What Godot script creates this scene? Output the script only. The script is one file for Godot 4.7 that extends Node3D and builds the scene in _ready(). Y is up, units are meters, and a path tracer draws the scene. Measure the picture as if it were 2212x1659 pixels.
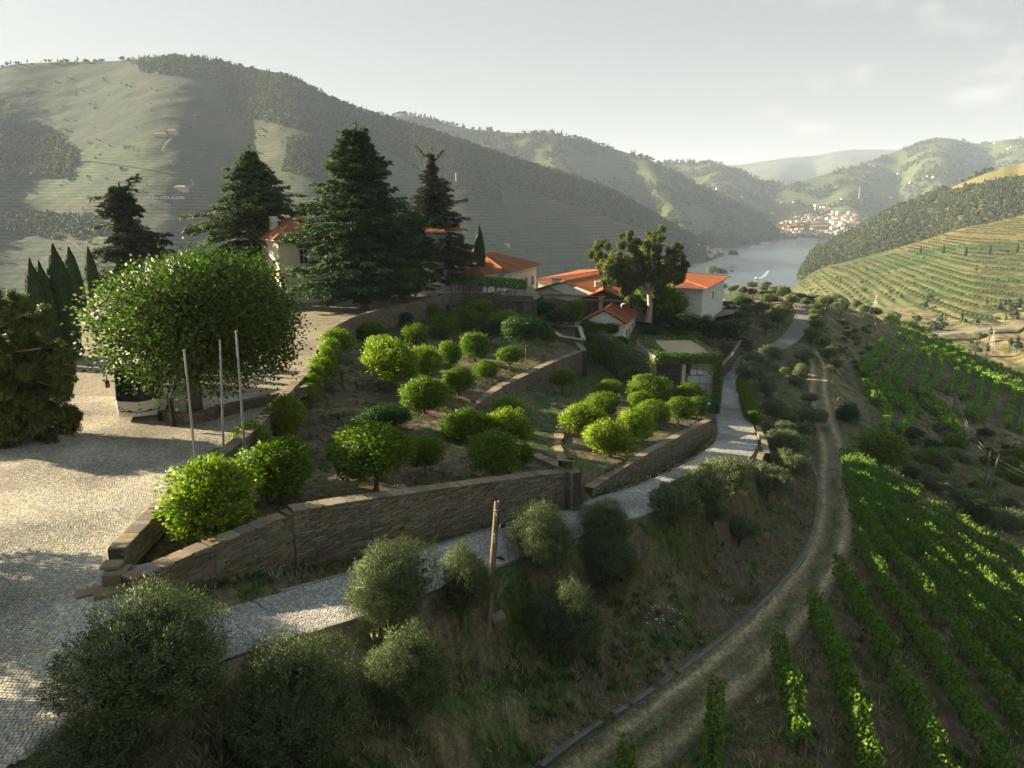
extends Node3D
# River-valley wine estate seen from the air. Heights: river 0, estate courtyard 88, viewpoint 100 (metres).
const FX := 1537.4
const EYE := Vector3(0, 100, 0)
const PITCH := 13.6
var CP := cos(deg_to_rad(PITCH))
var SP := sin(deg_to_rad(PITCH))
var rng := RandomNumberGenerator.new()
var nz := FastNoiseLite.new()
var used := {}
var M := {}
var P := {}

# ---------- survey helpers: sight lines from the viewpoint to surveyed heights or distances ----------
func ray(px: float, py: float) -> Vector3:
	var cx := (px - 1106.0) / FX
	var cy := -(py - 829.5) / FX
	return Vector3(cx, cy * CP - SP, -(CP + cy * SP))
func at_drop(px: float, py: float, drop: float) -> Vector3:
	var r := ray(px, py)
	return EYE + r * (drop / -r.y)
func at_d(px: float, py: float, d: float) -> Vector3:
	var r := ray(px, py)
	return EYE + r * (d / -r.z)
func at_dy(px: float, d: float, y: float) -> Vector3:
	return Vector3((px - 1106.0) / FX * (d * CP + (100.0 - y) * SP), y, -d)
func depth(p: Vector3) -> float:
	return -(p.y - 100.0) * SP - p.z * CP
func pix(p: Vector3) -> Vector2:
	var q := p - EYE
	var w := -q.y * SP - q.z * CP
	return Vector2(1106.0 + q.x / w * FX, 829.5 - (q.y * CP - q.z * SP) / w * FX)
func hit(px: float, py: float, up := 0.0) -> Vector3:
	var r := ray(px, py)
	var t := 8.0
	var last := t
	while t < 420.0:
		var p := EYE + r * t
		if p.y <= ground(p.x, p.z) + up:
			var a := last
			var b := t
			for k in 7:
				var c := (a + b) * 0.5
				var q := EYE + r * c
				if q.y <= ground(q.x, q.z) + up: b = c
				else: a = c
			return EYE + r * b
		last = t
		t += maxf(0.3, t * 0.006)
	return EYE + r * 420.0

# ---------- naming ----------
func numbered(called: String) -> String:
	var n: int = used.get(called, 0)
	used[called] = n + 1
	return called if n == 0 else "%s_%03d" % [called, n]
func tag(o: Node, label := "", category := "", group := "", kind := "") -> Node:
	if label: o.set_meta("label", label)
	if category: o.set_meta("category", category)
	if group: o.set_meta("group", group)
	if kind: o.set_meta("kind", kind)
	return o
func thing(called: String, label: String, category: String, at := Vector3.ZERO, turn := 0.0, group := "") -> Node3D:
	var o := Node3D.new()
	o.name = numbered(called)
	add_child(o)
	o.position = at
	o.rotation.y = turn
	tag(o, label, category, group)
	return o
func put(called: String, mesh: Mesh, m: Material, parent: Node, at := Transform3D.IDENTITY) -> MeshInstance3D:
	var o := MeshInstance3D.new()
	o.name = numbered(called) if parent == self else called
	o.mesh = mesh
	if m: o.material_override = m
	o.transform = at
	parent.add_child(o, true)
	return o
func struct(called: String, mesh: Mesh, m: Material, label := "", category := "") -> MeshInstance3D:
	var o := put(called, mesh, m, self)
	tag(o, label, category, "", "structure")
	return o
func scatter(called: String, mesh: Mesh, m: Material, xf: Array, cols: Array, parent: Node) -> MultiMeshInstance3D:
	var mm := MultiMesh.new()
	mm.transform_format = MultiMesh.TRANSFORM_3D
	mm.use_colors = cols.size() > 0
	mm.mesh = mesh
	mm.instance_count = xf.size()
	for i in xf.size():
		mm.set_instance_transform(i, xf[i])
		if cols.size(): mm.set_instance_color(i, cols[i])
	var o := MultiMeshInstance3D.new()
	o.name = numbered(called) if parent == self else called
	o.multimesh = mm
	o.material_override = m
	parent.add_child(o, true)
	o.set_meta("kind", "stuff")
	return o

# ---------- mesh building ----------
class MB:
	var v := PackedVector3Array()
	var n := PackedVector3Array()
	var c := PackedColorArray()
	var uv := PackedVector2Array()
	var ix := PackedInt32Array()
	func vert(p: Vector3, nn: Vector3, col: Color, t := Vector2.ZERO) -> int:
		v.append(p); n.append(nn); c.append(col); uv.append(t)
		return v.size() - 1
	func quad(a: Vector3, b: Vector3, cc: Vector3, d: Vector3, col := Color.WHITE, us := 1.0):
		# counter-clockwise seen from outside
		var nn := (b - a).cross(d - a)
		if nn.length_squared() < 1e-12: nn = (cc - b).cross(d - b)
		nn = nn.normalized()
		var w := a.distance_to(b) * us
		var h := a.distance_to(d) * us
		var k := v.size()
		v.append_array([a, b, cc, d]); n.append_array([nn, nn, nn, nn]); c.append_array([col, col, col, col])
		uv.append_array([Vector2(0, h), Vector2(w, h), Vector2(w, 0), Vector2(0, 0)])
		ix.append_array([k, k + 2, k + 1, k, k + 3, k + 2])
	func tri(a: Vector3, b: Vector3, cc: Vector3, col := Color.WHITE):
		var nn := (b - a).cross(cc - a).normalized()
		var k := v.size()
		v.append_array([a, b, cc]); n.append_array([nn, nn, nn]); c.append_array([col, col, col])
		uv.append_array([Vector2(a.x, a.y), Vector2(b.x, b.y), Vector2(cc.x, cc.y)])
		ix.append_array([k, k + 2, k + 1])
	func box(t: Transform3D, s: Vector3, col := Color.WHITE, us := 1.0):
		var h := s * 0.5
		var p := []
		for k in 8:
			p.append(t * Vector3(h.x if k & 1 else -h.x, h.y if k & 2 else -h.y, h.z if k & 4 else -h.z))
		quad(p[4], p[5], p[7], p[6], col, us); quad(p[1], p[0], p[2], p[3], col, us)
		quad(p[5], p[1], p[3], p[7], col, us); quad(p[0], p[4], p[6], p[2], col, us)
		quad(p[6], p[7], p[3], p[2], col, us); quad(p[0], p[1], p[5], p[4], col, us)
	func bx(at: Vector3, s: Vector3, col := Color.WHITE):
		box(Transform3D(Basis.IDENTITY, at), s, col)
	func tube(pts: Array, rad: Array, seg := 7, col := Color.WHITE):
		var base := v.size()
		var side := Vector3.ZERO
		for i in pts.size():
			var d: Vector3 = (pts[mini(i + 1, pts.size() - 1)] - pts[maxi(i - 1, 0)]).normalized()
			if i == 0: side = d.cross(Vector3.UP if absf(d.y) < 0.9 else Vector3.RIGHT).normalized()
			side = (side - d * side.dot(d)).normalized()
			var up := d.cross(side)
			for k in seg + 1:
				var a := TAU * k / seg
				var o := side * cos(a) + up * sin(a)
				vert(pts[i] + o * rad[i], o, col, Vector2(float(k) / seg, i))
		for i in pts.size() - 1:
			for k in seg:
				var q := base + i * (seg + 1) + k
				ix.append_array([q, q + seg + 2, q + 1, q, q + seg + 1, q + seg + 2])
		for e in [0, pts.size() - 1]:
			var d: Vector3 = (pts[0] - pts[1]).normalized() if e == 0 else (pts[e] - pts[e - 1]).normalized()
			var cidx := vert(pts[e], d, col)
			for k in seg:
				var q2: int = base + e * (seg + 1) + k
				ix.append_array([cidx, q2 + 1, q2] if e == 0 else [cidx, q2, q2 + 1])
	func leaf(p: Vector3, d: Vector3, side: Vector3, l: float, w: float, nn: Vector3, col: Color):
		if side.cross(d).dot(nn) < 0.0: side = -side
		var k := v.size()
		v.append(p); v.append(p + d * (l * 0.45) - side * (w * 0.5)); v.append(p + d * l); v.append(p + d * (l * 0.45) + side * (w * 0.5))
		n.append(nn); n.append(nn); n.append(nn); n.append(nn)
		c.append(col); c.append(col); c.append(col); c.append(col)
		ix.append(k); ix.append(k + 1); ix.append(k + 2); ix.append(k); ix.append(k + 2); ix.append(k + 3)
	func mesh() -> ArrayMesh:
		var a := []
		a.resize(Mesh.ARRAY_MAX)
		a[Mesh.ARRAY_VERTEX] = v
		a[Mesh.ARRAY_NORMAL] = n
		a[Mesh.ARRAY_COLOR] = c
		if uv.size() == v.size(): a[Mesh.ARRAY_TEX_UV] = uv
		a[Mesh.ARRAY_INDEX] = ix
		var m := ArrayMesh.new()
		m.add_surface_from_arrays(Mesh.PRIMITIVE_TRIANGLES, a)
		return m
	func smooth(nu: int):
		# normals of a grid whose rows hold nu vertices
		var nv := v.size() / nu
		for j in nv:
			for i in nu:
				var q := j * nu + i
				var du := v[j * nu + mini(i + 1, nu - 1)] - v[j * nu + maxi(i - 1, 0)]
				var dv := v[mini(j + 1, nv - 1) * nu + i] - v[maxi(j - 1, 0) * nu + i]
				var nn := du.cross(dv).normalized()
				n[q] = nn if nn.y >= 0.0 else -nn
	func grid_index(nu: int, nv: int):
		for j in nv - 1:
			for i in nu - 1:
				var q := j * nu + i
				ix.append_array([q, q + nu, q + 1, q + 1, q + nu, q + nu + 1])

func rnd_dir() -> Vector3:
	var y := rng.randf_range(-1, 1)
	var a := rng.randf() * TAU
	var r := sqrt(1.0 - y * y)
	return Vector3(r * cos(a), y, r * sin(a))
func lin(r: float, g: float, b: float) -> Color:
	return Color(r, g, b)
func srgb(r: float, g: float, b: float) -> Color:
	return Color(r, g, b).linear_to_srgb()
func mat(called: String, col: Color, rough := 0.85, vc := true) -> StandardMaterial3D:
	var m := StandardMaterial3D.new()
	m.resource_name = called
	m.albedo_color = col.linear_to_srgb()
	m.roughness = rough
	m.vertex_color_use_as_albedo = vc
	m.metallic_specular = 0.3
	M[called] = m
	return m
func leafmat(called: String, through: Color, rough := 0.6) -> StandardMaterial3D:
	var m := mat(called, Color.WHITE, rough)
	m.backlight_enabled = true
	m.backlight = through.linear_to_srgb()
	m.cull_mode = BaseMaterial3D.CULL_DISABLED
	return m
func tex(im: Image) -> ImageTexture:
	return ImageTexture.create_from_image(im)
func noise_bytes(seed_: int, size: int, freq: float, oct := 4, type := FastNoiseLite.TYPE_SIMPLEX_SMOOTH) -> PackedByteArray:
	var f := FastNoiseLite.new()
	f.seed = seed_
	f.noise_type = type
	f.frequency = freq
	f.fractal_octaves = oct
	var im := f.get_seamless_image(size, size, false, false, 0.15)
	im.convert(Image.FORMAT_L8)
	return im.get_data()
func image_from(size: int, fn: Callable) -> Image:
	var d := PackedByteArray()
	d.resize(size * size * 3)
	for y in size:
		for x in size:
			var cc: Color = fn.call(x, y)
			var k := (y * size + x) * 3
			d[k] = clampi(int(cc.r * 255.0), 0, 255)
			d[k + 1] = clampi(int(cc.g * 255.0), 0, 255)
			d[k + 2] = clampi(int(cc.b * 255.0), 0, 255)
	return Image.create_from_data(size, size, false, Image.FORMAT_RGB8, d)
func bump(m: StandardMaterial3D, data: PackedByteArray, size: int, k: float):
	var im := Image.create_from_data(size, size, false, Image.FORMAT_L8, data)
	im.convert(Image.FORMAT_RGBA8)
	im.bump_map_to_normal_map(k)
	m.normal_enabled = true
	m.normal_texture = tex(im)

# ---------- the lie of the land ----------
class Surf:
	# smooth surface through surveyed points (multiquadric)
	var p := PackedVector2Array()
	var w := PackedFloat64Array()
	var c2 := 9.0
	func fit(pts: Array, c := 3.0):
		c2 = c * c
		var n := pts.size()
		var m := n + 3
		var rows := []
		for q in pts: p.append(Vector2(q.x, q.z))
		for i in n:
			var r := PackedFloat64Array()
			r.resize(m + 1)
			for j in n: r[j] = sqrt(p[i].distance_squared_to(p[j]) + c2)
			r[i] += 0.0
			r[n] = 1.0; r[n + 1] = p[i].x * 0.02; r[n + 2] = p[i].y * 0.02
			r[m] = pts[i].y
			rows.append(r)
		for k in 3:
			var r := PackedFloat64Array()
			r.resize(m + 1)
			for j in n: r[j] = [1.0, p[j].x * 0.02, p[j].y * 0.02][k]
			rows.append(r)
		for k in m:
			var best := k
			for i in range(k, m):
				if absf(rows[i][k]) > absf(rows[best][k]): best = i
			var t = rows[k]; rows[k] = rows[best]; rows[best] = t
			var rk: PackedFloat64Array = rows[k]
			var inv := 1.0 / rk[k]
			for i in range(k + 1, m):
				var ri: PackedFloat64Array = rows[i]
				var f := ri[k] * inv
				if f == 0.0: continue
				for j in range(k, m + 1): ri[j] -= f * rk[j]
				rows[i] = ri
		w.resize(m)
		for i in range(m - 1, -1, -1):
			var ri: PackedFloat64Array = rows[i]
			var s: float = ri[m]
			for j in range(i + 1, m): s -= ri[j] * w[j]
			w[i] = s / ri[i]
	func at(x: float, z: float) -> float:
		var n := p.size()
		var s := w[n] + w[n + 1] * x * 0.02 + w[n + 2] * z * 0.02
		for i in n:
			var dx := p[i].x - x
			var dz := p[i].y - z
			s += w[i] * sqrt(dx * dx + dz * dz + c2)
		return s

var g1 := Surf.new()
var g2 := Surf.new()
var g3 := Surf.new()
var poly_plaza := PackedVector2Array()
var poly_orch := PackedVector2Array()
var poly_low := PackedVector2Array()
var lawn := PackedVector2Array()
const GX0 := -190.0
const GZ0 := -440.0
const GS := 3.0
const GNX := 170
const GNZ := 154
var cache1 := PackedFloat32Array()
var cache2 := PackedFloat32Array()
var cache3 := PackedFloat32Array()
var road := []
var track := []
var ways := {}

func base(x: float, z: float, which := 1) -> float:
	var fx := clampf((x - GX0) / GS, 0, GNX - 1.01)
	var fz := clampf((z - GZ0) / GS, 0, GNZ - 1.01)
	var i := int(fx)
	var j := int(fz)
	fx -= i; fz -= j
	var q := j * GNX + i
	var c := cache1 if which == 1 else cache2 if which == 2 else cache3
	return lerpf(lerpf(c[q], c[q + 1], fx), lerpf(c[q + GNX], c[q + GNX + 1], fx), fz)
func region(x: float, z: float) -> int:
	if z < -150.0 or x > 62.0: return 0
	var p := Vector2(x, z)
	if Geometry2D.is_point_in_polygon(p, poly_plaza): return 1
	if Geometry2D.is_point_in_polygon(p, poly_orch): return 2
	if Geometry2D.is_point_in_polygon(p, poly_low): return 3
	return 0
func ground(x: float, z: float) -> float:
	var r := region(x, z)
	if r == 1: return 88.0
	if r == 2: return base(x, z, 2)
	if r == 3: return base(x, z, 3)
	var h := base(x, z)
	var key := Vector2i(floori(x / 4.0), floori(z / 4.0))
	if ways.has(key):
		var best := 1e9
		var by := 0.0
		var half := 1.0
		for s in ways[key]:
			var a: Vector3 = s[0]
			var b: Vector3 = s[1]
			var ab := Vector2(b.x - a.x, b.z - a.z)
			var t := clampf(((x - a.x) * ab.x + (z - a.z) * ab.y) / ab.length_squared(), 0, 1)
			var d = Vector2(x - a.x - ab.x * t, z - a.z - ab.y * t).length() - s[2]
			if d < best:
				best = d
				by = lerpf(a.y, b.y, t)
		if best < 2.0:
			h = lerpf(by, h, smoothstep(0.3, 2.0, best))
	return h
func way(pts: Array, half: float) -> Array:
	# smooth 3D centre line, one point about every 1.2 m
	var out := []
	for i in pts.size() - 1:
		var a: Vector3 = pts[maxi(i - 1, 0)]
		var b: Vector3 = pts[i]
		var c: Vector3 = pts[i + 1]
		var d: Vector3 = pts[mini(i + 2, pts.size() - 1)]
		var n := maxi(1, int(b.distance_to(c) / 1.2))
		for k in n: out.append(b.cubic_interpolate(c, a, d, float(k) / n))
	out.append(pts[-1])
	for i in out.size() - 1:
		var seg := [out[i], out[i + 1], half]
		var lo := Vector2(minf(out[i].x, out[i + 1].x) - half - 2.5, minf(out[i].z, out[i + 1].z) - half - 2.5)
		var hi := Vector2(maxf(out[i].x, out[i + 1].x) + half + 2.5, maxf(out[i].z, out[i + 1].z) + half + 2.5)
		for gx in range(floori(lo.x / 4.0), floori(hi.x / 4.0) + 1):
			for gz in range(floori(lo.y / 4.0), floori(hi.y / 4.0) + 1):
				var key := Vector2i(gx, gz)
				if not ways.has(key): ways[key] = []
				ways[key].append(seg)
	return out
func survey(list: Array) -> Array:
	var out := []
	for q in list: out.append(at_drop(q[0], q[1], q[2]))
	return out
func flat(list: Array) -> PackedVector2Array:
	var out := PackedVector2Array()
	for q in list:
		var p := at_drop(q[0], q[1], q[2])
		out.append(Vector2(p.x, p.z))
	return out

func lay_of_the_land():
	# base slope: bank, vineyard, gully, terraces
	var b := survey([
		[640, 1560, 13.9], [900, 1560, 15.6], [1100, 1620, 17.4], [330, 1640, 13.2], [1055, 1350, 16.3], [1227, 1425, 17.6], [1300, 1300, 17.4], [1500, 1250, 19.2], [1600, 1150, 20.2],
		[1690, 1100, 21.3], [1661, 1090, 20.9], [1600, 1050, 19.0], [1660, 960, 20.9], [1545, 1480, 18.2], [1680, 1390, 19.3], [1760, 1300, 20.3], [1830, 1200, 21.5], [1850, 1080, 22.8], [2050, 1655, 20.5],
		[1740, 1655, 18.9], [2200, 1640, 21.6], [2212, 1400, 23.6], [2212, 1210, 26.0], [2030, 1110, 24.9], [1900, 1020, 24.4], [1840, 1000, 23.9], [2130, 1090, 29.5], [1960, 1000, 27.5], [2040, 1030, 29.0], [2190, 1150, 29.5],
		[1833, 910, 24.0], [2000, 950, 29.0], [2130, 1000, 30.5], [2212, 1020, 31.5], [1850, 800, 24.6], [1850, 725, 24.3], [1900, 850, 27.0], [2000, 800, 28.8], [2000, 890, 29.2], [2100, 850, 31.6],
		[2100, 805, 31.3], [2200, 900, 33.6], [2212, 850, 33.4], [1925, 697, 25.6], [2000, 727, 28.3], [2100, 782, 31.2], [1780, 700, 21.3], [1800, 680, 21.0], [1700, 630, 19.2], [1600, 640, 18.6],
		[1650, 700, 20.6], [1640, 735, 22.0], [1690, 850, 22.9], [1700, 1000, 22.0], [1450, 690, 18.8], [1300, 655, 18.0], [1480, 760, 20.0], [1550, 690, 19.6]])
	for q in [[1750, 205, 32], [1900, 235, 47], [2050, 210, 47], [2200, 185, 48], [1600, 195, 25], [1400, 195, 27], [1200, 185, 27], [1000, 180, 25], [700, 160, 26], [400, 145, 28], [100, 135, 32],
			[-200, 125, 30], [-600, 100, 30], [2500, 30, 25], [2600, 60, 34], [2600, 110, 42], [2500, 160, 50], [1106, 12, 14.6], [700, 9, 12.7], [1500, 11, 17.4], [2300, 10, 20.5], [200, 8, 12.3], [1900, 12, 18.8],
			[-900, 60, 24], [-900, 20, 16], [-300, 300, 80], [200, 300, 82], [700, 300, 80], [1200, 310, 76], [1600, 320, 66], [1900, 330, 74], [2150, 300, 70], [2400, 280, 68], [2700, 250, 66], [1000, 430, 96], [1700, 430, 80], [2300, 420, 72], [200, 430, 98], [-600, 300, 80]]:
		b.append(at_dy(q[0], q[1], 100.0 - q[2]))
	for q in [[1106, -2, 14.5], [1600, -2, 17], [600, -2, 13]]: b.append(Vector3((q[0] - 1106) * 0.02, 100.0 - q[2], 2))
	var rd := survey([[-120, 1560, 12.0], [200, 1460, 12.05], [420, 1390, 12.3], [600, 1335, 12.9], [800, 1275, 13.5], [1060, 1185, 14.4], [1200, 1140, 14.9], [1340, 1096, 15.6], [1425, 1068, 16.1], [1530, 1015, 17.0], [1590, 960, 18.4],
		[1586, 915, 19.9], [1574, 875, 21.2], [1572, 830, 22.2], [1576, 790, 22.8], [1605, 770, 23.0], [1660, 757, 23.1], [1703, 735, 22.8], [1728, 703, 21.6], [1738, 676, 20.3], [1722, 658, 19.4], [1660, 654, 19.0], [1590, 662, 18.9], [1560, 664, 18.8]])
	var tr := survey([[1150, 1790, 18.2], [1295, 1680, 18.5], [1440, 1560, 18.9], [1590, 1436, 19.4], [1706, 1313, 20.2], [1784, 1195, 21.2], [1803, 1111, 22.2], [1799, 1031, 23.1], [1800, 975, 23.8], [1779, 905, 23.9], [1768, 840, 23.6], [1768, 790, 23.2], [1755, 760, 22.8]])
	b.append_array(rd)
	b.append_array(tr)
	# made ground at the foot of the retaining walls
	for q in [[1281, 1055, 15.1, 0.9], [1350, 1010, 15.8, 1.7], [1416, 970, 16.4, 2.2], [1480, 936, 17.2, 2.5], [1537, 907, 17.9, 3.0], [632, 1110, 11.4, 2.3], [1000, 1050, 12.2, 2.3], [1232, 1021, 13.2, 1.9]]:
		var w := at_drop(q[0], q[1], q[2])
		var outw := Vector3(0.6, 0, 0.8)
		for o in [0.3, -2.5]: b.append(w + outw * o - Vector3(0, q[3] + (0.0 if o > 0 else 0.3), 0))
	g1.fit(b, 3.0)
	g2.fit(survey([[275, 1255, 12.4], [352, 1105, 12.6], [470, 1005, 12.7], [560, 930, 12.9], [630, 855, 13.0], [690, 793, 13.2], [722, 718, 13.5], [760, 697, 13.7], [812, 682, 13.9], [880, 668, 14.1], [976, 655, 14.3], [1090, 668, 14.9], [1150, 670, 15.2],
		[1240, 690, 15.8], [1256, 770, 16.4], [443, 1162, 12.5], [605, 1079, 12.6], [808, 1060, 12.8], [917, 1023, 13.1], [1066, 1032, 13.4], [916, 894, 13.9], [843, 848, 14.0], [989, 854, 14.5], [1049, 826, 14.9], [1101, 803, 15.3],
		[1138, 774, 15.6], [956, 730, 14.5], [897, 742, 14.1], [803, 734, 13.9], [1006, 952, 14.1], [1100, 955, 14.5], [1020, 892, 15.0], [1088, 845, 15.5], [1179, 800, 16.0], [630, 1120, 12.2], [450, 1190, 12.3], [930, 1070, 12.9], [1232, 1030, 13.5], [1150, 985, 13.9], [1040, 760, 15.2]]), 2.0)
	g3.fit(survey([[1238, 1075, 15.0], [1232, 1030, 13.6], [1215, 1000, 15.2], [1205, 940, 15.8], [1260, 946, 16.0], [1320, 987, 15.8], [1285, 1045, 15.4], [1416, 968, 16.7], [1535, 905, 18.3], [1467, 915, 17.6], [1410, 922, 17.2], [1385, 885, 17.9], [1317, 862, 17.8],
		[1215, 851, 17.6], [1256, 815, 19.0], [1285, 780, 19.3], [1300, 745, 19.2], [1420, 790, 20.0], [1126, 872, 16.4], [1300, 800, 19.2], [1340, 720, 18.6], [1535, 890, 20.3], [1020, 892, 15.0], [1150, 985, 13.9], [1100, 955, 14.5], [1180, 965, 15.0], [1240, 690, 17.5], [1400, 715, 18.6], [1500, 720, 20.0], [1560, 780, 22.4], [1440, 890, 19.5]]), 2.0)
	for which in 3:
		var s: Surf = [g1, g2, g3][which]
		var c := PackedFloat32Array()
		c.resize(GNX * GNZ)
		for j in GNZ:
			for i in GNX:
				var x := GX0 + i * GS
				var z := GZ0 + j * GS
				if which == 0 or (z > -145 and z < -10 and x > -35 and x < 65): c[j * GNX + i] = s.at(x, z)
		if which == 0: cache1 = c
		elif which == 1: cache2 = c
		else: cache3 = c
	poly_plaza = flat([[268, 1278, 12], [268, 1192, 11.8], [352, 1102, 11.8], [470, 1002, 11.8], [560, 926, 11.8], [627, 853, 11.8], [683, 791, 11.8], [719, 713, 11.8], [756, 693, 11.8], [809, 677, 11.8], [876, 661, 11.8], [976, 642, 11.8], [1090, 646, 11.8], [1150, 648, 11.8], [1175, 640, 12],
		[1150, 618, 12], [900, 600, 12], [600, 608, 12], [200, 640, 12], [100, 655, 12], [-100, 700, 12], [-300, 900, 12], [-700, 1300, 12], [-900, 1900, 12], [0, 1662, 12], [60, 1640, 12], [300, 1530, 12], [470, 1455, 12.2], [400, 1330, 12.1]])
	poly_orch = flat([[275, 1262, 12], [272, 1192, 11.8], [356, 1102, 11.8], [474, 1002, 11.8], [564, 926, 11.8], [630, 853, 11.8], [686, 791, 11.8], [721, 713, 11.8], [758, 693, 11.8], [811, 677, 11.8], [877, 661, 11.8], [976, 643, 11.8], [1090, 647, 11.8], [1150, 649, 11.8], [1240, 688, 15.8],
		[1256, 755, 16.2], [1179, 787, 15.9], [1088, 831, 15.4], [1020, 880, 15.0], [1100, 957, 14.4], [1150, 986, 13.8], [1232, 1026, 13.3], [930, 1060, 12.5], [630, 1116, 11.7]])
	poly_low = flat([[1232, 1026, 13.3], [1150, 986, 13.8], [1100, 957, 14.4], [1020, 880, 15.0], [1088, 831, 15.4], [1179, 787, 15.9], [1256, 755, 16.2], [1240, 700, 16.5], [1300, 668, 17.5], [1440, 680, 19], [1560, 770, 22.8], [1560, 800, 22.6], [1548, 892, 20.3], [1534, 899, 18.0], [1412, 963, 16.5], [1277, 1047, 15.2], [1250, 1085, 15.0]])
	lawn = flat([[1252, 800, 18.6], [1270, 740, 18.8], [1340, 735, 19], [1425, 800, 20], [1320, 850, 18], [1225, 900, 16.8], [1195, 960, 15.5], [1215, 1020, 14.8], [1180, 1005, 14.2], [1120, 930, 15.2], [1126, 875, 16.4]])
	road = way(rd, 1.55)
	track = way(tr, 1.5)

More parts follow.
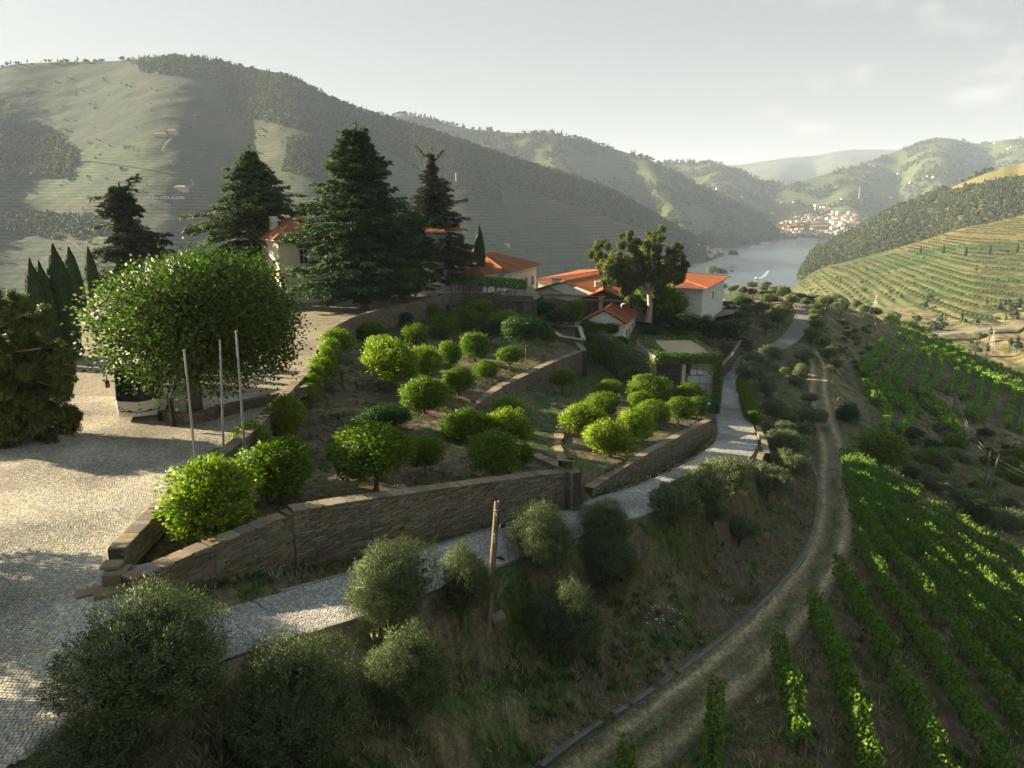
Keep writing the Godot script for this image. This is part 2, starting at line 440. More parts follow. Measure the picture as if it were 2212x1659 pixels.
# ---------- materials ----------
var grain := PackedByteArray()
func materials():
	const S := 512
	var a := noise_bytes(3, S, 0.012, 5)
	var b := noise_bytes(9, S, 0.09, 3)
	var c := noise_bytes(21, S, 0.05, 2, FastNoiseLite.TYPE_CELLULAR)
	grain.resize(S * S)
	for i in S * S: grain[i] = (a[i] * 2 + b[i] * 3 + c[i] * 2) / 7
	# soil: fine grain and litter
	var soil := mat("soil", Color.WHITE, 0.95)
	soil.albedo_texture = tex(image_from(S, func(x, y):
		var g := 0.12 + 1.35 * (grain[y * S + x] / 255.0) + (0.3 if b[y * S + (x * 3) % S] > 205 else 0.0)
		return Color(g, g * 0.99, g * 0.96)))
	soil.uv1_triplanar = true; soil.uv1_world_triplanar = true
	soil.uv1_scale = Vector3.ONE * 0.21
	bump(soil, grain, S, 5.0)
	# setts: rows of small granite stones with open joints
	var hgt := PackedByteArray()
	hgt.resize(S * S)
	var setts := mat("setts", Color.WHITE, 0.8)
	var im := image_from(S, func(x, y):
		var wob := 3.0 * sin(TAU * x / S * 2.0) + 4.0 * (a[y * S + x] / 255.0 - 0.5)
		var fy: float = fposmod(y + wob, S) / S * 18.0
		var row := int(fy)
		var fx: float = fposmod(x / float(S) * 18.0 + row * 0.43 + 0.1 * sin(row * 3.7), 18.0)
		var cid := hash(Vector2i(int(fx), row))
		var ex := minf(fposmod(fx, 1.0), 1.0 - fposmod(fx, 1.0))
		var ey := minf(fposmod(fy, 1.0), 1.0 - fposmod(fy, 1.0))
		var e := minf(ex, ey) - 0.05 * (b[y * S + x] / 255.0)
		var r1 := (cid % 1000) / 1000.0
		var r2 := ((cid / 1000) % 1000) / 1000.0
		var k := smoothstep(0.03, 0.11, e)
		hgt[y * S + x] = int(255.0 * clampf(smoothstep(0.0, 0.2, e) * (0.8 + 0.2 * r2), 0, 1))
		var g := lerpf(0.36, 0.66 + 0.26 * r1 + 0.12 * (grain[y * S + x] / 255.0 - 0.5), k)
		return Color(g * (1.0 + 0.10 * (r2 - 0.4)), g * (0.985 + 0.02 * (r2 - 0.5)), g * (0.95 - 0.12 * (r2 - 0.5))))
	setts.albedo_texture = tex(im)
	setts.uv1_scale = Vector3.ONE
	bump(setts, hgt, S, 6.0)
	# terraced hillside seen from afar: rows of vines along the contour, bare risers between
	var vy := mat("terraces", Color.WHITE, 0.95)
	vy.albedo_texture = tex(image_from(S, func(x, y):
		var w: float = y / float(S) * 8.0 + 0.5 * (a[y * S + x] / 255.0 - 0.5)
		var row := int(w)
		var f := fposmod(w, 1.0)
		var r := (hash(Vector2i(row % 8, 7)) % 100) / 100.0
		var veg := smoothstep(0.28, 0.4, f) * (1.0 - smoothstep(0.72 + 0.2 * r, 0.84 + 0.2 * r, f)) * (0.55 + 0.9 * (b[y * S + (x * 2) % S] / 255.0 - 0.3))
		veg = clampf(veg, 0, 1)
		var g: float = 0.75 + 0.4 * (grain[y * S + x] / 255.0)
		return Color(lerpf(1.25, 0.34, veg) * g, lerpf(1.12, 0.52, veg) * g, lerpf(0.98, 0.28, veg) * g)))
	bump(vy, a, S, 2.0)
	var sc := mat("scrub", Color.WHITE, 0.95)
	sc.albedo_texture = tex(image_from(S, func(x, y):
		var g := 0.45 + 0.55 * (c[y * S + x] / 255.0) + 0.5 * (grain[y * S + x] / 255.0 - 0.3)
		return Color(g, g, g * 0.95)))
	sc.uv1_triplanar = true; sc.uv1_world_triplanar = true
	sc.uv1_scale = Vector3.ONE * 0.01
	# stone
	var st := mat("stone", Color.WHITE, 0.9)
	st.albedo_texture = tex(image_from(256, func(x, y):
		var g := 0.6 + 0.65 * (grain[y * S + x] / 255.0) + (0.12 if a[y * S * 2 + x * 2] > 170 else 0.0)
		return Color(g, g * 0.99, g * 0.97)))
	st.uv1_triplanar = true; st.uv1_world_triplanar = true
	st.uv1_scale = Vector3.ONE * 1.3
	bump(st, grain, S, 4.0)
	# rubble masonry for walls too far off to tell the stones apart
	var rh := PackedByteArray()
	rh.resize(S * S)
	var rub := mat("rubble", Color.WHITE, 0.92)
	rub.albedo_texture = tex(image_from(S, func(x, y):
		var fy: float = fposmod(y + 5.0 * (a[y * S + x] / 255.0 - 0.5) * 4.0, S) / S * 14.0
		var row := int(fy)
		var n := 5 + hash(Vector2i(row, 3)) % 3
		var fx: float = fposmod(x / float(S) * n + (hash(Vector2i(row, 5)) % 100) / 100.0, n)
		var cid := hash(Vector2i(int(fx), row))
		var ex := minf(fposmod(fx, 1.0), 1.0 - fposmod(fx, 1.0)) * 2.6
		var ey := minf(fposmod(fy, 1.0), 1.0 - fposmod(fy, 1.0))
		var e := minf(ex, ey) - 0.08 * (b[y * S + x] / 255.0)
		rh[y * S + x] = int(255.0 * clampf(smoothstep(0.0, 0.25, e), 0, 1))
		var r1 := (cid % 1000) / 1000.0
		var g := lerpf(0.3, 0.6 + 0.45 * r1 + 0.2 * (grain[y * S + x] / 255.0 - 0.5), smoothstep(0.0, 0.1, e))
		return Color(g, g * (0.97 - 0.08 * r1), g * (0.93 - 0.2 * r1 * r1))))
	rub.uv1_triplanar = true; rub.uv1_world_triplanar = true
	rub.uv1_scale = Vector3.ONE * 0.5
	bump(rub, rh, S, 6.0)
	# plaster with faint stains
	var pl := mat("plaster", lin(0.72, 0.69, 0.62), 0.9)
	pl.albedo_texture = tex(image_from(256, func(x, y):
		var g := 0.86 + 0.14 * (a[y * S * 2 + x * 2] / 255.0) + 0.06 * (grain[y * S + x] / 255.0 - 0.5)
		return Color(g, g, g * 0.985)))
	pl.uv1_triplanar = true; pl.uv1_world_triplanar = true
	pl.uv1_scale = Vector3.ONE * 0.17
	# fired roof tiles
	var rt := mat("roof_tiles", Color.WHITE, 0.8)
	rt.albedo_texture = tex(image_from(256, func(x, y):
		var g := 0.72 + 0.5 * (b[y * S + x] / 255.0 - 0.2) + 0.2 * (a[y * S * 2 + x * 2] / 255.0 - 0.5)
		return Color(g, g * 0.97, g * 0.95)))
	rt.uv1_triplanar = true; rt.uv1_world_triplanar = true
	rt.uv1_scale = Vector3.ONE * 0.25
	# water
	var wa := mat("water", lin(0.035, 0.06, 0.075), 0.22, false)
	wa.metallic_specular = 0.5
	bump(wa, noise_bytes(33, S, 0.03, 4), S, 5.0)
	wa.uv1_triplanar = true; wa.uv1_world_triplanar = true
	wa.uv1_scale = Vector3(0.018, 0.018, 0.03)
	wa.normal_scale = 0.5
	mat("bark", lin(0.11, 0.08, 0.06), 0.95)
	mat("pale_bark", lin(0.34, 0.27, 0.2), 0.9)
	mat("metal", lin(0.5, 0.5, 0.5), 0.45).metallic = 0.7
	mat("paint", Color.WHITE, 0.55)
	mat("gloss", Color.WHITE, 0.25)
	mat("dark_glass", lin(0.012, 0.016, 0.018), 0.12, false)
	mat("wood", lin(0.2, 0.15, 0.1), 0.9)
	mat("track_dust", Color.WHITE, 0.95)
	mat("far_paint", Color.WHITE, 0.9)
	leafmat("citrus", lin(0.55, 0.85, 0.06), 0.45)
	leafmat("olive", lin(0.42, 0.52, 0.2), 0.5)
	leafmat("needle", lin(0.12, 0.22, 0.05), 0.7)
	leafmat("broad", lin(0.45, 0.75, 0.1), 0.5)
	leafmat("gum", lin(0.4, 0.5, 0.1), 0.5)
	leafmat("vine", lin(0.5, 0.85, 0.07), 0.5)
	leafmat("vine_light", lin(0.5, 0.85, 0.07), 0.5).albedo_color = Color(1, 1, 1)
	leafmat("blades", lin(0.4, 0.5, 0.12), 0.8)
	var tk: StandardMaterial3D = M.track_dust
	tk.albedo_texture = soil.albedo_texture
	tk.uv1_triplanar = true; tk.uv1_world_triplanar = true
	tk.uv1_scale = Vector3.ONE * 0.35
	tk.normal_enabled = true
	tk.normal_texture = soil.normal_texture

# ---------- near land ----------
const SOIL := Color(0.175, 0.13, 0.085)
const STRAW := Color(0.29, 0.225, 0.125)
const GREEN := Color(0.075, 0.125, 0.03)
const DUST := Color(0.42, 0.335, 0.205)
const RUST := Color(0.15, 0.07, 0.045)

func near_color(x: float, z: float, r: int) -> Color:
	var n1 := nz.get_noise_2d(x * 9.0, z * 9.0)
	var n2 := nz.get_noise_2d(x * 40.0 + 900.0, z * 40.0)
	var n3 := nz.get_noise_2d(x * 130.0, z * 130.0 + 400.0)
	var c := SOIL
	if r == 1:
		return Color(0.13, 0.11, 0.085)
	if r == 2:
		c = SOIL.lerp(STRAW, clampf(0.25 + n1 + 0.8 * n3, 0, 0.7))
		return c.lerp(GREEN, clampf(n2 * 1.4 + n1 * 0.8 - 0.05 + 0.4 * smoothstep(-38, -60, z), 0, 0.65))
	if r == 3:
		var on := Geometry2D.is_point_in_polygon(Vector2(x + n2, z + n2 * 2.0), lawn)
		c = SOIL.lerp(STRAW, clampf(0.35 + n1 + n3, 0, 0.8))
		return c.lerp(GREEN, clampf(0.85 + n2, 0.55, 0.95) if on else clampf(n2 * 1.3 + n1, 0, 0.7))
	var p := pix(Vector3(x, base(x, z), z))
	var dist := -z
	# vineyard rows' floor
	if dist < 75.0 and x > 6.0 and p.x > 1480.0 and p.y > 990.0:
		c = SOIL.lerp(STRAW, clampf(0.1 + n1 + 0.5 * n3, 0, 0.5))
		c = c.lerp(GREEN, clampf(n2 * 1.5 + 0.25 + n1, 0, 0.7))
		return c.lerp(RUST, clampf(n3 * 2.0 - 0.35 + n1, 0, 0.7))
	if dist > 85.0 and p.x > 1790.0:
		c = (SOIL * 1.3).lerp(STRAW * 1.3, clampf(0.45 + n1 + 0.6 * n2, 0, 0.9))
		return c.lerp(GREEN, clampf(n2 * 1.5 + 0.3, 0, 0.85))
	c = SOIL.lerp(STRAW, clampf(0.3 + 1.1 * n1 + 0.7 * n3, 0, 0.85))
	return c.lerp(GREEN, clampf(n2 * 1.5 + n1 + 0.25 + smoothstep(900, 1500, p.x) * 0.3, 0, 0.85))

func near_land():
	var mb := MB.new()
	const NA := 440
	var radii := []
	var r := 2.5
	while r < 410.0:
		radii.append(r)
		r += maxf(0.22, r * 0.0095)
	for rad in radii:
		for k in NA:
			var a := deg_to_rad(-66.0 + 132.0 * k / (NA - 1))
			var x: float = rad * sin(a)
			var z: float = -rad * cos(a)
			var reg := region(x, z)
			var y := ground(x, z)
			if reg == 1: y -= 0.12
			else: y += (0.10 if not ways.has(Vector2i(floori(x / 4.0), floori(z / 4.0))) else 0.03) * nz.get_noise_2d(x * 30.0, z * 30.0) + (0.5 * nz.get_noise_2d(x * 8.0, z * 8.0) if rad > 70.0 and reg == 0 and not ways.has(Vector2i(floori(x / 4.0), floori(z / 4.0))) else 0.0)
			if rad > 385.0: y -= (rad - 385.0) * 1.0
			var jit := rng.randf_range(0.84, 1.16) * (1.0 + 0.5 * nz.get_noise_2d(x * 300.0, z * 300.0))
			if reg != 1 and not ways.has(Vector2i(floori(x / 4.0), floori(z / 4.0))): y += 0.09 * nz.get_noise_2d(x * 140.0, z * 140.0)
			mb.vert(Vector3(x, y, z), Vector3.UP, near_color(x, z, reg) * jit)
	mb.grid_index(NA, radii.size())
	mb.smooth(NA)
	struct("ground", mb.mesh(), M.soil, "dry brown and grassy slopes of the estate between road, track and vineyards", "ground")

func ribbon(line: Array, half: float, lift: float, cols: Array, across: int, uvs := 0.5, jag := 0.0) -> MB:
	var mb := MB.new()
	var run := 0.0
	for i in line.size():
		var d: Vector3 = line[mini(i + 1, line.size() - 1)] - line[maxi(i - 1, 0)]
		d.y = 0; d = d.normalized()
		var s := Vector3(-d.z, 0, d.x)
		if i > 0: run += line[i].distance_to(line[i - 1])
		for k in across:
			var t := float(k) / (across - 1) * 2.0 - 1.0
			var h := half * (1.0 + jag * nz.get_noise_2d(run * 30.0, t * 300.0))
			var p: Vector3 = line[i] + s * (t * h)
			p.y += lift
			mb.vert(p, Vector3.UP, cols[k % cols.size()], Vector2(t * h * uvs, run * uvs))
	mb.grid_index(across, line.size())
	mb.smooth(across)
	return mb

func paving():
	# courtyard and upper drive
	var mb := MB.new()
	var lo := Vector2(1e9, 1e9)
	var hi := Vector2(-1e9, -1e9)
	for p in poly_plaza: lo = lo.min(p); hi = hi.max(p)
	lo.x = maxf(lo.x, -70)
	var step := 0.5
	var nx := int((hi.x - lo.x) / step) + 1
	var nzz := int((hi.y - lo.y) / step) + 1
	var idx := {}
	for j in nzz:
		for i in nx:
			var x := lo.x + i * step
			var z := lo.y + j * step
			if not Geometry2D.is_point_in_polygon(Vector2(x, z), poly_plaza): continue
			var k1 := 1.0 + 0.35 * nz.get_noise_2d(x * 6.0, z * 6.0) + 0.25 * nz.get_noise_2d(x * 60.0, z * 60.0)
			idx[Vector2i(i, j)] = mb.vert(Vector3(x, 87.972 + 0.012 * nz.get_noise_2d(x * 12, z * 12), z), Vector3.UP, Color(0.50, 0.445, 0.345) * k1, Vector2(x * 0.55 + 0.05 * sin(z * 0.4), z * 0.55))
	for key in idx:
		var a = idx.get(key + Vector2i(1, 0))
		var b = idx.get(key + Vector2i(0, 1))
		var c = idx.get(key + Vector2i(1, 1))
		if a != null and b != null and c != null: mb.ix.append_array([idx[key], a, b, a, c, b])
	P.plaza = struct("plaza", mb.mesh(), M.setts, "courtyard and drive paved with small pale granite setts", "pavement")
	var rb := ribbon(road.slice(3), 1.5, 0.05, [Color(0.42, 0.405, 0.38)], 7, 0.55)
	P.road = struct("road", rb.mesh(), M.setts, "narrow road of grey granite setts running down past the stone walls", "road")
	for s in [-1.0, 1.0]:
		var kb := MB.new()
		for i in range(6, road.size() - 1):
			if s < 0 and i < 7: continue
			var a: Vector3 = road[i]
			var b: Vector3 = road[i + 1]
			var d := (b - a); d.y = 0; d = d.normalized()
			var o = Vector3(-d.z, 0, d.x) * (s * 1.58)
			var d3 := (b - a).normalized()
			var sd := d3.cross(Vector3.UP).normalized()
			kb.box(Transform3D(Basis(sd, sd.cross(d3), -d3), (a + b) * 0.5 + o + Vector3(0, 0.03, 0)), Vector3(0.13, 0.16, a.distance_to(b) + 0.01), Color(0.27, 0.25, 0.22) * rng.randf_range(0.8, 1.15))
		var kerb := struct("kerb", kb.mesh(), M.stone, "flush stone edging along the %s side of the sett road" % ("uphill" if s < 0 else "downhill"), "kerb")
	# track: two worn wheel lines with grass between
	var cs := [DUST * 0.6, DUST * 0.95, DUST * 1.05, STRAW.lerp(GREEN, 0.55), DUST, DUST * 1.05, STRAW * 0.8]
	var tb := MB.new()
	var run := 0.0
	for i in track.size():
		var d: Vector3 = track[mini(i + 1, track.size() - 1)] - track[maxi(i - 1, 0)]
		d.y = 0; d = d.normalized()
		var s := Vector3(-d.z, 0, d.x)
		if i > 0: run += track[i].distance_to(track[i - 1])
		for k in 19:
			var t := k / 9.0 - 1.0
			var nn := nz.get_noise_2d(run * 45.0, t * 180.0)
			var wheel := maxf(1.0 - absf(absf(t + nn * 0.1) - 0.5) * 4.6, 0.0)
			var mid := clampf(1.0 - absf(t) * 4.0, 0, 1) * clampf(0.55 + 2.2 * nz.get_noise_2d(run * 14.0, 50.0), 0, 1)
			var edge := clampf((absf(t) - 0.75 + nn * 0.4) * 5.0, 0, 1)
			var c := (DUST * 0.6).lerp(DUST * 1.3, wheel).lerp(GREEN * 1.1, mid).lerp(STRAW.lerp(GREEN, 0.4) * 0.8, edge)
			var p: Vector3 = track[i] + s * (t * 1.6)
			p.y = maxf(track[i].y, 0.0) + 0.085 - 0.06 * wheel + 0.03 * nn - (0.35 if absf(t) > 0.95 else 0.05 * edge)
			tb.vert(p, Vector3.UP, c * (1.0 + 0.5 * nn), Vector2(t, run))
	tb.grid_index(19, track.size())
	tb.smooth(19)
	struct("dirt_track", tb.mesh(), M.track_dust, "pale rutted dirt track curving down beside the vineyard", "track")
	# worn footpath on the grass of the lower terrace
	var fp := []
	for q in [[1236, 1085], [1234, 1040], [1222, 1000], [1206, 965], [1208, 935], [1225, 915]]: fp.append(hit(q[0], q[1]))
	var fl := []
	for i in fp.size() - 1:
		for k in 6:
			var p: Vector3 = fp[i].lerp(fp[i + 1], k / 6.0)
			p.y = ground(p.x, p.z) + 0.06
			fl.append(p)
	struct("footpath", ribbon(fl, 0.32, 0.05, [STRAW, DUST, DUST, STRAW], 4, 0.5, 0.6).mesh(), M.track_dust, "worn earth footpath over the grass of the lower terrace", "path")

func gutter():
	var pts := []
	for q in [[1130, 1690], [1200, 1632], [1300, 1561], [1400, 1498], [1500, 1428], [1580, 1365], [1640, 1312], [1700, 1250], [1740, 1200], [1760, 1140], [1771, 1080], [1768, 1040], [1752, 1000]]:
		pts.append(hit(q[0], q[1]))
	var ln := []
	for i in pts.size() - 1:
		for k in 8:
			var p: Vector3 = pts[i].cubic_interpolate(pts[i + 1], pts[maxi(i - 1, 0)], pts[mini(i + 2, pts.size() - 1)], k / 8.0)
			p.y = ground(p.x, p.z) + 0.05
			ln.append(p)
	var mb := MB.new()
	for i in ln.size() - 1:
		if i % 29 == 28: continue
		var a: Vector3 = ln[i]
		var b: Vector3 = ln[i + 1]
		var d := b - a
		var l := d.length()
		if nz.get_noise_1d(i * 33.0) > 0.38: continue
		d /= l
		var s := Vector3(-d.z, 0, d.x).normalized()
		for o in [[-0.09, 0.045, 0.09], [0.09, 0.045, 0.09], [0.0, 0.12, 0.045]]:
			mb.box(Transform3D(Basis(s, d.cross(s) * -1.0, d), (a + b) * 0.5 + s * o[0]), Vector3(o[1], o[2], l * 0.98), Color(0.2, 0.2, 0.18) * rng.randf_range(0.7, 1.1))
	var g := thing("gutter", "narrow pale concrete drainage channel beside the dirt track", "gutter")
	put("channel", mb.mesh(), M.stone, g)

# ---------- hills: lofted between a foot and a ridge line ----------
class Hill:
	var cols := []
	var foot_d := []
	var foot_y := []
	var ridge_d := []
	var ridge_y := []
	var bump := []
	var prof := 1.0
	func pick(a: Array, px: float) -> float:
		var i := 0
		while i < cols.size() - 2 and px > cols[i + 1]: i += 1
		var t: float = (px - cols[i]) / (cols[i + 1] - cols[i])
		return cubic_interpolate(a[i], a[i + 1], a[maxi(i - 1, 0)], a[mini(i + 2, cols.size() - 1)], clampf(t, -0.2, 1.2))

func hill(cols: Array, foot_d: Array, foot_y: Array, ridge_py: Array, ridge_d: Array, prof := 1.0, bump := []) -> Hill:
	var h := Hill.new()
	h.cols = cols
	h.foot_d = foot_d
	h.foot_y = foot_y
	h.ridge_d = ridge_d
	h.prof = prof
	h.bump = bump
	for i in cols.size(): h.ridge_y.append(at_d(cols[i], ridge_py[i], ridge_d[i]).y)
	return h
func on_hill(h: Hill, px: float, t: float) -> Vector3:
	var d0 := h.pick(h.foot_d, px)
	var d1 := h.pick(h.ridge_d, px)
	var y0 := h.pick(h.foot_y, px)
	var y1 := h.pick(h.ridge_y, px)
	var d := lerpf(d0, d1, t)
	var y := lerpf(y0, y1, pow(t, h.prof)) if t <= 1.0 else y1 - (t - 1.0) * (y1 - y0) * 0.75
	if h.bump.size():
		var b := 0.0
		for q in h.bump:
			# spurs and gullies: [px at the foot, px at the ridge, width, metres towards the viewer]
			var c: float = lerpf(q[0], q[1], t)
			var k: float = (px - c) / q[2]
			b += q[3] * exp(-k * k)
		d -= b * sin(PI * clampf(0.12 + t * 0.76, 0, 1))
	var span := (d1 - d0)
	var p := at_dy(px, d, y)
	d += span * 0.008 * nz.get_noise_3d(p.x * 0.5, p.y * 0.7, p.z * 0.5)
	y += (y1 - y0) * 0.006 * nz.get_noise_3d(p.x * 1.3 + 500.0, p.y, p.z * 1.3) * clampf((1.0 - t) * 6.0, 0, 1)
	return at_dy(px, d, y)
func hill_mesh(h: Hill, nu: int, nv: int, colour: Callable, row := 24.0, back := 1.5, step := 0.0) -> ArrayMesh:
	var mb := MB.new()
	var x0: float = h.cols[0]
	var x1: float = h.cols[-1]
	for j in nv:
		var t := float(j) / (nv - 1) * back
		for i in nu:
			var px := lerpf(x0, x1, float(i) / (nu - 1))
			var p := on_hill(h, px, t)
			if step > 0.0 and t <= 1.0:
				var w := fposmod(p.y / step, 1.0)
				p.y = (floorf(p.y / step) + smoothstep(0.55, 1.0, w)) * step
			mb.vert(p, Vector3.UP, Color.WHITE, Vector2((px - 1106.0) * absf(p.z) / FX / 130.0, p.y / row))
	mb.grid_index(nu, nv)
	mb.smooth(nu)
	for k in mb.v.size():
		var p := mb.v[k]
		mb.c[k] = colour.call(p, pix(p), float(k / nu) / (nv - 1) * back)
	return mb.mesh()
func inside(q: Vector2, polys: Array) -> bool:
	for pl in polys:
		if Geometry2D.is_point_in_polygon(q, pl): return true
	return false
func pv(list: Array) -> PackedVector2Array:
	var o := PackedVector2Array()
	for k in range(0, list.size(), 2): o.append(Vector2(list[k], list[k + 1]))
	return o
func far_tree_mesh(kind: int) -> ArrayMesh:
	# small crowns for woods on far slopes: lumpy, with open gaps
	var mb := MB.new()
	var tall := kind == 1
	for k in (26 if not tall else 30):
		var d := rnd_dir()
		if d.y < -0.4: d.y = -d.y
		var c := Vector3(d.x * 0.42, 0.5 + d.y * 0.42, d.z * 0.42) * rng.randf_range(0.6, 1.0)
		c.y += 0.1
		if tall: c = Vector3(c.x * 0.5 * (1.3 - c.y), c.y * 1.5, c.z * 0.5 * (1.3 - c.y))
		var s := rng.randf_range(0.14, 0.26) * (0.7 if tall else 1.0)
		var u := rnd_dir()
		var w := u.cross(rnd_dir()).normalized()
		var nn := (d + Vector3.UP * 0.5).normalized()
		var cc := Color.WHITE * rng.randf_range(0.75, 1.2)
		mb.leaf(c - u * s, u, w, s * 2.0, s * 2.0, nn, cc)
	mb.tube([Vector3(0, -0.1, 0), Vector3(0, 0.5, 0)], [0.04, 0.03], 4, Color(0.5, 0.4, 0.35))
	return mb.mesh()
func wood(called: String, label: String, h: Hill, n: int, x0: float, x1: float, t0: float, t1: float, keep: Callable, size: float, cols: Array, kinds := [0, 0, 1]):
	var xs := [[], [], []]
	var cs := [[], [], []]
	var tries := 0
	var made := 0
	while made < n and tries < n * 12:
		tries += 1
		var px := rng.randf_range(x0, x1)
		var t := rng.randf_range(t0, t1)
		var p := on_hill(h, px, t)
		if not keep.call(p, pix(p), t): continue
		var k := rng.randi() % kinds.size()
		var s := size * rng.randf_range(0.6, 1.35)
		xs[k].append(Transform3D(Basis(Vector3.UP, rng.randf() * TAU).scaled(Vector3(s * rng.randf_range(0.9, 1.3), s, s * rng.randf_range(0.9, 1.3))), p - Vector3(0, 0.1 * s, 0)))
		cs[k].append(cols[rng.randi() % cols.size()] * rng.randf_range(0.85, 1.15))
		made += 1
	var root := thing(called, label, "woods")
	root.set_meta("kind", "stuff")
	for k in kinds.size():
		if xs[k].size(): scatter("canopy", P.far_trees[kinds[k]], M.blades, xs[k], cs[k], root)

func hills():
	P.far_trees = [far_tree_mesh(0), far_tree_mesh(1)]
	var VG := Color(0.042, 0.085, 0.026)    # vine green
	var VB := Color(0.10, 0.10, 0.052)     # dry terrace
	var WD := Color(0.045, 0.055, 0.025)   # woodland floor
	var BR := Color(0.17, 0.13, 0.08)
	# 1 the great slope across the river on the left
	var h1 := hill([-700, -350, 0, 120, 240, 360, 480, 600, 720, 840, 960, 1080, 1200, 1320, 1440, 1530, 1590],
		[800, 800, 800, 800, 800, 800, 800, 800, 800, 820, 860, 900, 980, 1090, 1260, 1480, 1750], [-3, -3, -3, -3, -3, -3, -3, -3, -3, -3, -3, -3, -3, -3, -3, -3, -3],
		[250, 200, 148, 131, 130, 125, 134, 160, 214, 256, 296, 334, 374, 416, 478, 530, 556], [1800, 1800, 1800, 1800, 1800, 1800, 1790, 1760, 1700, 1650, 1600, 1570, 1540, 1540, 1560, 1650, 1800], 1.12,
		[[-250, -60, 130, 70], [40, 150, 120, -60], [300, 390, 130, 45], [480, 530, 80, -60], [700, 640, 110, 60], [860, 760, 80, -50], [1050, 960, 110, 60], [1180, 1100, 70, -50], [1330, 1290, 90, 40]])
	var woods1 := [pv([480, 160, 520, 150, 620, 165, 720, 208, 800, 245, 880, 268, 960, 300, 1060, 345, 1090, 440, 1000, 420, 920, 380, 840, 330, 700, 300, 600, 270, 490, 250]), pv([620, 300, 740, 290, 760, 345, 720, 390, 610, 375]),
		pv([300, 128, 430, 120, 520, 148, 500, 175, 300, 158]), pv([0, 460, 220, 470, 240, 510, 120, 520, 0, 500]), pv([880, 260, 1310, 410, 1460, 490, 1530, 535, 1500, 560, 1400, 500, 1250, 450, 1100, 400, 950, 330]), pv([0, 250, 90, 270, 170, 330, 150, 390, 60, 380, 0, 400])]
	var brown1 := [pv([490, 255, 640, 280, 700, 300, 640, 340, 560, 350, 490, 330]), pv([1170, 430, 1300, 420, 1460, 500, 1400, 560, 1260, 500]), pv([330, 430, 440, 420, 460, 470, 340, 480])]
	var green1 := [pv([150, 330, 330, 300, 440, 310, 420, 420, 200, 400]), pv([0, 390, 200, 370, 300, 400, 130, 440, 0, 430]), pv([0, 225, 60, 225, 60, 260, 0, 260]), pv([170, 500, 300, 500, 300, 560, 180, 580]), pv([480, 440, 560, 430, 580, 470, 500, 480])]
	var c1 := func(p: Vector3, q: Vector2, _t: float) -> Color:
		var n := nz.get_noise_2d(p.x * 0.8, p.z * 0.8)
		var w := Vector2(q.x + 14 * nz.get_noise_2d(p.x, p.y * 2.0), q.y + 10 * nz.get_noise_2d(p.y * 2.0, p.x))
		if inside(w, woods1): return WD * (1.1 + 0.5 * n)
		if inside(w, brown1): return VB.lerp(BR, 0.2) * (0.5 + 0.25 * n)
		if inside(w, green1): return Color(0.055, 0.085, 0.034) * (0.75 + 0.4 * n)
		return VG.lerp(VB, clampf(0.45 + 1.2 * n, 0, 1)) * 0.47
	P.h1 = h1
	struct("hill", hill_mesh(h1, 430, 260, c1, 40.0, 1.35), M.terraces, "long hazy terraced hill across the river on the left, wooded along its crest", "hill")
	wood("woodland", "dark woods on the crest and shoulder of the long left hill", h1, 13000, -200, 1560, 0.1, 1.02, func(_p, q, _t): return inside(q, woods1) and nz.get_noise_2d(q.x * 6, q.y * 6) > -0.4, 6.5, [Color(0.05, 0.065, 0.025), Color(0.06, 0.075, 0.03), Color(0.045, 0.06, 0.03)])
	wood("scattered_trees", "single bushes and trees dotted over the terraces of the left hill", h1, 900, -300, 1560, 0.02, 0.9, func(_p, q, _t): return nz.get_noise_2d(q.x * 2.2, q.y * 3.0) > 0.26, 4.2, [Color(0.05, 0.07, 0.03), Color(0.08, 0.11, 0.03)])
	wood("ridge_trees", "thin line of trees against the sky on the left hill", h1, 420, -300, 1420, 0.985, 1.02, func(_p, q, _t): return nz.get_noise_1d(q.x * 5.0) > -0.1, 7.0, [Color(0.04, 0.055, 0.025)])
	# 2 the second ridge behind it
	var h2 := hill([640, 760, 836, 893, 1010, 1110, 1210, 1313, 1400, 1450, 1500, 1560, 1640, 1684], [1900, 1900, 1900, 1900, 1900, 1900, 1900, 1900, 1850, 1800, 1800, 1960, 2350, 2620], [-3, -3, -3, -3, -3, -3, -3, -3, -3, -3, -3, -3, -3, -3],
		[280, 255, 249, 250, 276, 286, 293, 316, 344, 368, 397, 425, 467, 497], [2900, 2900, 2900, 2900, 2850, 2800, 2800, 2750, 2700, 2650, 2600, 2600, 2620, 2680], 1.05, [[1330, 1180, 60, 130], [1440, 1300, 40, -90], [1510, 1400, 40, 110], [1570, 1480, 30, -70]])
	var terr2 := [pv([1200, 330, 1420, 350, 1440, 400, 1260, 390]), pv([1470, 450, 1520, 440, 1550, 500, 1500, 510])]
	var c2 := func(p: Vector3, q: Vector2, _t: float) -> Color:
		var n := nz.get_noise_2d(p.x * 0.6, p.z * 0.6)
		if inside(q, terr2) or n > 0.22: return VG.lerp(VB, 0.6) * 0.95
		return WD.lerp(VB, clampf(0.3 + n, 0, 0.6)) * 0.95
	P.h2 = h2
	struct("hill", hill_mesh(h2, 240, 130, c2, 45.0, 1.35), M.terraces, "second ridge behind the left hill, falling to the river bend", "hill")
	wood("woodland", "patchy woods on the second ridge behind the left hill", h2, 6000, 700, 1680, 0.05, 1.02, func(p, q, _t): return not inside(q, terr2) and nz.get_noise_2d(p.x * 0.6, p.z * 0.6) < 0.22, 11.0, [Color(0.045, 0.06, 0.025), Color(0.055, 0.07, 0.03)])
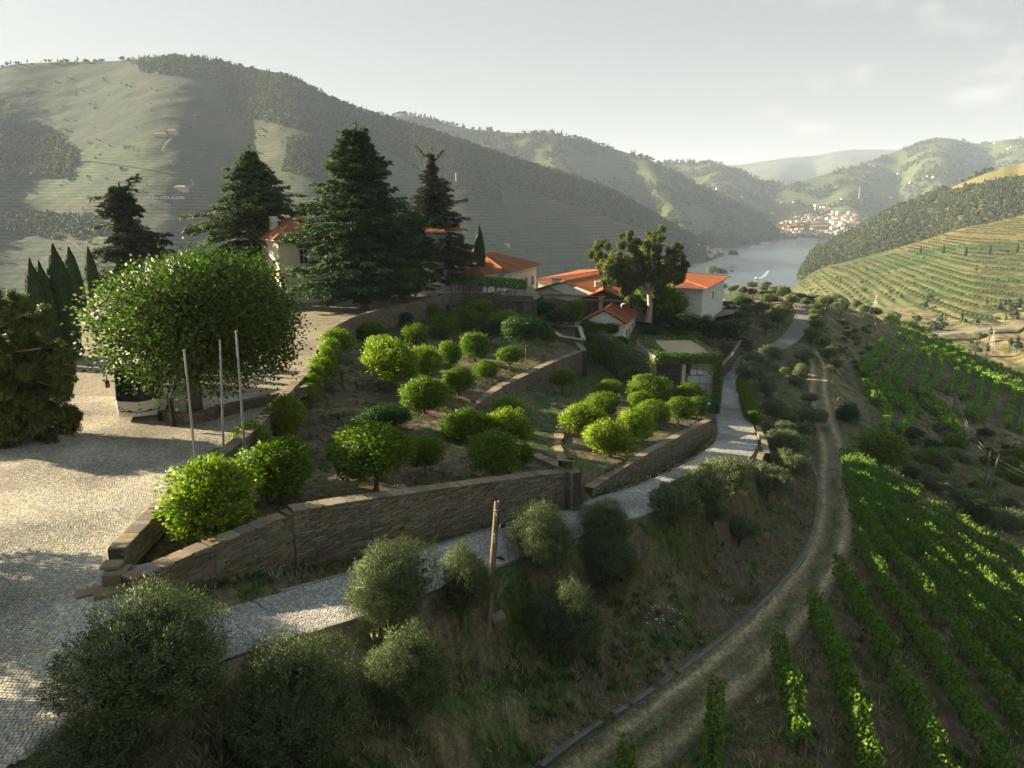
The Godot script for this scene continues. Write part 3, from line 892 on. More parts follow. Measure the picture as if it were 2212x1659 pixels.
	# 3 hill above the far bank
	var h3 := hill([1360, 1420, 1475, 1541, 1605, 1641, 1688, 1731, 1795, 1860, 1930], [2740, 2740, 2740, 2740, 2740, 2740, 2730, 2730, 2740, 2800, 2850], [-3, -3, -3, -3, -3, -3, -3, -3, -3, 0, 0],
		[352, 350, 351, 353, 372, 386, 397, 408, 425, 446, 470], [3900, 3900, 3850, 3800, 3700, 3650, 3600, 3500, 3400, 3300, 3200], 1.0, [[1600, 1560, 40, 150], [1700, 1640, 30, -100]])
	var c3 := func(p: Vector3, _q: Vector2, _t: float) -> Color:
		var n := nz.get_noise_2d(p.x * 0.6, p.z * 0.6)
		return WD.lerp(VB * 1.3, clampf(0.45 + 1.8 * n, 0, 1)) * 0.9
	P.h3 = h3
	struct("hill", hill_mesh(h3, 160, 110, c3, 60.0, 1.3), M.terraces, "dark green hill above the far bank, left of the town", "hill")
	wood("woodland", "scattered woods on the hill above the far bank", h3, 3800, 1380, 1900, 0.02, 1.02, func(p, _q, _t): return nz.get_noise_2d(p.x * 0.6, p.z * 0.6) < 0.1, 13.0, [Color(0.045, 0.06, 0.025), Color(0.055, 0.075, 0.03)])
	# 4 far blue ridge
	var h4 := hill([1380, 1480, 1585, 1641, 1691, 1808, 1875, 1941, 2060, 2250], [4700, 4700, 4700, 4700, 4700, 4700, 4700, 4700, 4700, 4700], [40, 40, 40, 40, 40, 40, 40, 40, 40, 40],
		[352, 352, 356, 350, 344, 328, 325, 323, 322, 325], [7600, 7600, 7600, 7600, 7500, 7400, 7400, 7300, 7300, 7300], 1.0, [[1650, 1700, 60, 500], [1740, 1760, 40, -400], [1830, 1850, 60, 400]])
	struct("hill", hill_mesh(h4, 120, 60, func(p, _q, _t): return VB.lerp(WD, clampf(0.5 + 2.0 * nz.get_noise_2d(p.x * 0.2, p.z * 0.2), 0, 1)) * 0.9, 120.0, 1.2), M.scrub, "pale far ridge fading into haze at the end of the valley", "hill")
	# 5 broad hill behind the town, on the right
	var h5 := hill([1660, 1690, 1725, 1758, 1825, 1858, 1908, 1975, 2015, 2058, 2108, 2175, 2300, 2500, 2800], [2745, 2745, 2745, 2745, 2750, 2750, 2750, 2700, 2600, 2500, 2400, 2300, 2200, 2000, 1900], [-3, -3, -3, -3, -3, -3, 0, 0, 0, 0, 0, 0, 0, 0, 0],
		[430, 412, 396, 383, 366, 357, 336, 311, 301, 301, 308, 301, 294, 300, 300], [3300, 3400, 3500, 3600, 3800, 3900, 4000, 4100, 4200, 4200, 4200, 4200, 4100, 4000, 3900], 1.0, [[1840, 1840, 50, 160], [1930, 1960, 50, -160], [2040, 2010, 60, 240], [2130, 2120, 40, -160]])
	var c5 := func(p: Vector3, _q: Vector2, _t: float) -> Color:
		var n := nz.get_noise_2d(p.x * 0.5, p.z * 0.5)
		if n > 0.3: return Color(0.08, 0.12, 0.035)
		return WD.lerp(VB * 1.4, clampf(0.6 + 1.8 * n, 0, 1)) * 0.8
	P.h5 = h5
	struct("hill", hill_mesh(h5, 220, 140, c5, 60.0, 1.2), M.terraces, "broad hill of vineyards and scattered houses behind the town", "hill")
	wood("woodland", "scattered woods on the broad hill behind the town", h5, 3600, 1690, 2500, 0.02, 1.0, func(p, _q, _t): return nz.get_noise_2d(p.x * 0.5, p.z * 0.5) < -0.02, 12.0, [Color(0.05, 0.065, 0.025), Color(0.06, 0.075, 0.03)])
	# 6 wooded shoulder on the right bank
	var h6 := hill([1724, 1738, 1758, 1825, 1875, 1925, 2041, 2158, 2212, 2400, 2700], [1130, 1080, 1030, 1030, 1030, 1030, 1030, 1030, 1030, 1000, 950], [-4, -4, -4, -4, -2, 5, 20, 45, 60, 90, 110],
		[606, 574, 543, 511, 483, 454, 410, 364, 350, 300, 250], [1180, 1270, 1400, 1460, 1480, 1480, 1480, 1490, 1500, 1500, 1500], 0.85, [[1900, 1860, 60, 40], [2020, 1990, 40, -30], [2120, 2100, 60, 30]])
	var strip6 := pv([2041, 410, 2158, 362, 2230, 345, 2500, 260, 2500, 330, 2212, 384, 2100, 405, 2048, 416])
	var c6 := func(p: Vector3, q: Vector2, _t: float) -> Color:
		if inside(q, [strip6]): return Color(0.26, 0.22, 0.08)
		var n := nz.get_noise_2d(p.x * 2.0, p.z * 2.0)
		return Color(0.12, 0.1, 0.05).lerp(Color(0.2, 0.14, 0.075), clampf(0.3 + 1.5 * n, 0, 1))
	struct("hill", hill_mesh(h6, 200, 110, c6, 12.0, 1.4), M.scrub, "bushy shoulder of hill on the right bank above the river", "hill")
	wood("woodland", "dense olive-green bushes covering the right bank shoulder", h6, 9500, 1726, 2650, 0.0, 1.03, func(p, q, _t): return not inside(q, [strip6]) and nz.get_noise_2d(p.x * 2.0, p.z * 2.0) < 0.34, 7.8, [Color(0.085, 0.10, 0.03), Color(0.1, 0.11, 0.04), Color(0.065, 0.085, 0.028), Color(0.09, 0.09, 0.04)])
	# 7 terraced vineyard slope on the right
	var h7 := hill([1690, 1706, 1735, 1758, 1791, 1858, 1958, 2075, 2212, 2500, 2800], [860, 850, 760, 640, 570, 480, 430, 420, 420, 420, 420], [-3, -3, 0, 8, 14, 22, 30, 34, 38, 44, 50],
		[640, 622, 604, 590, 578, 563, 530, 493, 463, 405, 350], [880, 910, 900, 900, 900, 920, 950, 1000, 1050, 1100, 1100], 1.0, [[1850, 1820, 60, 20], [1990, 1960, 70, -25], [2130, 2090, 80, 25]])
	P.h7 = h7
	var gold7 := pv([1870, 560, 1958, 531, 2075, 494, 2212, 464, 2600, 370, 2600, 470, 2212, 516, 2080, 528, 1960, 538])
	var c7 := func(p: Vector3, q: Vector2, _t: float) -> Color:
		var n := nz.get_noise_2d(p.x * 1.6, p.z * 1.6)
		var n2 := nz.get_noise_2d(p.x * 0.7 + 300.0, p.z * 0.7)
		if inside(q, [gold7]): return Color(0.20, 0.155, 0.062) * (1.0 + 0.3 * n)
		return Color(0.125, 0.125, 0.05).lerp(Color(0.065, 0.105, 0.028), clampf(0.4 + 1.4 * n2, 0, 1)) * (1.0 + 0.4 * n)
	struct("hill", hill_mesh(h7, 300, 400, c7, 24.0, 1.25, 2.3), M.scrub, "sunlit slope of vineyard terraces on the right", "hill")
	var rows_x := []
	var rows_c := []
	for lv in 84:
		var y := 12.0 + lv * 2.3
		if lv % 9 == 8: continue
		var px := 1710.0
		while px < 2420.0:
			# find the terrace of this height
			var a := 0.0
			var b := 1.0
			if on_hill(h7, px, 0.0).y < y and on_hill(h7, px, 1.0).y > y:
				for k in 9:
					var m := (a + b) * 0.5
					if on_hill(h7, px, m).y < y: a = m
					else: b = m
				var p := on_hill(h7, px, a)
				var gap := nz.get_noise_2d(px * 2.0, lv * 60.0)
				if gap > -0.3:
					rows_x.append(Transform3D(Basis(Vector3.UP, rng.randf_range(-0.3, 0.3)).scaled(Vector3(4.4, 2.1 + 0.5 * gap, 2.6)), Vector3(p.x, p.y - 0.3, p.z)))
					rows_c.append(Color(0.07, 0.125, 0.025).lerp(Color(0.12, 0.15, 0.04), rng.randf()) * rng.randf_range(0.8, 1.2))
			px += 3.0 * FX / maxf(-on_hill(h7, px, a).z, 300.0)
	var vr := thing("far_vine_rows", "contour rows of vines on the sunlit terraces of the right slope", "vines")
	vr.set_meta("kind", "stuff")
	scatter("foliage", P.far_trees[0], M.blades, rows_x, rows_c, vr)
	wood("scattered_trees", "few bushes standing on the sunlit vineyard terraces on the right", h7, 26, 1740, 2300, 0.1, 0.95, func(_p, _q, _t): return true, 4.0, [Color(0.05, 0.07, 0.025)])
	# 8 low spur with road, right
	var h8 := hill([1880, 1941, 2041, 2141, 2212, 2400, 2700], [250, 250, 240, 240, 240, 240, 240], [30, 30, 32, 33, 34, 38, 40], [706, 694, 677, 661, 647, 615, 580], [420, 440, 460, 470, 475, 480, 480], 1.4)
	P.h8 = h8
	var c8 := func(p: Vector3, _q: Vector2, t: float) -> Color:
		var n := nz.get_noise_2d(p.x * 4.0, p.z * 4.0)
		if t > 0.72: return Color(0.3, 0.23, 0.14).lerp(Color(0.12, 0.15, 0.05), clampf(0.3 + n, 0, 1))
		return Color(0.27, 0.2, 0.11).lerp(Color(0.1, 0.12, 0.04), clampf(0.35 + 1.6 * n, 0, 1))
	struct("hill", hill_mesh(h8, 160, 110, c8, 24.0, 1.5, 2.6), M.scrub, "low bare spur with a road cut across it on the far right", "hill")
	wood("scattered_trees", "round grey-green bushes on the bare spur above the road", h8, 130, 1900, 2500, 0.35, 1.0, func(p, _q, t): return absf(t - 0.62) > 0.05 and nz.get_noise_2d(p.x * 4.0, p.z * 4.0) > -0.25, 4.2, [Color(0.06, 0.075, 0.035), Color(0.075, 0.09, 0.04)])
	var r8 := []
	for k in 60:
		var p := on_hill(h8, lerpf(1960, 2560, k / 59.0), 0.62)
		p.y = 0.45 + lerpf(on_hill(h8, 2040, 0.62).y, on_hill(h8, 2400, 0.62).y, k / 59.0) + 0.8
		r8.append(p)
	struct("road", ribbon(r8, 3.0, 0.0, [Color(0.34, 0.32, 0.29)], 3).mesh(), M.track_dust, "pale valley road cut across the bare spur on the far right", "road")
	# river
	var wm := PlaneMesh.new()
	wm.size = Vector2(7000, 9000)
	var w := struct("river", wm, M.water, "calm blue-grey river winding away towards the town", "river")
	w.position = Vector3(500, 0, -4300)
	w.set_meta("kind", "structure")

# ---------- plants ----------
func crown(n: int, per: int, leaf_l: float, leaf_w: float, ca: Color, cb: Color, lump := 0.18, low := -0.55, up := 0.35, hang := 0.0, tip := Color(0, 0, 0, 0), lobes := 7, spread := 0.42) -> ArrayMesh:
	# leaves in clumps through the shell of a unit ball, uneven outline
	var mb := MB.new()
	var s := rng.randf() * 100.0
	var clumps := n / per
	var lob := []
	for k in lobes:
		var ld := rnd_dir()
		lob.append([Vector3(ld.x, ld.y * 0.7, ld.z) * spread * rng.randf_range(0.75, 1.1), rng.randf_range(0.5, 0.66)])
	for k in clumps:
		var d := rnd_dir()
		if d.y < low: d = Vector3(d.x, -d.y * 0.8, d.z).normalized()
		var out := 1.0 + lump * 1.8 * nz.get_noise_3d(d.x * 70.0 + s * 10.0, d.y * 70.0, d.z * 70.0)
		var r := (rng.randf_range(0.80, 1.0) if rng.randf() < 0.78 else rng.randf_range(0.35, 0.8)) * out
		var lb = lob[k % lobes]
		var c: Vector3 = lb[0] + d * (r * lb[1])
		if c.y < low: c.y = low + rng.randf() * 0.2
		d = (d + c).normalized()
		var cr := rng.randf_range(0.10, 0.19)
		var tone := rng.randf()
		var lift := 2.4 if rng.randf() < 0.3 else 0.8
		if up > 0.8: cr *= 0.75 if lift < 2.0 else 0.5
		var shoot := (d + Vector3.UP * up + rnd_dir() * 0.5).normalized()
		for j in per:
			var o := rnd_dir()
			var p := c + o * cr * sqrt(rng.randf()) + shoot * cr * rng.randf_range(-0.2, 0.5 if up < 0.8 else lift)
			var dir := (o * 0.8 + shoot * 0.9 + rnd_dir() * 0.5 + Vector3.DOWN * hang).normalized()
			var side := dir.cross(rnd_dir()).normalized()
			var fn := side.cross(dir)
			if fn.dot(d + Vector3.UP * 0.4) < 0.0: fn = -fn
			var nn := (fn * 0.75 + d * 0.5 + o * 0.25).normalized()
			var col := ca.lerp(cb, clampf(tone * 0.7 + rng.randf() * 0.5 - 0.1, 0, 1)) * rng.randf_range(0.8, 1.2)
			if tip.a > 0.0 and rng.randf() < tip.a: col = Color(tip.r, tip.g, tip.b)
			mb.leaf(p, dir, side, leaf_l * rng.randf_range(0.7, 1.25), leaf_w * rng.randf_range(0.75, 1.2), nn, col)
	# shaded twigs and old leaves filling the inside
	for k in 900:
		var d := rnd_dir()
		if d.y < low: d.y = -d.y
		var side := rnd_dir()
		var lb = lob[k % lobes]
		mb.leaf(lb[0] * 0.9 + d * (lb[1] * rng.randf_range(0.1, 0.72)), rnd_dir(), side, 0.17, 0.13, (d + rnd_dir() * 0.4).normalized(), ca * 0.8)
	return mb.mesh()
func trunk(h: float, r: float, limbs: int, spread: float) -> ArrayMesh:
	var mb := MB.new()
	var bend := Vector3(rng.randf_range(-0.08, 0.08), 0, rng.randf_range(-0.08, 0.08)) * h
	mb.tube([Vector3(0, -0.25, 0), Vector3(0, 0.05, 0), bend * 0.6 + Vector3(0, h * 0.5, 0), bend + Vector3(0, h, 0)], [r * 1.5, r * 1.1, r * 0.85, r * 0.8], 8)
	for k in limbs:
		var a := TAU * k / limbs + rng.randf() * 0.8
		var d := Vector3(cos(a), 0, sin(a)) * spread
		var b := bend * 0.9 + Vector3(0, h * 0.92, 0)
		mb.tube([b, b + d * 0.35 + Vector3(0, spread * 0.35, 0), b + d * rng.randf_range(0.75, 1.0) + Vector3(0, spread * rng.randf_range(0.7, 1.0), 0)], [r * 0.62, r * 0.42, r * 0.15], 6)
	return mb.mesh()
func grow_kinds():
	P.citrus = []
	P.citrus_trunk = []
	for k in 5:
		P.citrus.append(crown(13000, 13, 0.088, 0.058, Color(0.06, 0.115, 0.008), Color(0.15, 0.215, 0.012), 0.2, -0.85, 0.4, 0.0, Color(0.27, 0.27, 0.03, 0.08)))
		P.citrus_trunk.append(trunk(0.55, 0.07, 5, 0.55))
	P.lemon = []
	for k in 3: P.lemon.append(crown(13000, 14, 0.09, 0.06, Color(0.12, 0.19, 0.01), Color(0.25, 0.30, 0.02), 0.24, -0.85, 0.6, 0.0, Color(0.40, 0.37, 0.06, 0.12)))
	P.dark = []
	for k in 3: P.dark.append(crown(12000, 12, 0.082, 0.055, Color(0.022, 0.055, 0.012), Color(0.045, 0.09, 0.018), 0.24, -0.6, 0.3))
	P.olive = []
	P.olive_trunk = []
	for k in 5:
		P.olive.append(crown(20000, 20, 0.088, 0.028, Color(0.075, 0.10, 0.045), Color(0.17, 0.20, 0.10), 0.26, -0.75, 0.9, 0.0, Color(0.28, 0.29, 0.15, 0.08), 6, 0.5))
		P.olive_trunk.append(trunk(0.45, 0.10, 4, 0.5))
	P.olive_fine = []
	for k in 2: P.olive_fine.append(crown(62000, 26, 0.046, 0.0135, Color(0.045, 0.068, 0.028), Color(0.12, 0.15, 0.065), 0.26, -0.85, 1.0, 0.0, Color(0.27, 0.28, 0.14, 0.07), 7, 0.5))
	P.olive_far = []
	for k in 3: P.olive_far.append(crown(3000, 14, 0.19, 0.085, Color(0.085, 0.11, 0.05), Color(0.19, 0.22, 0.10), 0.2, -0.6, 0.6))
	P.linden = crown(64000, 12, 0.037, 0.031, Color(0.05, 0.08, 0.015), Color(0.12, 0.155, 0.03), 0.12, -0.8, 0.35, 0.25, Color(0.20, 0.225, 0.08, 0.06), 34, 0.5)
	P.gum = []
	for k in 4: P.gum.append(crown(1300, 16, 0.34, 0.075, Color(0.05, 0.08, 0.018), Color(0.13, 0.15, 0.035), 0.35, -0.95, 0.1, 0.9, Color(0.28, 0.2, 0.06, 0.10), 5, 0.6))
	P.cypress = []
	for k in 3: P.cypress.append(column_mesh())
	P.blade = tuft_mesh()
	P.vine = []
	for k in 5: P.vine.append(vine_mesh(380, 0.15))
	P.vine_far = []
	for k in 3: P.vine_far.append(vine_mesh(150, 0.25, 1.5))

func column_mesh() -> ArrayMesh:
	# clipped-looking column of upright scale leaves; unit height, unit radius at its widest
	var mb := MB.new()
	var s := rng.randf() * 300.0
	for k in 5200:
		var t := rng.randf()
		var a := rng.randf() * TAU
		var prof := pow(sin(PI * clampf(0.06 + 0.94 * pow(1.0 - t, 0.75), 0, 1) * 0.62 + 0.06), 0.8) * (1.0 - pow(t, 7.0))
		prof *= 1.0 + 0.22 * nz.get_noise_3d(cos(a) * 60 + s, t * 420.0, sin(a) * 60)
		var r := prof * rng.randf_range(0.78, 1.03)
		var o := Vector3(cos(a), 0, sin(a))
		var p := o * r + Vector3(0, t, 0)
		var dir := (Vector3.UP * 0.16 + o * 0.35 + rnd_dir() * 0.12).normalized()
		var side := o.cross(Vector3.UP).normalized()
		mb.leaf(Vector3(p.x, p.y - 0.02, p.z), Vector3(dir.x * 0.5, 0.9, dir.z * 0.5), (side + rnd_dir() * 0.6).normalized() * Vector3(1, 0.02, 1), rng.randf_range(0.03, 0.06), 0.22, (o + Vector3.UP * 0.3 + rnd_dir() * 0.4).normalized(), Color(0.02, 0.042, 0.014).lerp(Color(0.045, 0.08, 0.022), rng.randf()))
	return mb.mesh()
func conifer(h: float, prof: Array, seed_: int, n: int, ca: Color, cb: Color, droop: float, gap: float, arms := [], spray := 0.55) -> ArrayMesh:
	# whorls of branches carrying flat sprays; prof = radius at even steps from foot to top (metres)
	rng.seed = seed_
	var mb := MB.new()
	var made := 0
	var y := 0.0
	var lev := 0
	while y < h * 0.985:
		var t := y / h
		var f := t * (prof.size() - 1)
		var i := int(f)
		var rad := lerpf(prof[i], prof[mini(i + 1, prof.size() - 1)], f - i)
		var m := clampi(int(6 + rad * 1.9), 5, 19)
		for k in m:
			var a := TAU * k / m + lev * 1.1 + rng.randf_range(-0.3, 0.3)
			var nn := nz.get_noise_3d(cos(a) * 40.0 + seed_ * 7.0, y * 16.0, sin(a) * 40.0)
			var l := rad * (1.0 + 0.75 * nn) * rng.randf_range(0.75, 1.12)
			if nn < -gap: l *= 0.45
			branch(mb, Vector3(0, y, 0), a, l, droop * (1.0 - 0.6 * t), ca, cb, spray, h)
		y += maxf(0.32, rad * 0.11) * (1.15 if gap > 0.3 else 1.0)
		lev += 1
	for q in arms: branch(mb, Vector3(0, q[0], 0), q[1], q[2], q[3], ca, cb, spray, h)
	for k in 40: # leader
		var p := Vector3(0, h * rng.randf_range(0.95, 1.02), 0) + rnd_dir() * 0.15
		mb.leaf(p, (Vector3.UP + rnd_dir() * 0.8).normalized(), rnd_dir(), spray * 0.7, spray * 0.25, (rnd_dir() + Vector3.UP).normalized(), cb)
	return mb.mesh()
func branch(mb: MB, o: Vector3, a: float, l: float, droop: float, ca: Color, cb: Color, spray: float, _h: float):
	var d := Vector3(cos(a), 0, sin(a))
	var s := Vector3(-d.z, 0, d.x)
	var lift := rng.randf_range(0.0, 0.3)
	var end := o + d * l + Vector3(0, lift * l - droop * l, 0)
	mb.tube([o, o + d * l * 0.5 + Vector3(0, lift * l * 0.6, 0), end], [0.03 + l * 0.012, 0.02 + l * 0.006, 0.01], 3, Color(0.09, 0.065, 0.045))
	var n := int(4.0 + l * 5.6 / spray)
	var tone := rng.randf()
	for k in n:
		var t := pow(rng.randf(), 0.6)
		var p := o + d * (l * t) + Vector3(0, lift * l * t - droop * l * t * t, 0)
		var wid := l * 0.28 * (1.15 - t) + 0.15
		p += s * rng.randf_range(-wid, wid) + Vector3(0, rng.randf_range(-0.12, 0.1), 0)
		for m in 4:
			var dir := (d * 0.9 + s * rng.randf_range(-1.1, 1.1) + Vector3(0, rng.randf_range(-0.9, 0.35) - droop * 0.8, 0)).normalized()
			var side := dir.cross(Vector3.UP + rnd_dir() * 0.7).normalized()
			var nn := (side.cross(dir) * (1.0 if side.cross(dir).y > 0 else -1.0) + d * 0.45 + Vector3.UP * 0.2).normalized()
			mb.leaf(p + rnd_dir() * 0.12, dir, side, spray * rng.randf_range(0.6, 1.2), spray * rng.randf_range(0.22, 0.42), nn, ca.lerp(cb, clampf(tone * 0.6 + 0.5 * t * rng.randf(), 0, 1)) * rng.randf_range(0.8, 1.2))
func vine_mesh(n: int, leaf: float, light := 1.0) -> ArrayMesh:
	# one trained vine: a ragged wall of broad leaves on wires, 1.25 m along x, 1.6 m tall
	var mb := MB.new()
	mb.tube([Vector3(0, -0.1, 0), Vector3(0.05, 0.4, 0.03), Vector3(0, 0.75, 0)], [0.045, 0.035, 0.025], 5, Color(0.1, 0.075, 0.055))
	for k in n:
		var crest := rng.randf() < 0.3
		var y := rng.randf_range(1.2, 1.62) if crest else 0.35 + 1.2 * pow(rng.randf(), 0.8)
		var s := -1.0 if rng.randf() < 0.5 else 1.0
		var dep := 0.27 * (1.0 - pow(absf(y - 0.95) / 0.75, 3.0)) * rng.randf_range(0.45, 1.1)
		var p := Vector3(rng.randf_range(-0.68, 0.68), y + (rng.randf() * 0.28 if rng.randf() < 0.12 else 0.0), s * dep)
		if crest: p.z = rng.randf_range(-0.26, 0.26)
		var o := Vector3(rng.randf_range(-0.3, 0.3), rng.randf_range(-0.2, 0.5), s).normalized()
		var dir := (Vector3.DOWN * 0.7 + o * 0.5 + rnd_dir() * 0.6).normalized()
		var side := dir.cross(o + rnd_dir() * 0.3).normalized()
		var nn := (side.cross(dir) * signf(side.cross(dir).dot(o)) + o * 0.3 + Vector3.UP * 0.35).normalized()
		mb.leaf(p, dir, side, leaf * rng.randf_range(0.7, 1.2), leaf * rng.randf_range(0.7, 1.1), nn, Color(0.06, 0.12, 0.012).lerp(Color(0.14, 0.22, 0.02), rng.randf() * clampf(y - 0.2, 0.2, 1)) * (light * rng.randf_range(0.8, 1.2)))
	return mb.mesh()
func tuft_mesh() -> ArrayMesh:
	var mb := MB.new()
	for k in 11:
		var a := rng.randf() * TAU
		var d := Vector3(cos(a) * rng.randf_range(0.2, 0.7), 1, sin(a) * rng.randf_range(0.2, 0.7)).normalized()
		var s := d.cross(rnd_dir()).normalized()
		mb.leaf(Vector3(cos(a), 0, sin(a)) * 0.12 * rng.randf(), d, s, rng.randf_range(0.5, 1.0), 0.07, (Vector3.UP + rnd_dir() * 0.5).normalized(), Color.WHITE * rng.randf_range(0.8, 1.2))
	return mb.mesh()

# a tree seen at (cx, cy) with a crown w by h and its foot at row by, all measured on the survey picture
func tree(called: String, label: String, category: String, group: String, q: Array, crowns: Array, leafm: String, trunks: Array, barkm := "bark", wide := 1.0) -> Node3D:
	var b := hit(q[0], q[4])
	var dz := depth(b)
	var cpos := at_d(q[0], q[1], -b.z)
	if absf(ground(cpos.x, b.z) - b.y) < 0.5:
		b.x = cpos.x
		b.y = ground(b.x, b.z)
	var w: float = q[2] * dz / FX * 0.5 * (1.17 if category == "orange tree" else 1.15 if category == "shrub" else 1.02)
	var h: float = q[3] * dz / FX * 0.5 * (1.22 if category == "orange tree" else 1.05)
	var o := thing(called, label, category, b, rng.randf() * TAU, group)
	var ch := maxf(cpos.y - b.y - (0.16 * h if category == "orange tree" else 0.0), h * 0.72)
	if trunks.size():
		var k := maxf(ch * 0.75, 0.3) / 0.55
		put("trunk", trunks[rng.randi() % trunks.size()], M[barkm], o, Transform3D(Basis.IDENTITY.scaled(Vector3(w * 0.9, k * 0.6, w * 0.9)), Vector3.ZERO))
	put("crown", crowns[rng.randi() % crowns.size()], M[leafm], o, Transform3D(Basis(Vector3.UP, rng.randf() * TAU).scaled(Vector3(w * wide * rng.randf_range(0.97, 1.03), h, w * wide * rng.randf_range(0.97, 1.03))), Vector3(0, ch, 0)))
	return o

func orchard():
	var G := "orange trees of the terraced orchard"
	# cx, cy, w, h, foot row, what singles it out
	for q in [
		[445, 1070, 193, 158, 1162, "big round orange tree nearest the tip of the stone wall", 1], [600, 1003, 150, 118, 1079, "bright orange tree beside the terracotta pot and flagpoles", 0],
		[803, 711, 54, 42, 734, "small round orange tree below the curve of the courtyard wall", 0], [863, 686, 55, 38, 706, "dark orange tree in the shade of the courtyard wall", 2], [920, 667, 53, 42, 691, "round orange tree under the terrace railing", 0],
		[956, 661, 32, 28, 682, "smallest orange tree under the terrace stairs", 2], [897, 721, 58, 44, 742, "low orange tree in the middle of the upper orchard rows", 0], [956, 701, 63, 50, 730, "full round orange tree in the second upper orchard row", 0],
		[1003, 681, 68, 46, 711, "yellowish orange tree in front of the terrace wall", 0], [1037, 665, 66, 48, 700, "wide orange tree against the pergola terrace wall", 0], [822, 742, 62, 44, 772, "orange tree half hidden behind the brightest crown", 1],
		[843, 777, 112, 90, 848, "large bright yellow-green orange tree over the low broken wall", 1], [917, 777, 78, 76, 826, "bright orange tree touching the largest bright crown on its right", 1], [973, 757, 44, 57, 794, "narrow upright orange tree in mid orchard", 0],
		[1025, 740, 61, 60, 780, "tall-crowned orange tree beside the dark carob-like tree", 0], [1061, 714, 58, 48, 748, "dark shaded orange tree behind the upright ones", 2], [1092, 686, 56, 42, 718, "orange tree with sunlit top by the end of the terrace wall", 1],
		[1184, 722, 34, 36, 748, "small light orange tree beside the stone tank", 0], [1101, 765, 54, 37, 803, "neat small orange tree left of the walled terrace corner", 0], [1049, 795, 52, 35, 826, "little orange tree with yellowing leaves on the grass", 0],
		[989, 818, 65, 53, 854, "round orange tree at the end of the terrace wall coping", 0], [916, 848, 93, 70, 894, "globe-shaped orange tree with a bare patch of sunlit soil beneath", 0], [829, 899, 92, 52, 925, "low dark orange tree above the hoses", 2],
		[808, 970, 168, 114, 1060, "largest orange tree in the front orchard row", 0], [917, 967, 79, 68, 1023, "orange tree with a leafy sucker on its trunk, right of the largest", 0], [1006, 918, 95, 70, 952, "spreading orange tree in front of the terrace wall", 0],
		[1098, 876, 64, 40, 905, "sunlit orange tree crown just below the terrace coping", 1], [1103, 914, 92, 74, 960, "orange tree with a bright yellow top in front of the terrace wall", 1], [1066, 976, 116, 90, 1032, "wide orange tree near the right end of the front wall", 0],
		[1132, 978, 42, 44, 1008, "small orange tree tucked behind the wide one near the wall end", 0], [1215, 813, 50, 37, 851, "lone young orange tree on the lawn under the terrace wall", 0],
		[1260, 902, 89, 68, 946, "sunlit orange tree at the left edge of the lower terrace", 1], [1320, 941, 101, 80, 987, "brightest orange tree standing at the front of the lower terrace", 1], [1367, 910, 82, 62, 948, "half-lit orange tree behind the brightest one on the lower terrace", 1],
		[1304, 869, 79, 52, 902, "orange tree at the edge of the lawn on the lower terrace", 0], [1317, 835, 60, 42, 864, "orange tree highest on the lower terrace slope", 0], [1382, 808, 66, 46, 850, "orange tree under the ivy wall with a yellow top", 0],
		[1404, 835, 85, 60, 882, "broad orange tree left of the open shed", 0], [1385, 858, 52, 38, 888, "small orange tree hemmed in among the lower terrace trees", 0], [1410, 888, 76, 56, 924, "orange tree in the middle of the lower terrace front row", 0],
		[1467, 880, 54, 52, 917, "orange tree near the right corner of the lower terrace", 0], [1485, 852, 70, 52, 893, "orange tree right in front of the shed opening", 0], [1506, 876, 38, 44, 905, "last orange tree beside the green waste container", 0],
		[1285, 766, 27, 18, 786, "tiny round tree lowest on the lawn edge", 0], [1284, 750, 29, 22, 768, "tiny round tree second on the lawn edge", 0], [1276, 731, 35, 26, 752, "small round tree third on the lawn edge", 0]]:
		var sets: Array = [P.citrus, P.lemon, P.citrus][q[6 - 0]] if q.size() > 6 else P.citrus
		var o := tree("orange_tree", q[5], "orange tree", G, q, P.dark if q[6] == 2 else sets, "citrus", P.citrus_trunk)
	for q in [[1138, 716, 98, 82, 776, "large dark-leaved tree beside the stone water tank"], [1833, 893, 54, 48, 912, "dark round bush beside the dirt track"], [1260, 768, 27, 44, 795, "dark ivy-clad shrub at the end of the terrace wall"],
		[1298, 706, 58, 48, 735, "round dark shrub in front of the small tiled outbuilding"], [1450, 690, 70, 60, 715, "dark green bush behind the small tiled outbuilding"], [1484, 702, 66, 62, 738, "dark bushy tree left of the white end wall"], [1527, 712, 66, 60, 745, "dark green bush beneath the tall white end wall"],
		[1562, 722, 60, 58, 758, "rounded green bush above the stone stairs"], [1500, 735, 70, 40, 757, "low dark bush behind the ivy-edged flat roof"], [1409, 716, 50, 34, 738, "low leafy bush right of the tiled outbuilding"], [1240, 672, 52, 56, 704, "small tree with a yellowing top by the terrace wall end"],
		[1170, 672, 60, 40, 700, "dark shrubs below the pergola terrace wall"], [1205, 690, 80, 40, 712, "creeper-covered mound behind the stone tank"], [1606, 652, 47, 26, 665, "clipped dark box hedge beside the parked car"],
		[2130, 937, 34, 26, 950, "dark bush next to the old concrete slab in the gully"], [1908, 965, 104, 84, 1012, "broad bush with a yellow sunlit top above the vine rows"]]:
		tree("bush", q[5], "bush", "", q, P.dark if not q[5].contains("yellow") else P.citrus, "citrus", P.citrus_trunk)
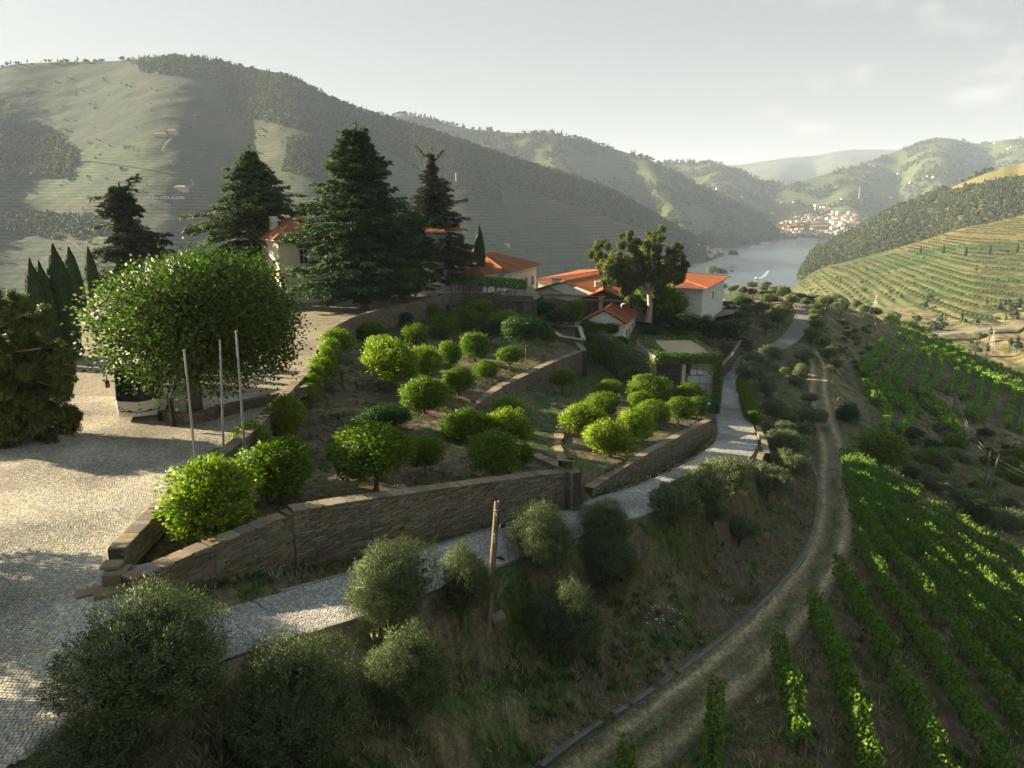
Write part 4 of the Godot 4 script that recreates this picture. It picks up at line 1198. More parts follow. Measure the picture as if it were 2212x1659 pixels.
	for q in [[545, 945, 84, 76, 985, "leafy hedge shrub behind the terracotta pot"], [617, 900, 76, 92, 945, "tall hedge shrub along the drive wall"], [660, 852, 44, 60, 880, "narrow hedge shrub half way up the drive wall"], [682, 815, 50, 66, 850, "dense hedge shrub along the drive wall, in half shade"],
		[705, 782, 54, 72, 826, "bright hedge shrub with sunlit top along the drive wall"], [728, 738, 62, 66, 780, "topmost bright hedge shrub where the drive wall bends"], [670, 833, 46, 60, 868, "low hedge shrub filling a gap along the drive wall"], [693, 800, 50, 66, 838, "hedge shrub in the middle of the drive wall"], [716, 760, 56, 66, 802, "rounded hedge shrub just below the topmost one"], [490, 985, 60, 44, 1010, "small hedge shrub at the foot of the flagpoles"], [713, 975, 32, 30, 992, "little green shrub left of the largest orange tree"]]:
		tree("hedge_shrub", q[5], "shrub", "hedge shrubs along the drive wall", q, P.lemon, "citrus", [])

func ordinal(c: int) -> String:
	return ["zeroth", "first", "second", "third", "fourth", "fifth", "sixth", "seventh", "eighth", "ninth", "tenth", "eleventh", "twelfth", "thirteenth", "fourteenth", "fifteenth"][c] if c < 16 else "%d%s" % [c, "st" if c % 10 == 1 else "nd" if c % 10 == 2 else "rd" if c % 10 == 3 else "th"]
func olives():
	for q in [[307, 1415, 345, 290, 1560, "big silvery olive tree in the lower left foreground"], [190, 1640, 280, 130, 1690, "low olive bush in the bottom left corner below the paving"], [640, 1515, 275, 285, 1640, "large dark olive tree below the road edge"],
		[880, 1452, 178, 215, 1560, "dark olive tree right of the large one below the road"], [842, 1262, 200, 184, 1350, "wide olive tree with pale sunlit shoots beside the road"], [1000, 1258, 120, 160, 1345, "olive tree with sunlit top just left of the utility pole"],
		[1173, 1156, 146, 142, 1222, "rounded sunlit olive tree right of the utility pole"], [1307, 1128, 120, 104, 1180, "dark olive tree overlapping the road edge"], [1317, 1222, 126, 140, 1290, "shaded olive tree under the dark one by the road"],
		[1227, 1332, 158, 165, 1420, "sparse leaning olive tree alone on the dry bank"], [1462, 1085, 108, 110, 1145, "olive tree with yellowish sunlit crown at the left of the roadside clump"], [1522, 1058, 112, 116, 1125, "olive tree in the middle of the roadside clump"],
		[1575, 1028, 102, 88, 1080, "highest olive tree at the right of the roadside clump"], [1542, 1110, 64, 50, 1140, "pale little olive bush under the roadside clump"], [1600, 1145, 80, 60, 1180, "dim grey olive bush low on the grassy bank"],
		[1661, 1036, 82, 74, 1090, "round olive tree with bare trunk on the bank"], [1703, 1007, 78, 72, 1048, "round olive tree right of the bare-trunked one"], [1691, 958, 78, 66, 995, "dark olive tree with lit top above the bank"], [1691, 928, 54, 40, 950, "small olive tree with pale top beside the low parapet"],
		[1614, 801, 62, 50, 830, "olive tree with pale shoots at the road bend"], [1633, 783, 62, 48, 808, "blue-green olive bush behind the pale one at the bend"], [1661, 770, 64, 46, 795, "wide dark olive bush where the road disappears"],
		[1736, 768, 42, 28, 784, "olive bush with pale top between road and dirt track"], [1736, 799, 32, 28, 815, "dull olive bush left of the dirt track"], [1749, 862, 34, 26, 878, "small olive bush touching the dirt track"], [1655, 837, 40, 36, 860, "grey olive bush below the clipped hedge"],
		[1677, 884, 58, 50, 912, "wide grey olive bush on the steep bank"], [1755, 900, 56, 44, 925, "low grey olive bush left of the track bend"], [1805, 790, 29, 27, 804, "pale sunlit olive bush right of the dirt track"],
		[2020, 1043, 66, 50, 1066, "grey olive bush in the gully right of the vines"], [2099, 1082, 86, 54, 1105, "wide dark olive bush in the gully"], [2174, 1125, 74, 58, 1150, "pale sunlit olive bush near the right edge"]]:
		tree("olive_tree", q[5], "olive tree", "olive trees on the bank below the road", q, P.olive_fine if q[2] > 115 else P.olive, "olive", P.olive_trunk, "bark")
	for q in [[1761, 663, 29, 15, 671, "topmost"], [1761, 674, 29, 16, 682, "second"], [1761, 686, 31, 17, 694, "third"], [1762, 700, 36, 21, 712, "fourth, palest"], [1754, 722, 36, 32, 740, "fifth, tallest"], [1780, 741, 40, 26, 755, "sixth"], [1791, 762, 42, 32, 780, "lowest"]]:
		tree("olive_tree", "%s olive of the clipped line along the right side of the road" % q[5], "olive tree", "line of olives on the right of the upper road", q, P.olive_far, "olive", P.olive_trunk)
	var n := 0
	var far := [[1656, 647, 36, 22, 662], [1636, 664, 32, 26, 682], [1650, 664, 30, 22, 680], [1686, 672, 42, 28, 692], [1681, 687, 42, 34, 712], [1611, 666, 30, 22, 680], [1602, 681, 34, 22, 695], [1611, 695, 28, 22, 710], [1655, 701, 28, 26, 722], [1654, 686, 28, 18, 698], [1603, 708, 42, 26, 724],
		[1563, 620, 17, 16, 634], [1579, 625, 22, 14, 638], [1589, 622, 18, 14, 634], [1604, 628, 25, 20, 644], [1621, 616, 29, 16, 630], [1627, 631, 26, 18, 645], [1655, 614, 24, 12, 626], [1650, 623, 28, 16, 636], [1677, 628, 36, 22, 644], [1694, 630, 38, 24, 648], [1652, 634, 28, 14, 646], [1663, 645, 36, 20, 660], [1711, 648, 36, 24, 664],
		[1758, 645, 32, 18, 656], [1785, 651, 46, 24, 668], [1818, 660, 32, 34, 682], [1848, 659, 26, 22, 674], [1868, 669, 24, 22, 684], [1891, 675, 28, 22, 690], [1928, 683, 30, 24, 698], [1700, 660, 26, 18, 672], [1730, 640, 24, 14, 650], [1740, 652, 22, 14, 660], [1805, 644, 34, 18, 656]]
	var nth := func(q, i: int) -> String:
		var lo := 0 if i <= 11 else 11 if i <= 24 else 24
		var hi := 11 if i <= 11 else 24 if i <= 24 else far.size()
		var c := 1
		for k in range(lo, hi):
			if far[k][0] < q[0] or (far[k][0] == q[0] and far[k][1] < q[1]): c += 1
		return ordinal(c)
	for q in far:
		n += 1
		var where := "on the slope left of the upper road" if n <= 11 else "in the far grove behind the houses and car" if n <= 24 else "on the crest right of the upper road"
		tree("olive_tree", "small grey-green olive, %s from the left %s" % [nth.call(q, n), where], "olive tree", "olives " + where, q, P.olive_far, "olive", P.olive_trunk)
	# low clipped hedge along the right of the road
	var hd := thing("clipped_hedge", "long low clipped hedge along the lower right side of the road", "hedge")
	var xf := []
	var a := hit(1601, 832)
	var b := hit(1626, 915)
	for k in 16:
		var p := a.lerp(b, k / 15.0)
		p.y = ground(p.x, p.z)
		put("bush", P.citrus[k % 5], M.citrus, hd, Transform3D(Basis(Vector3.UP, rng.randf() * TAU).scaled(Vector3(0.85, 0.75, 0.85)), p + Vector3(0, 0.55, 0)))

func wild():
	# bushes and young trees grown wild in the gully and on the steep bank
	var put_wild := func(poly: PackedVector2Array, n: int, where: String, sizes: Vector2, kinds: Array):
		var lo := Vector2(1e9, 1e9)
		var hi := -lo
		for p in poly: lo = lo.min(p); hi = hi.max(p)
		var made := 0
		var tries := 0
		while made < n and tries < 2000:
			tries += 1
			var q := Vector2(rng.randf_range(lo.x, hi.x), rng.randf_range(lo.y, hi.y))
			if not Geometry2D.is_point_in_polygon(q, poly): continue
			var b := hit(q.x, q.y)
			if ways.has(Vector2i(floori(b.x / 4.0), floori(b.z / 4.0))) and region(b.x, b.z) == 0:
				var bad := false
				for seg in ways[Vector2i(floori(b.x / 4.0), floori(b.z / 4.0))]:
					if Geometry2D.get_closest_point_to_segment(Vector2(b.x, b.z), Vector2(seg[0].x, seg[0].z), Vector2(seg[1].x, seg[1].z)).distance_to(Vector2(b.x, b.z)) < seg[2] + 0.9: bad = true
				if bad: continue
			var r := rng.randf_range(sizes.x, sizes.y)
			var o := thing("bush", "wild scrubby bush " + where, "bush", b, rng.randf() * TAU, "wild bushes " + where)
			var kd = kinds[rng.randi() % kinds.size()]
			put("crown", kd[0][rng.randi() % kd[0].size()], M[kd[1]], o, Transform3D(Basis.IDENTITY.scaled(Vector3(r * rng.randf_range(0.9, 1.4), r * rng.randf_range(0.6, 0.95), r)), Vector3(0, r * 0.5, 0)))
			made += 1
	var mixed := [[P.olive_far, "olive"], [P.olive_far, "olive"], [P.dark, "citrus"], [P.citrus, "citrus"], [P.dark, "olive"]]
	put_wild.call(pv([1925, 935, 2080, 930, 2212, 960, 2212, 1190, 2090, 1120, 1990, 1058, 1915, 1000]), 62, "in the gully beyond the vine rows", Vector2(0.5, 1.5), mixed)
	put_wild.call(pv([1640, 800, 1752, 790, 1765, 960, 1745, 1010, 1700, 990, 1640, 930, 1625, 860]), 26, "on the steep bank between road and track", Vector2(0.5, 1.1), mixed.slice(0, 2))
	put_wild.call(pv([1800, 690, 1930, 705, 1880, 760, 1840, 830, 1790, 800]), 22, "on the dry slope right of the upper road", Vector2(0.4, 1.0), mixed.slice(0, 2))
	if false: put_wild.call(pv([1360, 1130, 1640, 1110, 1720, 1060, 1740, 1180, 1560, 1370, 1330, 1520, 1100, 1600, 1110, 1400]), 14, "low on the bank above the dirt track", Vector2(0.25, 0.55), mixed)
	put_wild.call(pv([1250, 700, 1330, 720, 1300, 735, 1260, 745]), 5, "beside the stone tank", Vector2(0.6, 1.0), [[P.dark, "citrus"]])

func big_trees():
	# the clipped linden over the parked coach
	var b := at_drop(423, 905, 12)
	var dz := depth(b)
	var o := thing("linden_tree", "huge round linden tree beside the flagpoles, coach parked beneath", "tree", b)
	var tm := MB.new()
	tm.tube([Vector3(0, -0.2, 0), Vector3(0, 0.3, 0), Vector3(0.05, 1.6, 0), Vector3(0, 3.2, 0)], [0.62, 0.46, 0.42, 0.4], 12)
	for k in 9:
		var a := TAU * k / 9.0
		var d := Vector3(cos(a), 0, sin(a))
		tm.tube([Vector3(0, 2.6, 0), d * 1.6 + Vector3(0, 4.2, 0), d * 4.4 + Vector3(0, 5.5 + k % 3, 0)], [0.26, 0.17, 0.05], 7)
	put("trunk", tm.mesh(), M.bark, o)
	put("crown", P.linden, M.broad, o, Transform3D(Basis.IDENTITY.scaled(Vector3(5.5, 4.95, 5.5)), Vector3(0.8, 5.6, 0)))
	# conifers
	var H := [["cedar_tree", "giant dark green cedar with layered boughs, tallest tree of the courtyard", 787, 668, 21.9, [0.8, 7.6, 8.1, 8.1, 7.8, 7.3, 6.8, 6.2, 5.4, 4.8, 4.3, 3.6, 2.9, 2.0, 0.8], 11, Color(0.016, 0.046, 0.010), Color(0.05, 0.105, 0.016), 0.12, 0.5, [[13.5, 3.3, 5.8, 0.05], [11.0, 2.9, 7.6, 0.1]], 0.62],
		["cedar_tree", "cedar with green drooping boughs between the linden and the giant one", 566, 640, 20.6, [1.0, 8.4, 8.8, 8.6, 8.2, 7.6, 6.8, 6.0, 5.2, 4.3, 3.4, 2.4, 1.5, 0.5], 23, Color(0.025, 0.055, 0.012), Color(0.08, 0.12, 0.018), 0.32, 0.55, [[12.6, 3.1, 4.6, 0.05]], 0.55],
		["conifer_tree", "wind-torn dark conifer with leaning top and bare arms, left of the courtyard", 288, 652, 15.4, [0.8, 5.6, 5.6, 4.6, 4.4, 4.2, 4.4, 3.6, 2.6, 1.9, 2.8, 1.9, 1.4, 0.9], 37, Color(0.02, 0.035, 0.012), Color(0.05, 0.06, 0.018), 0.3, 0.12, [[12.9, 3.2, 4.2, 0.15], [7.6, 0.1, 6.4, 0.1], [9.0, 3.0, 3.6, 0.2], [13.8, 0.0, 2.9, -0.2], [14.6, 0.1, 2.6, -0.25], [13.9, 0.2, 2.6, 0.3], [11.2, 0.0, 2.0, 0.1]], 0.55],
		["conifer_tree", "thin half-bare spruce with ragged top behind the giant cedar", 940, 634, 20.5, [0.4, 4.6, 5.3, 5.4, 5.2, 4.9, 4.3, 3.8, 3.4, 3.0, 2.4, 1.9, 1.1, 0.4, 0.1], 51, Color(0.024, 0.036, 0.012), Color(0.065, 0.06, 0.02), 0.2, 0.05, [[11.5, 0.1, 5.2, 0.05], [9.5, 0.2, 5.6, 0.2], [18.4, 2.9, 2.2, -0.6], [18.0, 0.2, 1.6, -0.7]], 0.42],
		["cedar_tree", "lower cedar with wide hanging boughs right of the giant one", 868, 648, 11.5, [1.2, 5.2, 5.8, 5.6, 5.2, 4.8, 4.2, 3.4, 2.4, 1.2], 67, Color(0.018, 0.044, 0.010), Color(0.05, 0.09, 0.015), 0.3, 0.4, [], 0.55]]
	for q in H:
		var f := hit(q[2], q[3])
		var t := thing(q[0], q[1], "conifer" if q[0] == "conifer_tree" else "cedar", f)
		var mb := MB.new()
		var hh: float = q[4]
		mb.tube([Vector3(0, -0.3, 0), Vector3(0, 0.4, 0), Vector3(0, hh * 0.4, 0), Vector3(0, hh * 0.97, 0)], [0.8, 0.5, 0.34, 0.04], 10)
		put("trunk", mb.mesh(), M.bark, t)
		put("crown", conifer(hh - 1.2, q[5], q[6], 0, q[7], q[8], q[9], q[10], q[11], q[12]), M.needle, t, Transform3D(Basis.IDENTITY, Vector3(0, 1.2, 0)))
	rng.seed = 77
	# cypress columns
	for q in [[64, 562, 792, 44, "leftmost cypress of the lane, half hidden by the gum tree"], [84, 567, 780, 42, "second cypress of the lane"], [114, 531, 772, 56, "widest and tallest cypress of the lane"], [148, 535, 690, 36, "slim cypress where the lane narrows"], [190, 534, 668, 27, "slender cypress at the far end of the lane"],
		[-520, 700, 900, 0, "tall cypress standing left of the courtyard, casting a pointed shadow"], [1035, 487, 612, 25, "single dark cypress rising between the house roofs"], [348, 530, 600, 10, "tiny distant cypress behind the wind-torn conifer"]]:
		var f := hit(q[0], q[2]) if q[0] < 1000 else at_d(q[0], q[2], 112.0)
		if q[0] < -100:
			f = Vector3(-42, 88, -38.5)
			q[3] = 90
		if q[0] == 348: f = at_d(348, 640, 118.0)
		var top := at_d(q[0], q[1], -f.z)
		f.x = top.x
		if q[0] < 1000: f.y = ground(f.x, f.z)
		var t := thing("cypress_tree", q[4], "cypress", f, rng.randf() * TAU, "cypresses of the estate")
		var mb := MB.new()
		mb.tube([Vector3(0, -0.2, 0), Vector3(0, 1.0, 0)], [0.2, 0.15], 7)
		put("trunk", mb.mesh(), M.bark, t)
		put("crown", P.cypress[rng.randi() % 3], M.needle, t, Transform3D(Basis.IDENTITY.scaled(Vector3(q[3] * depth(f) / FX * 0.5, top.y - f.y - 0.2, q[3] * depth(f) / FX * 0.5)), Vector3(0, 0.2, 0)))
	# gum trees: clumps of hanging leaves on pale limbs
	gum("eucalyptus_tree", "hanging eucalyptus branches at the left edge of the picture", at_drop(-150, 960, 12), [[40, 800, 120], [110, 850, 90], [60, 900, 120], [130, 890, 70], [10, 720, 110], [90, 770, 90], [-20, 830, 140], [20, 940, 90], [60, 690, 70], [130, 820, 60], [-60, 700, 150], [-60, 950, 110], [0, 660, 70], [150, 905, 45], [100, 925, 60], [30, 860, 130], [80, 820, 110], [0, 900, 130], [60, 760, 100], [100, 880, 90], [-10, 780, 150]], 0.5)
	gum("eucalyptus_tree", "ragged tall eucalyptus standing behind the tiled winery roofs", at_d(1400, 690, 113.0), [[1357, 522, 40], [1413, 508, 34], [1300, 545, 44], [1285, 562, 36], [1390, 545, 50], [1350, 560, 56], [1450, 552, 40], [1470, 570, 36], [1420, 575, 60], [1380, 585, 60], [1330, 590, 50], [1440, 600, 56], [1400, 615, 66], [1370, 625, 50], [1310, 575, 36], [1462, 590, 40], [1350, 610, 44], [1462, 540, 26], [1405, 530, 36], [1375, 530, 30], [1340, 575, 60], [1430, 570, 60], [1400, 560, 70]], 0.42)
	var q2 := [[1420, 655, 130, 84, 705, "bright leafy broadleaf tree in front of the eucalyptus"], [1470, 640, 70, 70, 690, "broadleaf tree leaning against the white end wall"], [1358, 662, 40, 40, 690, "leafy shrub between the small outbuilding and the porch roof"]]
	for q in q2: tree("broadleaf_tree", q[5], "tree", "", q, P.citrus, "broad", P.olive_trunk)
	# trees just outside the left of the view
	for q in [[-26, -23, 6.4, 2.9], [-22.5, -17.5, 7.4, 3.3], [-19.5, -12.5, 6.8, 3.0]]:
		var t := thing("olive_tree", "courtyard-side olive %s, its shadow falling on the setts" % ["furthest from the viewer", "between two others", "nearest the viewer"][int(absf(q[0]) < 24) + int(absf(q[0]) < 21)], "olive tree", Vector3(q[0], 88, q[1]), rng.randf() * TAU, "olives at the left of the courtyard")
		put("trunk", P.olive_trunk[0], M.bark, t, Transform3D(Basis.IDENTITY.scaled(Vector3(q[3], q[2] * 0.8, q[3])), Vector3.ZERO))
		put("crown", P.olive[rng.randi() % 5], M.olive, t, Transform3D(Basis.IDENTITY.scaled(Vector3(q[3], q[2] * 0.42, q[3])), Vector3(0, q[2] * 0.68, 0)))

func gum(called: String, label: String, f: Vector3, clumps: Array, r: float):
	var t := thing(called, label, "eucalyptus", f)
	var mb := MB.new()
	var dz := depth(f)
	var mid := Vector3(0, 4.0, 0)
	mb.tube([Vector3(0, -0.4, 0), Vector3(0.2, 2.0, 0.1), mid], [0.55, 0.42, 0.36], 9)
	var k := 0
	for q in clumps:
		var d := -f.z + rng.randf_range(-0.22, 0.22) * dz * 0.13
		var c := at_d(q[0], q[1], d) - f
		var w: float = q[2] * depth(c + f) / FX * 0.5 * 1.3
		if k % 2 == 0 or q[2] > 70: mb.tube([mid, mid.lerp(c, 0.5) + Vector3(0, 0.6, 0) + rnd_dir() * 0.5, c + Vector3(0, w * 0.3, 0)], [0.2, 0.11, 0.03], 6)
		for e in 8:
			var wc := w * rng.randf_range(0.26, 0.42)
			put("foliage", P.gum[(k + e) % 4], M.gum, t, Transform3D(Basis(Vector3.UP, rng.randf() * TAU).scaled(Vector3(wc, wc * 1.15, wc)), c + rnd_dir() * w * rng.randf_range(0.5, 0.95)))
		k += 1
	put("trunk", mb.mesh(), M.pale_bark, t)

func vineyard():
	# rows below the track: [upper end, lower end] on the survey picture
	var n := 0
	var names := ["shortest vine row, its end just showing at the bottom edge", "narrow vine row seen end-on beside the track near the bottom", "vine row with a bright sunlit patch near the bottom", "third long vine row from the track end", "vine row starting at the widest bend of the track", "vine row in the middle of the field", "vine row right of the middle of the field",
		"vine row starting beside the straight of the track", "vine row with a gap near its upper end", "vine row just below the sunlit ones", "sunlit vine row lower of the bright band", "brightest vine row along the top of the field", "shaded vine row behind the crest by the bend"]
	for q in [[1352, 1625, 1340, 1720], [1548, 1485, 1538, 1650], [1685, 1388, 1745, 1640], [1762, 1296, 1893, 1650], [1816, 1213, 2045, 1650], [1854, 1152, 1964, 1312], [1850, 1083, 2041, 1312], [1831, 1041, 2109, 1312], [1831, 1019, 2166, 1312], [1832, 1004, 2197, 1296], [1834, 994, 2208, 1258], [1836, 987, 2208, 1201], [1829, 979, 2002, 1064]]:
		var a := hit(q[0], q[1], 1.4)
		var b := hit(q[2], q[3], 1.4)
		b = a + (b - a) * (1.0 if n == 12 else maxf(1.0, 50.0 / a.distance_to(b)))
		vine_row(a, b, names[n], n == 7)
		n += 1
	# contour rows on the terraces right of the gully
	var C := [[[1905, 745], [1885, 775], [1862, 795], [1868, 840], [1890, 880]], [[1925, 752], [1905, 780], [1875, 805], [1885, 850], [1915, 905], [1905, 945]], [[1950, 762], [1935, 800], [1915, 830], [1945, 880], [1965, 910], [1940, 945]], [[1975, 768], [1965, 805], [1940, 835], [1960, 870], [1990, 910]],
		[[2005, 780], [1995, 825], [1975, 860]], [[2030, 790], [2020, 835], [1990, 868], [2035, 910], [2045, 940]], [[2065, 815], [2045, 860]], [[2090, 815], [2075, 870]], [[2118, 830], [2108, 885], [2085, 905]], [[2150, 840], [2135, 895], [2100, 915]], [[2190, 850], [2175, 935]], [[2220, 865], [2202, 945]],
		[[1990, 855], [2040, 900], [2080, 960]], [[1870, 800], [1905, 850], [1935, 890]]]
	var terms := ["first", "second", "third", "fourth", "fifth", "sixth", "seventh", "eighth", "ninth", "tenth", "eleventh", "twelfth", "diagonal lower", "diagonal upper"]
	for i in C.size():
		contour_row(C[i], "%s curving vine row on the terraces across the gully, counted from the track" % terms[i], 1.0)
	# crest rows on the spur
	var crest := [[[1915, 702], [1985, 722], [2060, 762], [2140, 800], [2230, 838]], [[1930, 700], [2000, 720], [2075, 758], [2150, 790], [2240, 825]], [[1945, 735], [2010, 765], [2090, 800], [2160, 830], [2240, 860]], [[1960, 728], [2030, 755], [2100, 785], [2170, 812], [2240, 842]], [[1990, 770], [2060, 795], [2130, 825], [2230, 875]]]
	for i in crest.size():
		contour_row(crest[i], "%s vine row along the crest of the spur above the valley road" % ["top", "outermost", "inner", "middle", "lowest"][i], 1.15)
func vine_row(a: Vector3, b: Vector3, label: String, gap: bool):
	var dir := Vector3(b.x - a.x, 0, b.z - a.z)
	var l := dir.length()
	dir /= l
	var r := thing("vine_row", label, "vine row", Vector3(a.x, ground(a.x, a.z), a.z), 0, "trained vine rows beside the dirt track")
	var yaw := atan2(-dir.z, dir.x)
	var s := 0.0
	var k := 0
	while s < minf(l, 62.0):
		var p := a + dir * s
		p.y = ground(p.x, p.z) - 0.05
		if k % 6 == 0:
			var mb := P.get("stake")
			put("post", mb, M.wood, r, Transform3D(Basis(Vector3.UP, rng.randf()), p - r.position))
		if not (gap and k > 9 and k < 12) and rng.randf() > 0.03:
			put("vine", P.vine[rng.randi() % 5], M.vine, r, Transform3D(Basis(Vector3.UP, yaw + (PI if rng.randf() < 0.5 else 0.0)).scaled(Vector3(1, rng.randf_range(0.98, 1.22), rng.randf_range(0.85, 1.1))), p - r.position))
		s += 1.15
		k += 1
func contour_row(list: Array, label: String, size: float):
	var pts := []
	for q in list: pts.append(hit(q[0], q[1]))
	var r := thing("vine_row", label, "vine row", pts[0], 0, "vine rows on the terraces across the gully")
	for i in pts.size() - 1:
		var a: Vector3 = pts[i]
		var b: Vector3 = pts[i + 1]
		var n := maxi(1, int(a.distance_to(b) / (1.45 * size)))
		for k in n:
			if rng.randf() < 0.03: continue
			var p := a.cubic_interpolate(b, pts[maxi(i - 1, 0)], pts[mini(i + 2, pts.size() - 1)], float(k) / n)
			var e := a.cubic_interpolate(b, pts[maxi(i - 1, 0)], pts[mini(i + 2, pts.size() - 1)], (k + 0.5) / n)
			p.y = ground(p.x, p.z) - 0.1
			put("vine", P.vine_far[rng.randi() % 3], M.vine_light, r, Transform3D(Basis(Vector3.UP, atan2(-(e.z - p.z), e.x - p.x)).scaled(Vector3(1.3, rng.randf_range(0.95, 1.25), 1.35) * size), p - r.position))

func grasses():
	var xf := []
	var cs := []
	var add := func(p: Vector3, s: float, c: Color):
		xf.append(Transform3D(Basis(Vector3.UP, rng.randf() * TAU).scaled(Vector3(s * 1.2, s * rng.randf_range(0.7, 1.2), s * 1.2)), p))
		cs.append(c)
	var n := 0
	while n < 120000:
		var a := deg_to_rad(rng.randf_range(-36, 40))
		var rad := 13.0 + 140.0 * pow(rng.randf(), 2.1)
		var x := rad * sin(a)
		var z := -rad * cos(a)
		n += 1
		var reg := region(x, z)
		if reg == 1: continue
		if ways.has(Vector2i(floori(x / 4.0), floori(z / 4.0))) and rng.randf() < 0.75:
			continue
		var gy := ground(x, z)
		var q := pix(Vector3(x, gy, z))
		var k := nz.get_noise_2d(x * 40.0 + 900.0, z * 40.0) + nz.get_noise_2d(x * 12.0, z * 12.0)
		if reg == 2 and k < 0.1: continue
		if reg == 0 and k < -0.25: continue
		var near_way := false
		for seg in ways.get(Vector2i(floori(x / 4.0), floori(z / 4.0)), []):
			var t := Geometry2D.get_closest_point_to_segment(Vector2(x, z), Vector2(seg[0].x, seg[0].z), Vector2(seg[1].x, seg[1].z))
			if t.distance_to(Vector2(x, z)) < seg[2] + 0.25: near_way = true
		if near_way: continue
		var green := k > 0.12 or reg == 3
		var s := rng.randf_range(0.14, 0.34) if reg != 0 else rng.randf_range(0.2, 0.55)
		if reg == 3: s *= 0.6
		add.call(Vector3(x, gy - 0.02, z), s, (Color(0.11, 0.165, 0.04) if green else Color(0.40, 0.32, 0.17)) * rng.randf_range(0.6, 1.25))
	scatter("grass", P.blade, M.blades, xf, cs, self).set_meta("label", "tufts of dry and green grass on banks, orchard and gully")
	# stones and broken slate lying on bank and orchard soil
	var st := MB.new()
	for k in 1800:
		var a := deg_to_rad(rng.randf_range(-34, 36))
		var rad := 14.0 + 70.0 * pow(rng.randf(), 1.5)
		var x := rad * sin(a)
		var z := -rad * cos(a)
		if region(x, z) == 1 or ways.has(Vector2i(floori(x / 4.0), floori(z / 4.0))): continue
		var s := rng.randf_range(0.03, 0.10) * (2.0 if rng.randf() < 0.06 else 1.0)
		st.box(Transform3D(Basis.from_euler(Vector3(rng.randf() - 0.5, rng.randf() * TAU, rng.randf() - 0.5)), Vector3(x, ground(x, z) + s * 0.15, z)), Vector3(s * 1.5, s * 0.6, s), Color(0.26, 0.24, 0.2) * rng.randf_range(0.6, 1.2))
	var so := put("gravel", st.mesh(), M.stone, self)
	tag(so, "loose stones and broken slate scattered on the slopes", "", "", "stuff")

# ---------- masonry ----------
func stone_block() -> ArrayMesh:
	# one rough unit stone with worn corners
	var mb := MB.new()
	var c := []
	for k in 8:
		c.append(Vector3((0.5 if k & 1 else -0.5) * rng.randf_range(0.86, 1.0), (0.5 if k & 2 else -0.5) * rng.randf_range(0.80, 1.0), (0.5 if k & 4 else -0.5) * rng.randf_range(0.8, 1.0)))
	var f := [[4, 5, 7, 6], [1, 0, 2, 3], [5, 1, 3, 7], [0, 4, 6, 2], [6, 7, 3, 2], [0, 1, 5, 4]]
	for q in f:
		var m: Vector3 = (c[q[0]] + c[q[1]] + c[q[2]] + c[q[3]]) * 0.25
		var e := []
		for i in 4: e.append(m + (c[q[i]] - m) * 0.82 + m.normalized() * 0.04)
		mb.quad(e[0], e[1], e[2], e[3])
		for i in 4:
			var j := (i + 1) % 4
			mb.quad(c[q[i]], c[q[j]], e[j], e[i])
	return mb.mesh()
